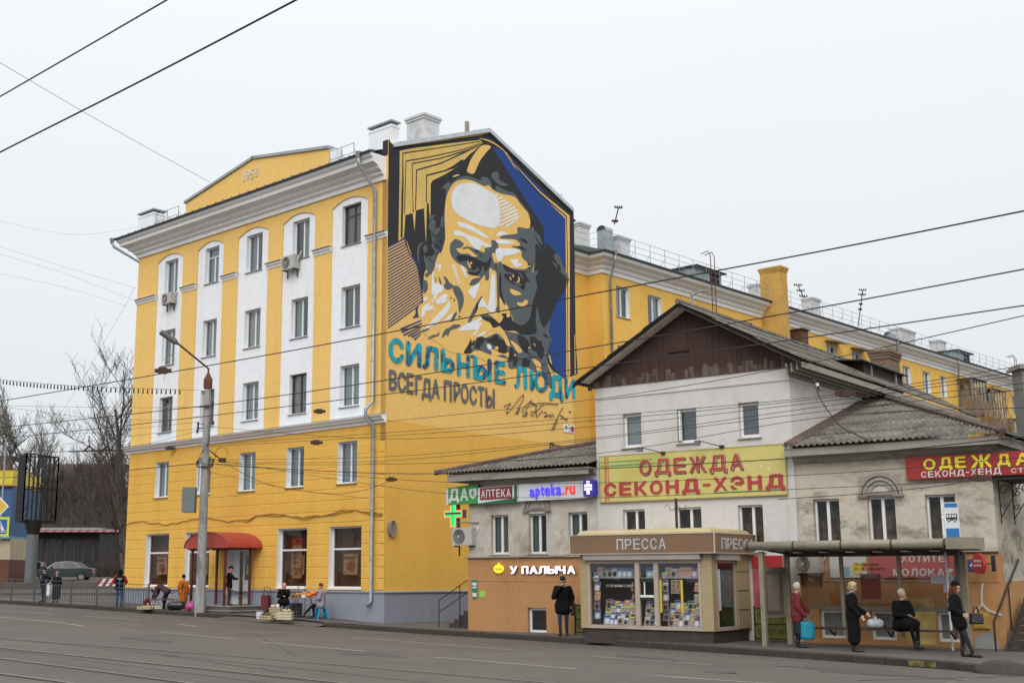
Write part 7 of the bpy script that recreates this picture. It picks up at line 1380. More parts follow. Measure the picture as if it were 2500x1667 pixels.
m = MB(); m.tube([(.18, -.1, lq(0, 948)[1]), (.22, -.1, lq(0, 1000)[1]), (.16, -.12, lq(0, 1080)[1]), (-.2, -.15, lq(0, 1110)[1]), (-.22, -.2, lq(0, 1200)[1])], .015, 4); m.tube([(.2 + .5 + .28*math.cos(t*.5), -.12, lq(0, 1112)[1] + .35*math.sin(t*.5)) for t in range(8)], .012, 4); m.build('hanging_cable', WIRE, LP)
# ================================================================ overhead wires
def wire(label, pts, r=.016, name='overhead_wire', grp='overhead wires', sub=6):
    """pts: (px, py, Y) support places of the wire, sagging smoothly through them"""
    P = [atY(*p) for p in pts]; o = []
    for i in range(len(P)-1):
        a, b, c, d = P[max(0, i-1)], P[i], P[i+1], P[min(len(P)-1, i+2)]
        for j in range(sub): t = j/sub; o.append(.5*((2*b) + (c-a)*t + (2*a-5*b+4*c-d)*t*t + (3*b-a-3*c+d)*t**3))
    o.append(P[-1]); m = MB(); m.tube(o, r*.66, 5); w_ = m.build(name, WIRE); return tag(w_, label, 'wire', grp)
wire('upper left diagonal overhead wire leaving the picture top', [(-60, 271, 15), (200, 121, 13), (460, -30, 11)], .014)
wire('second thicker diagonal overhead wire from left edge to top', [(-60, 406, 15), (0, 372, 14.6), (360, 190, 12.5), (800, -40, 10)], .016)
wire('thin stay wire running down to the building roof', [(-60, 122, 40), (0, 154, 41), (250, 300, 47), (512, 445, 55)], .014)
wire('long thick wire crossing the face of the wall painting', [(-60, 988, 38), (0, 979, 37), (493, 895, 31), (930, 815, 27), (1430, 720, 23), (2000, 614, 19), (2560, 503, 16)], .02)
wire('long wire crossing just above the teal lettering', [(-60, 1050, 37), (485, 992, 31), (1000, 919, 27), (1430, 850, 24), (1950, 760, 20), (2560, 646, 16)], .017)
wire('long wire crossing the grey lettering', [(-60, 1076, 38), (321, 1037, 33), (1000, 955, 27), (1430, 898, 24), (1900, 834, 20), (2560, 737, 16)], .015)
wire('wire from the end wall over the dark gable', [(943, 1029, 47), (1430, 977, 36), (1900, 901, 27), (2560, 757, 20)], .014)
for lab, p in (('topmost of the close wires over the gabled house windows', [(500, 1085), (930, 1057), (1430, 1018), (2000, 968), (2500, 892)]), ('second of the close wires over the gabled house windows', [(500, 1090), (930, 1065), (1430, 1028), (2000, 973), (2500, 905)]),
               ('third of the close wires over the gabled house windows', [(500, 1040), (930, 1071), (1430, 1042), (2000, 981), (2500, 914)]), ('fourth of the close wires over the gabled house windows', [(510, 1122), (930, 1115), (1430, 1071), (2000, 993), (2500, 935)]),
               ('fifth of the close wires over the gabled house windows', [(510, 1128), (930, 1125), (1430, 1075), (2000, 1005), (2500, 950)]), ('lowest of the close wires over the gabled house windows', [(510, 1132), (930, 1133), (1430, 1110), (2000, 1019), (2500, 995)]),
               ('thick dark cable passing over the yellow banner heading', [(490, 1131), (930, 1155), (1400, 1146), (2000, 1114), (2500, 1066)]), ('wire over the middle of the yellow banner', [(510, 1131), (1000, 1172), (1400, 1179), (2000, 1157), (2500, 1116)]),
               ('wire over the lower lettering of the yellow banner', [(510, 1119), (1000, 1195), (1400, 1215), (2000, 1191), (2500, 1167)])):
    Ys = {0: Yl, 1: 42, 2: 36, 3: 29.5, 4: 25}; wire(lab, [(x, y, Ys[i]) for i, (x, y) in enumerate(p)] + [(2600, p[-1][1] - (p[-2][1]-p[-1][1])*.2, 24)], .02 if 'thick' in lab else .012)
wire('slack cable from the lamp post to the end wall corner', [(500, 1119, Yl), (537, 1125, Yl), (650, 1180, 51), (795, 1204, 49), (884, 1197, 48), (960, 1170, 47.2)], .016)
wire('slack cable from lamp post toward the downpipe', [(505, 1150, Yl), (640, 1180, 51), (740, 1198, 50), (900, 1216, 48)], .010)
wire('cable from the left edge to the lamp post below its insulators', [(-40, 1168, 70), (0, 1166, 68), (250, 1152, 60), (480, 1131, Yl)], .028)
wire('festoon wire strung with small lamps at the left', [(-40, 924, 62), (0, 927, 61), (187, 942, 57), (439, 951, 53), (486, 951, Yl)], .014)
for lab, p in (('left wire sagging to the lamp post, upper one', [(-40, 985), (187, 1016), (402, 1025), (485, 1016)]), ('nearly level left wire behind the tree', [(-40, 989), (250, 994), (487, 994)]), ('left wire rising to the lamp post insulators', [(-40, 1108), (200, 1079), (485, 1045)]),
               ('left lower wire with clamps', [(-40, 1098), (120, 1101), (330, 1100), (480, 1080)]), ('fine left wire meeting the string course', [(-40, 1110), (150, 1103), (330, 1088), (480, 1052)]), ('left wire under the string course', [(0, 1052), (180, 1058), (330, 1046), (480, 1030)])):
    wire(lab, [(x, y, [70, 62, 57, Yl][i + (4-len(p)) if i else 0]) for i, (x, y) in enumerate(p)], .012)
wire('thin diagonal stay wire at the left sky', [(84, 1102, 75), (180, 960, 72), (286, 780, 69), (330, 700, 67)], .009)
for k, p in enumerate(([(-40, 530), (180, 573), (380, 545)], [(-40, 590), (120, 640), (335, 705)], [(-40, 610), (150, 665), (330, 735)], [(-40, 660), (150, 700), (320, 750)])):
    wire('faint thin wire in the pale sky left of the building, number %s from the top' % ['one', 'two', 'three', 'four'][k], [(x, y, 95) for x, y in p], .010)
wire('drooping black cable from the wall hook to the corner house roof', [(1988, 929, 34.2), (1995, 955, 34), (2010, 985, 33.8), (2035, 1020, 33.5), (2060, 1045, 33.3), (2120, 1075, 33)], .024)
wire('twin cable under the red sign across the corner house', [(1900, 1218, 34), (2100, 1205, 33), (2300, 1185, 31.8), (2395, 1167, 31.2), (2440, 1185, 31.4)], .016)
# festoon lamps
FO = bpy.data.objects['overhead_wire']; fl = None
P = [(0, 927, 61), (187, 942, 57), (439, 951, 53)]
LMP = M('festoon_socket', (.02, .022, .018), .5)
for k in range(46):
    t = k/45*2; i = min(1, int(t)); f = t - i; a, b = P[i], P[i+1]; q = atY(a[0]+(b[0]-a[0])*f, a[1]+(b[1]-a[1])*f + (2.0*math.sin(math.pi*f)), a[2]+(b[2]-a[2])*f)
    if fl is None:
        m = MB(); m.tube([(0, 0, 0), (0, 0, -.10), (0, 0, -.20)], [.03, .035, .04], 6); fl = m.build('festoon_lamp', LMP); o = fl
    else: o = dup(fl)
    o.location = q; tag(o, 'small dark lamp hanging from the festoon wire', 'lamp', 'lamps along the festoon wire')
# wire fittings
for (px, py, Y, lab) in ((398, 905, 32.5, 'dark clamp on the thick wire under the lamp head'), (415, 1094, 58, 'dark clamp under the string course'), (780, 1004, 45, 'dark tension clamp left of the downpipe'), (773, 1080, 44, 'dark clamp below the string course near downpipe'), (956, 1170, 47, 'black cable junction on the corner of the end wall'), (2063, 960, 28.3, 'dark clamp on wires near the hip roof tip'), (2395, 1167, 31.1, 'black cable junction below the red sign')):
    q = atY(px, py, Y); o = MB().box(-.22, .22, -.05, .05, -.05, .05).box(-.12, .1, -.06, .06, -.08, .09).build('wire_clamp', RUST); o.location = q; tag(o, lab, 'clamp')
q = atY(225, 1102, 62); o = thing('wire_switch', 'rusty tram wire crossing fitting hanging in front of the wood', 'fitting', q); m = MB(); m.tube([(-1.2, 0, 0), (2.0, 0, .1)], .035, 5); m.build('bar', RUST, o)
for dx in (-.15, .75): m = MB(); m.tube([(dx-.3, 0, 0), (dx, 0, .3), (dx+.3, 0, 0)], .05, 5); m.tube([(dx, 0, .2), (dx-.05, 0, .8)], .03, 5); m.build('horn', RUST, o)
# roof aerial masts of the wing
def mast(label, px0, py0, px1, py1, Y, arms):
    a = atY(px0, py0, Y); b = atY(px1, py1, Y); o = thing('roof_mast', label, 'antenna', a); d = b - a; m = MB(); m.tube([(0, 0, 0), d], .04, 5); m.build('pole', RUST, o)
    for (t, w_) in arms: w_ *= .75; m = MB(); c = d*t; m.tube([(c.x-w_, -w_*.3, c.z), (c.x+w_, w_*.3, c.z)], .035, 4); [m.tube([(c.x+w_*s, 0, c.z), (c.x+w_*s, 0, c.z+.13)], .05, 5) for s in (-1, -.35, .35, 1)]; m.build('cross_arm', RUST, o)
mast('leaning aerial mast on the grey flue near the painted wall', 1500, 548, 1510, 508, 72, [(1, .28), (.15, .2)])
mast('crooked aerial mast right of the yellow brick stack', 1975, 752, 1948, 697, 90, [(1, .35), (.75, .35), (.5, .35), (.05, .3)])
mast('straight aerial mast in the middle of the wing roof', 2095, 796, 2106, 709, 98, [(1, .35), (.87, .35), (.6, .15), (.45, .15)])
q = atY(1370, 478, 60); o = thing('roof_aerial', 'small dark aerial on the right slope of the painted gable', 'antenna', atY(1362, 480, 58)); m = MB(); m.tube([(0, 0, -.6), (0, 0, .1)], .015, 4); m.tube([(-.1, 0, 0), (.25, 0, .1)], .012, 4); m.build('rod', RUST, o)
# wall hook for the drooping cable
q = atY(1988, 929, 34.3); o = thing('wall_hook', 'rusty wall hook with white insulator on the gabled house side', 'hook', q); m = MB(); m.tube([(-.06, 0, 0), (.0, 0, .02), (.08, 0, -.12), (.12, 0, -.3)], .03, 5); m.build('hook', RUST, o); m = MB(); m.tube([(.05, 0, -.08), (.08, 0, -.16)], .06, 8); m.build('insulator', SWH, o)
# short pole in front of the white house, above the kiosk
q = atY(1650, 1216, 36.3); o = thing('rusty_stub_pole', 'short rusty pole with cable loops rising behind the kiosk', 'pole', (q.x, 36.3, 0)); m = MB(); m.tube([(0, 0, -1.9), (0, 0, q.z)], .04, 6); m.build('pole', RUST, o); m = MB(); m.tube([(-.35+.09*k, -.05, q.z-.28+.12*math.sin(k*1.9)) for k in range(8)], .01, 4); m.build('cable_loop', WIRE, o)
# grey metal flue at the right edge
q = atY(2484, 950, 46); o = thing('metal_duct', 'grey metal duct with cap at the right picture edge', 'duct', (q.x, 46, 0)); zt_ = atY(2484, 900, 46).z; m = MB(); m.box(.22, 1.2, 0, .8, 0, zt_); m.build('duct', M('duct_grey', (.16, .18, .19), .5), o); m = MB(); m.box(.08, 1.4, -.15, .95, zt_, zt_+.1); m.box(.14, 1.3, -.1, .9, zt_+.1, zt_+.18); m.build('cap', GALV, o)
# manhole and litter bits on the asphalt
q = road_hit(1760, 1640); mhc = tag(MB().tube([(0, 0, 0), (0, 0, .008)], .31, 24).build('manhole_cover', M('cast_iron', (.06, .055, .05), .6, .4, 20)), 'round iron manhole cover in the road near the kiosk', 'manhole cover'); mhc.location = q; mhc.rotation_euler = (0, 0, 0)
# ================================================================ people
SKIN = M('skin', (.46, .27, .19), .6, .08, 20); DSK = M('lips', (.30, .11, .09), .6, 0); EYE = M('eye_dark', (.03, .02, .02), .3, 0)
def tcap(mb, a, b, ra, rb, n=12, sq=1.):
    """tapered capsule, closed"""
    a, b = Vector(a), Vector(b); d = (b-a); L = max(d.length, 1e-4); d = d / L; pts = []; rs = []
    for k in range(5): t = math.pi/2*(k/4); pts.append(a - d*ra*math.cos(t)); rs.append(max(1e-3, ra*math.sin(t)))
    for k in range(1, 5): t = math.pi/2*(k/4); pts.append(b + d*rb*math.sin(t)); rs.append(max(1e-3, rb*math.cos(t)))
    pts.insert(5, b); rs.insert(5, rb); mb.tube(pts, rs, n)
def remesh(prims, vox, name, parent, mats, smooth_it=2):
    """prims: (a, b, ra, rb, material index) -> one continuous surface"""
    mb = MB()
    for p in prims: tcap(mb, p[0], p[1], p[2], p[3])
    me = bpy.data.meshes.new('t'); me.from_pydata(mb.v, [], mb.f); ob = bpy.data.objects.new('t', me); COL.objects.link(ob)
    bm = bmesh.new(); bm.from_mesh(me); bmesh.ops.recalc_face_normals(bm, faces=bm.faces); bm.to_mesh(me); bm.free()
    md = ob.modifiers.new('r', 'REMESH'); md.mode = 'VOXEL'; md.voxel_size = vox; md.use_smooth_shade = True
    if smooth_it: sm = ob.modifiers.new('s', 'SMOOTH'); sm.iterations = smooth_it; sm.factor = .5
    dg = bpy.context.evaluated_depsgraph_get(); dg.update(); out = bpy.data.meshes.new_from_object(ob.evaluated_get(dg)); bpy.data.objects.remove(ob)
    out.name = name; out.materials.clear()
    for m in mats: out.materials.append(m)
    n = len(out.polygons); c = np.empty(n*3); out.polygons.foreach_get('center', c); c = c.reshape(-1, 3); best = np.full(n, 1e9); idx = np.zeros(n, dtype=np.int32)
    for p in prims:
        a, b = np.array(p[0]), np.array(p[1]); ab = b - a; L2 = max(1e-9, ab @ ab); t = np.clip(((c - a) @ ab) / L2, 0, 1); d = np.linalg.norm(c - (a + t[:, None]*ab), axis=1) - (p[2] + (p[3]-p[2])*t); k = d < best; best[k] = d[k]; idx[k] = p[4]
    out.polygons.foreach_set('material_index', idx); out.polygons.foreach_set('use_smooth', [True]*n)
    o = bpy.data.objects.new(name, out); COL.objects.link(o); o.parent = parent; return o
def V3(x, y, z): return Vector((x, y, z))
def hand(P, wrist, elbow, out, curl=.5, mi=0):
    """palm, four fingers and a thumb, curled a little"""
    w, e = Vector(wrist), Vector(elbow); d = (w - e).normalized(); s = Vector(out); s = (s - d*s.dot(d)).normalized(); nrm = d.cross(s); palm = w + d*.075
    P.append((w, palm, .026, .030, mi)); P.append((w + s*.012, palm + s*.018, .020, .020, mi)); P.append((w - s*.012, palm - s*.018, .020, .020, mi))
    for i, (o, L) in enumerate(((-.027, .058), (-.009, .072), (.009, .076), (.027, .068))):
        a = palm + s*o + d*.015; b = a + (d*(1-curl*.5) + nrm*curl*.6).normalized()*L*.55; c = b + (d*(1-curl) + nrm*curl).normalized()*L*.5; P.append((a, b, .0095, .0088, mi)); P.append((b, c, .0088, .0075, mi))
    a = w + d*.03 + s*.028; b = a + (s*.75 + d*.6).normalized()*.04; c = b + (d + nrm*.3).normalized()*.03; P.append((a, b, .011, .010, mi)); P.append((b, c, .010, .008, mi))
def person(label, loc, rz, H, J, coat, legs, shoes, hat=None, hair=None, skirt=None, gloves=None, vox=.012, extra=None, collar=None, look=0., group=None, hood=None):
    """J overrides joints given for a 1.72 m figure; coat: dict(mat, hem, bulk); the figure faces +y"""
    k = H / 1.72; o = thing('person', label, 'person', loc, rz, group); S = lambda p: Vector(p) * k
    j = dict(hipL=(-.095, 0, .90), hipR=(.095, 0, .90), kneeL=(-.10, .03, .49), kneeR=(.10, .03, .49), ankL=(-.10, -.01, .08), ankR=(.10, -.01, .08), toeL=(-.12, .17, .035), toeR=(.12, .17, .035),
             waist=(0, 0, 1.05), chest=(0, 0, 1.27), neck=(0, 0, 1.45), head=(0, .02, 1.60), shL=(-.185, 0, 1.39), shR=(.185, 0, 1.39), elL=(-.245, -.03, 1.12), elR=(.245, -.03, 1.12), haL=(-.255, .05, .88), haR=(.255, .05, .88)); j.update(J)
    j = {a: S(b) for a, b in j.items()}; B = []; vx = vox * (1 if k > .9 else .9)
    hd = j['head']; up = (hd - j['neck']).normalized(); fw = Vector((math.sin(look), math.cos(look), 0)); fw = (fw - up*fw.dot(up)).normalized(); sd = fw.cross(up)
    def h(x, y, z): return hd + (sd*x + fw*y + up*z)*k
    B += [(h(0, -.012, .03), h(0, .005, .035), .090*k, .086*k, 0), (h(0, .015, -.02), h(0, .03, -.055), .070*k, .056*k, 0), (h(0, .045, -.085), h(0, .055, -.088), .030*k, .026*k, 0)]
    B += [(h(0, .088, .015), h(0, .108, -.022), .009*k, .016*k, 0), (h(-.086, -.01, -.005), h(-.09, -.015, .02), .012*k, .016*k, 0), (h(.086, -.01, -.005), h(.09, -.015, .02), .012*k, .016*k, 0)]
    B += [(h(-.05, .078, .045), h(.05, .078, .045), .015*k, .015*k, 0), (h(-.032, .081, .020), h(-.036, .081, .020), .0075*k, .0075*k, 2), (h(.032, .081, .020), h(.036, .081, .020), .0075*k, .0075*k, 2), (h(-.02, .092, -.052), h(.02, .092, -.052), .0085*k, .0085*k, 1)]
    B += [(j['neck'] - V3(0, 0, .04)*k, hd - up*.06*k, .056*k, .052*k, 0), (j['neck'] - V3(0, 0, .05)*k, j['chest'], .07*k, .12*k, 3), (j['chest'], j['waist'], .13*k, .12*k, 3), (j['waist'], (j['hipL']+j['hipR'])/2, .12*k, .125*k, 3)]
    for s in 'LR':
        B += [(j['hip'+s], j['knee'+s], .092*k, .062*k, 3), (j['knee'+s], j['ank'+s] + V3(0, 0, .05)*k, .060*k, .044*k, 3), (j['ank'+s] + V3(0, 0, .10)*k, j['ank'+s] + V3(0, 0, -.01)*k, .050*k, .045*k, 4), (j['ank'+s] + V3(0, 0, -.035)*k, j['toe'+s], .042*k, .036*k, 4)]
        B += [(j['sh'+s], j['el'+s], .05*k, .042*k, 3), (j['el'+s], j['ha'+s], .04*k, .028*k, 3 if gloves is None else 3)]
        hb = []; hand(hb, j['ha'+s]/k, j['el'+s]/k, (0, 1, .1), .6, 5 if gloves else 0); B += [(Vector(a)*k, Vector(b)*k, ra*k, rb*k, mi) for a, b, ra, rb, mi in hb]
    remesh(B, vx * .85, 'body', o, [SKIN, DSK, EYE, legs, shoes, gloves or SKIN], 1)
    # coat
    bk = coat.get('bulk', 1.); C = []; cm = 0
    for s, sg in (('L', -1), ('R', 1)):
        C += [(j['sh'+s], j['el'+s], .074*k*bk, .062*k*bk, 0), (j['el'+s], j['ha'+s]*.93 + j['el'+s]*.07, .060*k*bk, .050*k*bk, 0), (j['sh'+s]*.6 + j['neck']*.4 - V3(0, 0, .03)*k, j['sh'+s], .062*k*bk, .075*k*bk, 0)]
        C += [(j['chest'] + V3(sg*.075, 0, .03)*k, j['waist'] + V3(sg*.065, 0, 0)*k, .118*k*bk, .108*k*bk, 0), (j['waist'] + V3(sg*.06, 0, 0)*k, j['hip'+s] + V3(0, 0, -.02)*k, .112*k*bk, .128*k*bk, 0), (j['chest'] + V3(sg*.09, -.015, .06)*k, j['chest'] + V3(sg*.09, .02, .0)*k, .10*k*bk, .10*k*bk, 0)]
        hem = coat.get('hem', .75)
        if hem < .85:
            kn_, hp, ak = j['knee'+s], j['hip'+s], j['ank'+s]
            if hem >= .49: f = (.90 - hem) / .41; C.append((hp, hp.lerp(kn_, f), .122*k*bk, .118*k*bk, 0)); C.append((hp*.5+(j['hipL']+j['hipR'])*.25, (hp.lerp(kn_, f))*.6 + (j['hipL'].lerp(j['kneeL'], f)+j['hipR'].lerp(j['kneeR'], f))*.2, .12*k*bk, .12*k*bk, 0))
            else: f = (.49 - hem) / .41; C += [(hp, kn_, .122*k*bk, .120*k*bk, 0), (kn_, kn_.lerp(ak, f), .120*k*bk, .118*k*bk, 0), ((j['hipL']+j['hipR'])/2, (j['kneeL']+j['kneeR'])/2, .12*k, .12*k, 0), ((j['kneeL']+j['kneeR'])/2, ((j['kneeL']+j['kneeR'])/2).lerp((j['ankL']+j['ankR'])/2, f), .12*k, .12*k, 0)]
    C.append((j['neck'] + V3(-.03, -.01, -.035)*k, j['neck'] + V3(.03, -.01, -.035)*k, .068*k, .068*k, 0))
    remesh(C, vx, 'coat', o, [coat['mat']], 2)
    if skirt: remesh([(j['hip'+s], j['hip'+s].lerp(j['knee'+s], 1.12), .11*k, .125*k, 0) for s in 'LR'] + [((j['hipL']+j['hipR'])/2, (j['kneeL']+j['kneeR'])/2 - V3(0, 0, .05)*k, .11*k, .125*k, 0)], vx, 'skirt', o, [skirt], 2)
    if collar: remesh([(j['neck'] + V3(.065*math.cos(t), .065*math.sin(t) - .005, -.0)*k, j['neck'] + V3(.065*math.cos(t+.5), .065*math.sin(t+.5) - .005, .0)*k, .034*k, .034*k, 0) for t in [q*.5 for q in range(13)]], vx, 'collar', o, [collar], 1)
    if hat:
        P = [(h(0, -.030, .080), h(0, -.016, .088), .100*k, .094*k, 0), (h(0, -.03, .11), h(0, -.02, .115), .080*k, .080*k, 0)]
        if hat[1] == 'cap': P = [(h(0, -.025, .095), h(0, .0, .10), .094*k, .090*k, 0), (h(0, .04, .10), h(0, .10, .082), .055*k, .022*k, 0), (h(0, -.05, .05), h(0, -.04, .06), .075*k, .075*k, 0)]
        if hat[1] == 'pom': P.append((h(0, -.03, .19), h(0, -.03, .195), .03*k, .03*k, 0))
        remesh(P, vx*.85, 'hat', o, [hat[0]], 1)
    if hair:
        P = [(h(0, -.03, .045), h(0, -.01, .06), (.099 if not hat else .088)*k, (.093 if not hat else .08)*k, 0)]
        if hair[1] == 'long':
            for sx_ in (-1, 1): P += [(h(sx_*.07, -.01, .03), h(sx_*.085, .0, -.10), .040*k, .045*k, 0), (h(sx_*.085, .0, -.10), h(sx_*.10, .04, -.27), .045*k, .028*k, 0)]
            P.append((h(0, -.07, .0), h(0, -.08, -.18), .07*k, .06*k, 0))
        if hair[1] == 'bob': P += [(h(-.075, -.02, .04), h(-.08, -.01, -.04), .04*k, .035*k, 0), (h(.075, -.02, .04), h(.08, -.01, -.04), .04*k, .035*k, 0), (h(0, -.065, .04), h(0, -.06, -.05), .065*k, .05*k, 0), (h(-.03, .05, .105), h(.05, .045, .10), .035*k, .035*k, 0)]
        if hair[1] == 'nape': P = [(h(-.04, -.06, .0), h(.04, -.06, .0), .052*k, .052*k, 0), (h(-.075, -.02, .01), h(-.075, -.02, -.02), .022*k, .02*k, 0), (h(.075, -.02, .01), h(.075, -.02, -.02), .022*k, .02*k, 0)]
        remesh(P, vx*.85, 'hair', o, [hair[0]], 1)
    if hood:  # headscarf or hood round the face
        P = [(h(0, -.03, .05), h(0, -.02, .05), .105*k, .105*k, 0)] + [(h(.085*math.cos(t), .03, .01+.10*math.sin(t)), h(.085*math.cos(t+.4), .03, .01+.10*math.sin(t+.4)), .028*k, .028*k, 0) for t in [-2.2 + q*.4 for q in range(15)]] + [(h(0, -.03, 0), h(0, .0, -.12), .09*k, .075*k, 0), (h(-.03, .05, -.12), h(.03, .05, -.12), .045*k, .045*k, 0)]
        remesh(P, vx*.85, 'headscarf' if hood[1] == 'scarf' else 'hood', o, [hood[0]], 1)
    if extra: extra(o, j, k, h)
    return o
def cloth(n, c, v=.25): return M(n, c, .95, v, 9, bump=.5, bscale=22, spec=.15)
BLKC = cloth('black_cloth', (.007, .007, .008)); JEAN = cloth('dark_jeans', (.025, .045, .085)); SHOE = M('dark_shoe', (.012, .011, .01), .45); TIGHT = cloth('dark_tights', (.018, .016, .016)); GREYT = cloth('dark_grey_trousers', (.035, .033, .035))
def foot(px, py, headpy, dz=0): g = ground_hit(px, py, dz); return g, (py - headpy) * g.y / 3047
# 1 woman in the red jacket
g, H = foot(1950, 1580, 1420); REDC = cloth('wine_red_jacket', (.15, .028, .034))
p1 = person('older woman in dark red jacket, dark skirt and white knit hat holding a turquoise bag', g, R(-100), 1.60, dict(kneeL=(-.09, .02, .46), haR=(.22, .20, .86), elR=(.26, .02, 1.10), elL=(-.27, .16, 1.13), haL=(-.26, .34, .98), toeR=(.12, .19, .035), head=(0, .035, 1.60)), dict(mat=REDC, hem=.78, bulk=1.3), TIGHT, SHOE, hat=(cloth('white_knit', (.50, .48, .45)), 'beanie'), hair=None, skirt=cloth('dark_teal_skirt', (.018, .035, .042)), gloves=cloth('grey_glove', (.13, .13, .14)), collar=cloth('fur_collar', (.015, .012, .010)))
def bag(label, loc, rz, w_, h_, d_, mat, name='bag', handle=.18, round_=False, cat='bag'):
    o = thing(name, label, cat, loc, rz); P = []
    if round_: P = [(V3(-w_*.25, 0, h_*.42), V3(w_*.25, 0, h_*.42), h_*.42, h_*.40, 0), (V3(-w_*.3, 0, h_*.22), V3(w_*.3, 0, h_*.22), h_*.22, h_*.22, 0), (V3(0, 0, h_*.8), V3(.02, 0, h_), h_*.14, h_*.07, 0)]; remesh(P, .02, 'sack', o, [mat], 2)
    else:
        m = MB(); nx_, nz_ = 7, 7
        def f(i, kz, s): u = i/(nx_-1)*2-1; v = kz/(nz_-1); bul = (1-u*u)*(1 - .5*v)*d_/2; return (u*w_/2*(1 - .06*math.sin(v*5+u*2)), s*(bul + .012), v*h_ + .012*math.sin(u*7))
        for s in (-1, 1):
            b = len(m.v); m.add([f(i, kz, s) for kz in range(nz_) for i in range(nx_)], [(kz*nx_+i, kz*nx_+i+1, (kz+1)*nx_+i+1, (kz+1)*nx_+i) for kz in range(nz_-1) for i in range(nx_-1)])
        n0 = nx_*nz_
        for i in range(nx_-1): m.f.append([i, i+1, n0+i+1, n0+i]); m.m.append(0)
        for kz in range(nz_-1):
            for c_ in (0, nx_-1): m.f.append([kz*nx_+c_, (kz+1)*nx_+c_, n0+(kz+1)*nx_+c_, n0+kz*nx_+c_]); m.m.append(0)
        m.build('pouch', mat, o, smooth=True)
        for s in (-1, 1): hm = MB(); hm.tube([(-w_*.22, s*.02, h_-.02), (-w_*.12, s*.015, h_+handle*.8), (0, 0, h_+handle), (w_*.12, s*.015, h_+handle*.8), (w_*.22, s*.02, h_-.02)], .009, 5); hm.build('handle', mat, o)
    return o
TQ = M('turquoise_bag', (.0, .22, .33), .4, .25, 5, bump=.6, bscale=9)
def local(o, x, y, z): return o.matrix_basis @ Vector((x, y, z)) if False else Vector(o.location) + Matrix.Rotation(o.rotation_euler.z, 3, 'Z') @ Vector((x, y, z))
bag('turquoise shopping bag with dark stripe hanging from her gloved hand', local(p1, .20, .22, .22), R(-8), .34, .44, .12, TQ, 'shopping_bag', .10)
# 2 blonde woman in the long black coat
g, H = foot(2086, 1590, 1418)
p2 = person('blonde woman in ankle long black coat looking right under the shelter', g, R(-102), 1.66, dict(elL=(-.25, .10, 1.12), haL=(-.24, .34, .95), haR=(.24, .16, .90), toeR=(.12, .2, .03), head=(0, .045, 1.60)), dict(mat=BLKC, hem=.30, bulk=1.22), TIGHT, SHOE, hair=(cloth('blonde_hair', (.40, .31, .17)), 'bob'), collar=cloth('grey_scarf', (.16, .16, .19)))
bg = F4.hy(2136, 1515, .75); bag('crumpled white plastic bag resting on the bench beside the long black coat', (F4.W(bg.x, .78, 0).x, F4.W(bg.x, .78, 0).y, SZ + zb_*0 + (s_(2200, 1537, .85)[1]) + .02), 0, .40, .30, .2, M('white_plastic_bag', (.42, .44, .47), .35, .25, 12, bump=.8, bscale=12), 'plastic_bag', round_=True)
# 3 seated woman
zbn = s_(2200, 1537, .85)[1]; bq = F4.hy(2204, 1537, .80); sl = F4.W(bq.x, .80, SZ)
SIT = dict(hipL=(-.10, 0, .12), hipR=(.10, 0, .12), kneeL=(-.11, .42, .14), kneeR=(.11, .42, .15), ankL=(-.09, .40, -.32), ankR=(.12, .44, -.32), toeL=(-.10, .58, -.37), toeR=(.14, .62, -.37), waist=(0, -.01, .28), chest=(0, .0, .52), neck=(0, .03, .71), head=(0, .06, .86), shL=(-.19, .02, .64), shR=(.19, .02, .64), elL=(-.27, .08, .38), elR=(.27, .08, .38), haL=(-.06, .26, .34), haR=(.08, .28, .36))
def sit(**kw): d = dict(SIT); d.update(kw); return d
p3 = person('seated older woman in black coat and cream knit hat on the shelter bench', (sl.x, sl.y, SZ + zbn + .02), R(200), 1.66, sit(ankL=(-.09, .44, -.40), ankR=(.02, .46, -.40), toeL=(-.10, .6, -.44), toeR=(.03, .64, -.44)), dict(mat=BLKC, hem=.60, bulk=1.32), BLKC, SHOE, hat=(cloth('cream_knit', (.50, .43, .33)), 'beanie'), look=R(-45), collar=BLKC)
bag('small dark bag standing on the bench left of the seated woman', F4.W(F4.hy(2172, 1530, .8).x, .8, SZ + zbn + .02), R(-40), .26, .24, .12, M('dark_leather', (.02, .02, .022), .4), 'handbag', .05)
# 4 girl with red brown hair
g, H = foot(2352, 1603, 1430); CO_ = cloth('black_parka', (.008, .008, .009))
p4 = person('young woman in black parka and beanie with long auburn hair at the shelter end', g, R(-112), 1.66, dict(hipL=(-.09, -.05, .90), hipR=(.09, -.05, .90), chest=(0, -.10, 1.27), waist=(0, -.07, 1.05), neck=(0, -.10, 1.45), head=(0, -.06, 1.60), shL=(-.18, -.10, 1.39), shR=(.18, -.10, 1.39), ankR=(.06, .20, .08), toeR=(.10, .38, .035), kneeR=(.09, .08, .49), elL=(-.25, -.12, 1.12), haL=(-.20, .08, 1.0), elR=(.26, -.18, 1.12), haR=(.22, .02, 1.0)), dict(mat=CO_, hem=.76, bulk=1.32), GREYT, SHOE, hat=(BLKC, 'beanie'), hair=(cloth('auburn_hair', (.13, .035, .015)), 'long'), collar=cloth('green_grey_scarf', (.05, .07, .06)))
bag('black leather handbag hanging at the right of the auburn haired woman', local(p4, -.16, .34, .74), R(10), .34, .22, .16, M('black_leather', (.012, .012, .013), .3, .3, 5), 'handbag', .18)
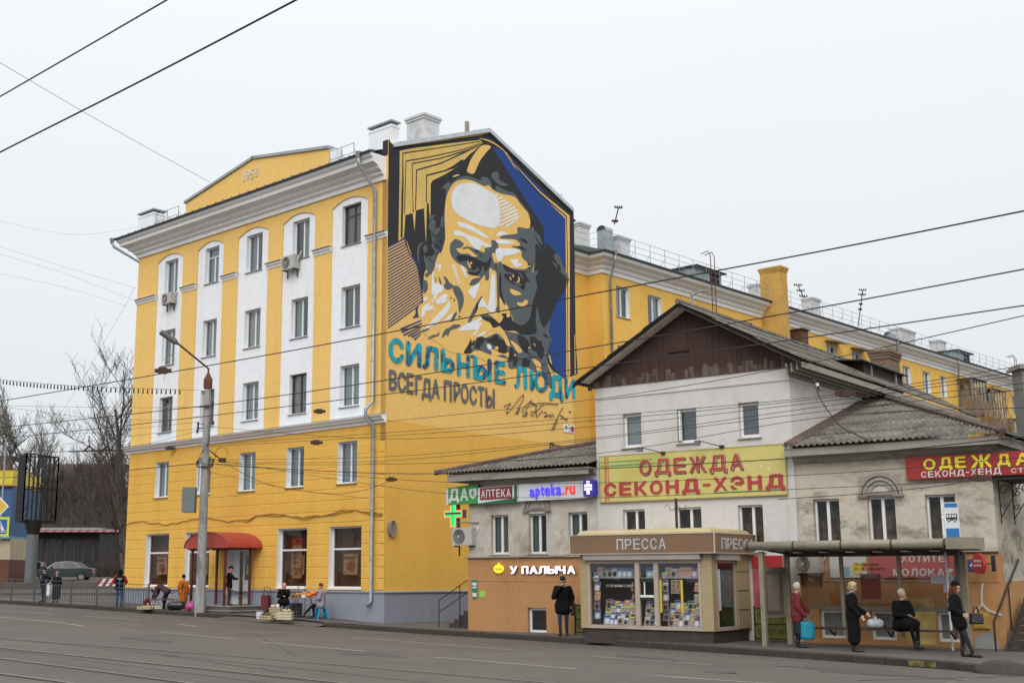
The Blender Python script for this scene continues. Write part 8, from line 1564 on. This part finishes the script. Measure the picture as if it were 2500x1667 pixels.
# 5 man in the cap by the kiosk
g, H = foot(1376, 1551, 1408)
p5 = person('man in black jacket, jeans and flat cap with a hand at his mouth', g, R(172), 1.76, dict(elR=(.27, .10, 1.14), haR=(.05, .20, 1.45), elL=(-.28, -.04, 1.12), haL=(-.25, .04, .90), head=(0, .05, 1.59), ankR=(.09, .08, .08), toeR=(.12, .26, .035), kneeR=(.10, .08, .49)), dict(mat=BLKC, hem=.76, bulk=1.32), JEAN, SHOE, hat=(cloth('dark_cap', (.025, .024, .026)), 'cap'), hair=(cloth('grey_hair', (.15, .14, .13)), 'nape'), collar=cloth('blue_shirt', (.10, .16, .25)))
bag('small dark bag carried at the hip of the man in the cap', local(p5, -.30, .0, .62), R(80), .26, .30, .10, MATS['dark_leather'], 'handbag', .18)
# 6 woman in the orange coat
g, H = foot(446, 1489, 1406); ORC = cloth('orange_quilted', (.42, .115, .012))
p6 = person('woman in long orange quilted coat and black hat seen from behind', g, R(-12), H, dict(haL=(-.26, .04, .88), head=(0, -.0, 1.60)), dict(mat=ORC, hem=.50, bulk=1.12), BLKC, SHOE, hat=(BLKC, 'beanie'), gloves=BLKC, vox=.018)
def sack(label, px, py, w_, h_, mat, name='bag_on_ground'): q = ground_hit(px, py); return bag(label, q, 0, w_, h_, .3, mat, name, round_=True)
sack('full black bin bag on the ground by the orange coat', 430, 1489, .85, .46, M('black_plastic', (.015, .015, .017), .25, .3, 6, bump=.6, bscale=7), 'rubbish_bag')
sack('crumpled magenta plastic bag left of the lamp post', 466, 1491, .26, .42, M('magenta_plastic', (.45, .04, .24), .4, .3, 6, bump=.6, bscale=9), 'plastic_bag')
# 7 bending man
g, H = foot(399, 1486, 1405)
p7 = person('bending person in brown jacket and dark trousers reaching down to crates', g, R(78), 1.52, dict(hipL=(-.10, -.16, .88), hipR=(.10, -.16, .88), kneeL=(-.12, -.02, .48), kneeR=(.13, -.04, .48), ankL=(-.14, -.08, .08), ankR=(.14, .02, .08), toeL=(-.15, .1, .035), toeR=(.15, .2, .035), waist=(0, .02, .98), chest=(0, .22, 1.05), neck=(0, .40, 1.03), head=(0, .52, .97), shL=(-.18, .34, 1.02), shR=(.18, .34, 1.02), elL=(-.22, .42, .76), elR=(.22, .42, .76), haL=(-.16, .52, .52), haR=(.16, .54, .54)), dict(mat=cloth('brown_jacket', (.075, .042, .042)), hem=.86, bulk=1.2), GREYT, SHOE, hat=(cloth('black_cap_b', (.02, .018, .018)), 'beanie'), look=R(0), vox=.018)
# 8 person in blue trousers
g, H = foot(290, 1480, 1392); BLT = cloth('blue_trousers', (.03, .10, .30))
def deco(o, j, k, h): m = MB(); put_text(m, 'ТУЛА', rect(-.12*k, .12*k, 1.26*k, 1.33*k, -.155*k), None, .004, .02); m.build('back_lettering', WL, o)
p8 = person('person in blue work trousers and red and black hooded jacket behind the fence', g, R(4), H, dict(elL=(-.30, .06, 1.15), haL=(-.20, .22, 1.05), elR=(.30, .06, 1.15), haR=(.20, .22, 1.05)), dict(mat=BLKC, hem=.86, bulk=1.12), BLT, SHOE, vox=.018, hood=(BLKC, 'hood'), extra=deco)
RSL = cloth('red_sleeve', (.34, .02, .02)); j8 = [((-.185, 0, 1.39), (-.30, .06, 1.15), (-.20, .22, 1.05)), ((.185, 0, 1.39), (.30, .06, 1.15), (.20, .22, 1.05))]
k8 = H/1.72; remesh([(V3(*a)*k8, V3(*b)*k8, .08, .07, 0) for a, b, c in j8] + [(V3(*b)*k8, V3(*c)*k8, .07, .056, 0) for a, b, c in j8], .018, 'sleeves', p8, [RSL])
# 9, 10 couple by the fence
g, H = foot(106, 1468, 1389); person('man in navy jacket and dark cap facing left behind the fence', g, R(70), H, dict(head=(0, .04, 1.6)), dict(mat=cloth('navy_jacket', (.018, .028, .045)), hem=.80, bulk=1.15), BLKC, SHOE, hat=(BLKC, 'cap'), hair=(MATS['grey_hair'], 'nape'), vox=.02)
g, H = foot(136, 1470, 1398); p9 = person('woman in long dark coat and lilac knit hat beside the man in navy', g, R(40), H, dict(), dict(mat=cloth('dark_long_coat', (.016, .015, .019)), hem=.30, bulk=1.15), BLKC, SHOE, hat=(cloth('lilac_knit', (.25, .19, .26)), 'beanie'), vox=.02, collar=BLKC)
bag('white shopping bag between the couple behind the fence', local(p9, -.34, .0, .30), R(20), .26, .55, .1, SWH, 'shopping_bag', .1)
# 11 man at the shop door
dq = F1.hy(558, 1478, -1.25); dl = F1.W(dq.x, -1.25, -1.28)
p11 = person('man in black coat and cap at the shop door reaching for its handle', dl, F1.a + R(-28), 1.60, dict(elR=(.36, .16, 1.20), haR=(.62, .30, 1.20), shR=(.19, .02, 1.38), elL=(-.30, -.02, 1.14), haL=(-.38, .0, .90), kneeR=(.17, .0, .49), ankR=(.24, -.04, .08), toeR=(.26, .14, .035), head=(0, .05, 1.59), ankL=(-.13, .0, .08)), dict(mat=BLKC, hem=.84, bulk=1.12), GREYT, SHOE, hat=(MATS['black_cap_b'], 'cap'), vox=.017)
bag('pale yellow shopping bag in the left hand of the man at the door', local(p11, -.42, .0, .42), R(20), .22, .42, .1, M('pale_bag', (.45, .42, .25), .5, .2, 6), 'shopping_bag', .1)
# 12 seller with the pink headscarf
STL = M('blue_stool', (.0, .20, .36), .35, .05)
def gpos(px, py): return ground_hit(px, py)
def wallpos(px, t): q = F1.hy(px, 1450, -t); p = F1.W(q.x, -t); return V3(p.x, p.y, gz(p.x, p.y))
g = wallpos(694, .85)
p12 = person('seated seller in black coat and pink headscarf facing the road', V3(g.x, g.y, g.z + .40), R(176), 1.5, sit(haL=(.0, .16, .70), elL=(-.25, .14, .46), haR=(.02, .24, .40)), dict(mat=BLKC, hem=.55, bulk=1.28), BLKC, SHOE, vox=.016, hood=(cloth('pink_scarf', (.55, .26, .25)), 'scarf'))
o = thing('stool', 'low wooden stool under the seller in the black coat', 'stool', V3(g.x, g.y, g.z), 0); m = MB(); m.box(-.18, .18, -.18, .18, .36, .40); m.build('seat', FASC, o)
for sx_ in (-1, 1):
    for sy_ in (-1, 1): m = MB(); m.box(sx_*.15-.02, sx_*.15+.02, sy_*.15-.02, sy_*.15+.02, 0, .36); m.build('leg', FASC, o)
# 13 seller with purple hat on the blue stool
g = wallpos(786, 1.0); LIL = cloth('lilac_jacket', (.27, .235, .28))
p13 = person('seated seller in pale lilac jacket and plum knit hat on the blue stool', V3(g.x, g.y, g.z + .43), R(86), 1.56, sit(kneeL=(-.11, .42, .05), ankL=(-.12, .72, -.32), toeL=(-.12, .88, -.34), kneeR=(.11, .40, .10), ankR=(.12, .36, -.34), toeR=(.14, .52, -.39)), dict(mat=LIL, hem=.80, bulk=1.2), BLKC, SHOE, hat=(cloth('plum_knit', (.16, .02, .06)), 'beanie'), gloves=None, vox=.016)
o = thing('plastic_stool', 'bright blue plastic stool with open splayed legs', 'stool', g, R(20)); m = MB(); m.hexa([(-.15, -.15, .40), (.15, -.15, .40), (.15, .15, .40), (-.15, .15, .40), (-.14, -.14, .44), (.14, -.14, .44), (.14, .14, .44), (-.14, .14, .44)]); m.build('seat', STL, o)
for sx_ in (-1, 1):
    for sy_ in (-1, 1): m = MB(); m.hexa([(sx_*.22-.03, sy_*.22-.03, 0), (sx_*.22+.03, sy_*.22-.03, 0), (sx_*.22+.03, sy_*.22+.03, 0), (sx_*.22-.03, sy_*.22+.03, 0), (sx_*.13-.04, sy_*.13-.04, .40), (sx_*.13+.04, sy_*.13-.04, .40), (sx_*.13+.04, sy_*.13+.04, .40), (sx_*.13-.04, sy_*.13+.04, .40)]); m.build('leg', STL, o)
m = MB(); 
for s in (-1, 1): m.box(-.16, .16, s*.17-.01, s*.17+.01, .18, .23); m.box(s*.17-.01, s*.17+.01, -.16, .16, .18, .23)
m.build('brace', STL, o, kind='stuff')
# 14 far passer-by
g = atY(36, 1400, 90); person('far passer by in white jacket beside the half hidden car', g, R(150), 1.62, dict(), dict(mat=cloth('white_jacket', (.42, .40, .42)), hem=.80, bulk=1.15), cloth('mauve_trousers', (.15, .12, .18)), SHOE, hair=(cloth('dark_hair', (.03, .02, .015)), 'bob'), vox=.022)
g = atY(316, 1408, 80); person('passer by in pale hooded jacket half hidden by the building edge', V3(g.x, g.y, gz(g.x, g.y)), R(60), 1.62, dict(), dict(mat=MATS['white_jacket'], hem=.80, bulk=1.15), BLKC, SHOE, vox=.022, hood=(MATS['white_jacket'], 'hood'))
# ---------------------------------------------------------------- the street stall
WOOD = M('crate_wood', (.42, .33, .20), .85, .25, 6, stretch=(1, 1, 4)); WOODP = M('pale_crate_wood', (.52, .46, .33), .85, .2, 6)
def crate(label, px, py, w_, d_, h_, z=0, rz=0, mat=WOOD, n=3):
    g = ground_hit(px, py); o = thing('crate', label, 'crate', V3(g.x, g.y, g.z + z), rz); e = h_ / n
    for q in range(n):
        for (a, b, c, d) in ((-w_/2, w_/2, -d_/2, -d_/2+.01), (-w_/2, w_/2, d_/2-.01, d_/2), (-w_/2, -w_/2+.01, -d_/2, d_/2), (w_/2-.01, w_/2, -d_/2, d_/2)): m = MB(); m.box(a, b, c, d, q*e+.012, (q+1)*e-.012); m.build('slat', mat, o)
    for sx_ in (-1, 1):
        for sy_ in (-1, 1): m = MB(); m.box(sx_*(w_/2-.03)-.015, sx_*(w_/2-.03)+.015, sy_*(d_/2-.03)-.015, sy_*(d_/2-.03)+.015, 0, h_); m.build('corner_post', mat, o)
    m = MB(); m.box(-w_/2+.012, w_/2-.012, -d_/2+.012, d_/2-.012, .02, .03); m.build('bottom', mat, o); return o
crate('low brown crate of potatoes left in front of the seller', 650, 1511, .50, .36, .16, 0, R(-8), n=2); crate('slatted pale crate in front right of the seller', 696, 1512, .58, .40, .30, 0, R(-6), WOODP); crate('wooden crate behind the potatoes, lower of two', 672, 1509, .50, .36, .22, 0, R(-8), WOODP); crate('wooden crate standing on another beside the seller', 672, 1509, .46, .34, .20, .225, R(-4)); crate('flat tray crate at the far left under the fence end', 372, 1486, .85, .45, .16, 0, R(8), WOODP, 2); crate('small tray crate right of the flat tray by the bending person', 352, 1487, .6, .4, .14, 0, R(8), WOOD, 2)
def blobs(name, label, cat, base, n, spread, r0, mat, z0, grp, seed=1, flat=1.):
    r = random.Random(seed); pr = None
    for k in range(n):
        x, y = r.uniform(-spread[0], spread[0]), r.uniform(-spread[1], spread[1]); loc = V3(base.x + x, base.y + y, base.z + z0 + (.5*r0*(k % 3)))
        if pr is None:
            bm = bmesh.new(); bmesh.ops.create_uvsphere(bm, u_segments=10, v_segments=7, radius=r0)
            for v in bm.verts: v.co.z *= flat; a_ = math.atan2(v.co.y, v.co.x); f_ = 1 + .05*math.cos(a_*5); v.co.x *= f_; v.co.y *= f_; 
            me = bpy.data.meshes.new(name); bm.to_mesh(me); bm.free(); me.materials.append(mat); me.polygons.foreach_set('use_smooth', [True]*len(me.polygons)); pr = me
        o = bpy.data.objects.new(name, pr); COL.objects.link(o); o.location = loc; o.rotation_euler = (r.uniform(-.3, .3), r.uniform(-.3, .3), r.uniform(0, 6)); s = r.uniform(.8, 1.2); o.scale = (s, s, s); tag(o, label, cat, grp)
POT = M('potato_brown', (.13, .075, .045), .9, .3, 8); blobs('potato', 'brown potato in the low crate', 'potato', ground_hit(650, 1511), 16, (.19, .12), .05, POT, .15, 'potatoes in the low crate')
blobs('onion', 'pale onion in the slatted pale crate', 'onion', ground_hit(696, 1512), 12, (.2, .13), .055, M('onion_pale', (.55, .40, .25), .5, .2, 6), .29, 'onions in the pale crate', 2, 1.1)
blobs('garlic_bulb', 'white garlic bulb on the upper crate', 'garlic', ground_hit(672, 1509), 8, (.15, .1), .05, M('garlic_white', (.60, .50, .42), .5, .15, 6), .44, 'garlic on the upper crate', 3, 1.1)
blobs('vegetable', 'pale vegetable in the tray under the fence end', 'vegetable', ground_hit(372, 1486), 10, (.3, .12), .05, M('veg_pale', (.5, .38, .28), .5, .3, 6), .17, 'vegetables in the far tray', 4)
for (px, dx, h_) in ((357, 0, .32), (363, 0, .3), (353, .0, .26)): g = ground_hit(px, 1486); o = thing('jar', 'dark red jar standing %s in the left tray' % ('tallest' if h_ > .31 else 'leftmost' if h_ < .29 else 'rightmost'), 'jar', V3(g.x, g.y, g.z + .15)); m = MB(); m.cyl((0, 0), .07, 0, h_-.06, .07, 10); m.build('glass', M('jam_dark', (.10, .02, .015), .2), o); m = MB(); m.cyl((0, 0), .06, h_-.06, h_, .06, 10); m.build('lid', M('lid_red', (.22, .04, .03), .4), o)
# bucket
g = ground_hit(634, 1510); o = thing('bucket', 'small white plastic bucket left of the crates', 'bucket', g); m = MB(); m.cyl((0, 0), .12, 0, .26, .15, 16); m.build('tub', SWH, o); m = MB(); m.tube([(.155*math.cos(t*.3927), .155*math.sin(t*.3927), .26) for t in range(17)], .01, 5); m.tube([(-.15, 0, .26), (-.1, -.1, .2), (.1, -.1, .2), (.15, 0, .26)], .006, 4); m.build('rim', SWH, o)
# folding table with goods
gt = wallpos(742, 1.25); tx_, ty_ = gt.x, gt.y; TZ = .78
tb = thing('folding_table', 'grey folding table loaded with jars, fruit and pumpkins', 'table', V3(tx_, ty_, gt.z), R(-6)); m = MB(); m.box(-.52, .52, -.28, .28, TZ-.03, TZ); m.build('tabletop', M('table_top', (.16, .14, .12), .6), tb)
for sx_ in (-1, 1):
    for s in (-1, 1): m = MB(); m.tube([(sx_*.28 + .0, s*.22, TZ-.03), (sx_*.42 - s*.18*sx_, -s*.22, 0)], .013, 5); m.build('leg', BLK, tb)
def tp(x, y, z): return local(tb, x, y, TZ + z)
pm = bpy.data.meshes; PUM = M('pumpkin_orange', (.65, .16, .015), .5, .15, 5)
def pumpkin(label, x, y, r0, cut=False):
    bm = bmesh.new(); bmesh.ops.create_uvsphere(bm, u_segments=24, v_segments=12, radius=r0)
    for v in bm.verts: a_ = math.atan2(v.co.y, v.co.x); f_ = 1 + .07*abs(math.cos(a_*5)); v.co.x *= f_; v.co.y *= f_; v.co.z *= .8 * (1 - .25*(1 - min(1, math.hypot(v.co.x, v.co.y)/r0*2)))
    me = bpy.data.meshes.new('flesh'); bm.to_mesh(me); bm.free(); me.materials.append(PUM); me.polygons.foreach_set('use_smooth', [True]*len(me.polygons)); o = thing('pumpkin', label, 'pumpkin', tp(x, y, r0*.78)); c = bpy.data.objects.new('flesh', me); COL.objects.link(c); c.parent = o; m = MB(); m.tube([(0, 0, r0*.55), (.01, 0, r0*.9)], [.02, .012], 6); m.build('stalk', M('stalk', (.2, .16, .06)), o)
pumpkin('round orange pumpkin at the right end of the table, upper one', .36, .12, .135); pumpkin('flatter orange pumpkin lying in front on the table', .24, -.14, .12)
bpy.data.objects['pumpkin'].location.z += .06
JC = [M('jar_amber', (.42, .17, .03), .25, .2, 9), M('jar_plum', (.08, .02, .03), .25, .2, 9), M('jar_green', (.13, .15, .04), .25, .2, 9), M('jar_red', (.32, .04, .02), .25, .2, 9)]
LIDS = M('lid_gold', (.45, .33, .10), .35, metal=.5); jb = {}
r = random.Random(8)
for k in range(17):
    c = k % 4; x, y = -.47 + .075*(k % 9), -.2 + .2*(k // 9)
    if c not in jb:
        o = thing('jar', '', ''); m = MB(); m.cyl((0, 0), .034, 0, .10, .034, 10); m.build('glass', JC[c], o); m = MB(); m.cyl((0, 0), .032, .10, .12, .032, 10); m.build('lid', LIDS, o); jb[c] = o
    else: o = dup(jb[c])
    o.location = tp(x, y, 0); tag(o, ['amber', 'plum dark', 'green', 'red'][c] + ' preserve jar with gold lid on the folding table', 'jar', 'jars on the folding table')
blobs('apricot', 'orange yellow fruit among the jars on the table', 'fruit', tp(-.05, .02, 0), 16, (.26, .10), .045, M('fruit_orange', (.62, .26, .05), .5, .3, 8), .13, 'fruit on the folding table', 6)
o = thing('carton', 'white carton box in the middle of the table', 'box', tp(.06, -.16, 0), R(10)); m = MB(); m.box(-.13, .13, -.07, .07, 0, .12); m.build('box', SWH, o); m = MB(); m.quad((-.11, -.06, .121), (.11, -.06, .121), (.11, .06, .121), (-.11, .06, .121)); m.build('opening', M('box_inside', (.2, .25, .12)), o)
g = ground_hit(720, 1506); o = thing('crate', 'black plastic crate standing under the table', 'crate', V3(g.x, g.y + .2, g.z), R(-5)); m = MB()
for k in range(4): z0 = .03 + .14*k; m.box(-.24, .24, -.18, -.16, z0, z0+.09); m.box(-.24, .24, .16, .18, z0, z0+.09); m.box(-.24, -.22, -.16, .16, z0, z0+.09); m.box(.22, .24, -.16, .16, z0, z0+.09)
m.build('lattice', BLK, o, kind='stuff'); m = MB(); m.box(-.22, .22, -.16, .16, .0, .5); m.build('dark_inside', DARK, o)
# hand trolleys
TR = M('trolley_red', (.13, .018, .022), .8, .2, 8)
q = F1.hy(650, 1490, -.35)
o = thing('shopping_trolley_bag', 'dark red shopping trolley bag leaning on the plinth left of the sellers', 'trolley', F1.W(q.x, -.4, gz(*F1.W(q.x, -.4)[:2])), F1.a + R(20)); m = MB(); m.box(-.17, .17, -.10, .10, .12, .72); m.build('bag', TR, o); m = MB(); m.tube([(-.15, .12, .1), (-.15, .12, 1.0), (0, .12, 1.08), (.15, .12, 1.0), (.15, .12, .1)], .012, 5); m.build('frame', BLK, o); m = MB(); m.tube([(-.10, 0, .72), (-.1, 0, .9), (.1, 0, .9), (.1, 0, .72)], .02, 5); m.build('flap', TR, o)
for s in (-1, 1): m = MB(); m.tube([(s*.17, .12, .08), (s*.21, .12, .08)], .08, 12); m.build('wheel', BLK, o)
for k, (px, lab) in enumerate(((733, 'black tubular trolley handle behind the loaded table'), (777, 'black tubular trolley frame behind the lilac jacket'))):
    g = ground_hit(px, 1503); o = thing('trolley_frame', lab, 'trolley', V3(g.x, g.y + .35, g.z)); m = MB(); m.tube([(-.14, 0, 0), (-.14, 0, 1.12), (-.10, 0, 1.24), (.10, 0, 1.24), (.14, 0, 1.12), (.14, 0, 0)], .014, 5); m.tube([(-.14, 0, .4), (.14, 0, .4)], .01, 5); m.build('frame', BLK, o)
g = ground_hit(402, 1488); o = thing('hand_cart', 'small wooden cart bench behind the bending person', 'cart', V3(g.x, g.y + .5, g.z), R(15)); m = MB(); m.box(-.6, .3, -.12, .12, .40, .46); m.build('plank', M('cart_brown', (.16, .05, .03), .8), o)
for xx in (-.5, .2): m = MB(); m.tube([(xx-.1, 0, 0), (xx, 0, .4)], .015, 5); m.build('leg', BLK, o)
# rock and rubble at the curb end
a = kn[-1][0] + .45; x, y = AD(a, dc(a) - .1); o = bpy.data.objects.new('x', None)
bm = bmesh.new(); bmesh.ops.create_icosphere(bm, subdivisions=4, radius=.5)
for v in bm.verts:
    n = noise.noise(v.co*2.1)*.16 + noise.noise(v.co*6)*.05; v.co *= 1 + n; v.co.x *= 1.5; v.co.y *= .75; v.co.z *= .62
me = bpy.data.meshes.new('concrete_lump'); bm.to_mesh(me); bm.free(); me.materials.append(CURB); me.polygons.foreach_set('use_smooth', [True]*len(me.polygons)); o = bpy.data.objects.new('concrete_lump', me); COL.objects.link(o); o.location = (x, y, gz(x, y) - .20); o.rotation_euler.z = R(-50); tag(o, 'rounded broken concrete lump at the right end of the pavement curb', 'rock')
# aerial and clamps on the facade
q = F1.hy(405, 875, -.3); o = thing('window_aerial', 'tangled grey aerial in front of the third floor left window', 'antenna', F1.W(q.x, -.3, q.z), F1.a); m = MB(); m.tube([(-.1, 0, -1.1), (0, 0, .1)], .012, 4); m.build('rod', GREYW, o)
for k in range(6): m = MB(); m.tube([(-.1+.1*k, -.15, -.1+.03*k), (.15+.09*k, .15, .12+.02*k)], .01, 4); m.build('element', GREYW, o)
q = F1.hx(1020, 1170, .05); 

YP = M('curb_yellow', (.20, .155, .03), .9, .7, 5, col2=(.05, .042, .03), lo=.4, hi=.6)
for a0 in (kn[-1][0] - 2.0,):
    c0 = Vector(AD(a0, dc(a0) + .05)); c1 = Vector(AD(a0 + 1.1, dc(a0 + 1.1) + .05)); m = MB(); m.add([(c0.x, c0.y, gz(*c0)-.02), (c1.x, c1.y, gz(*c1)-.02), (c1.x, c1.y, gz(*c1)-.13), (c0.x, c0.y, gz(*c0)-.15)], [(0, 1, 2, 3)]); m.build('yellow_paint_mark', YP, pave)
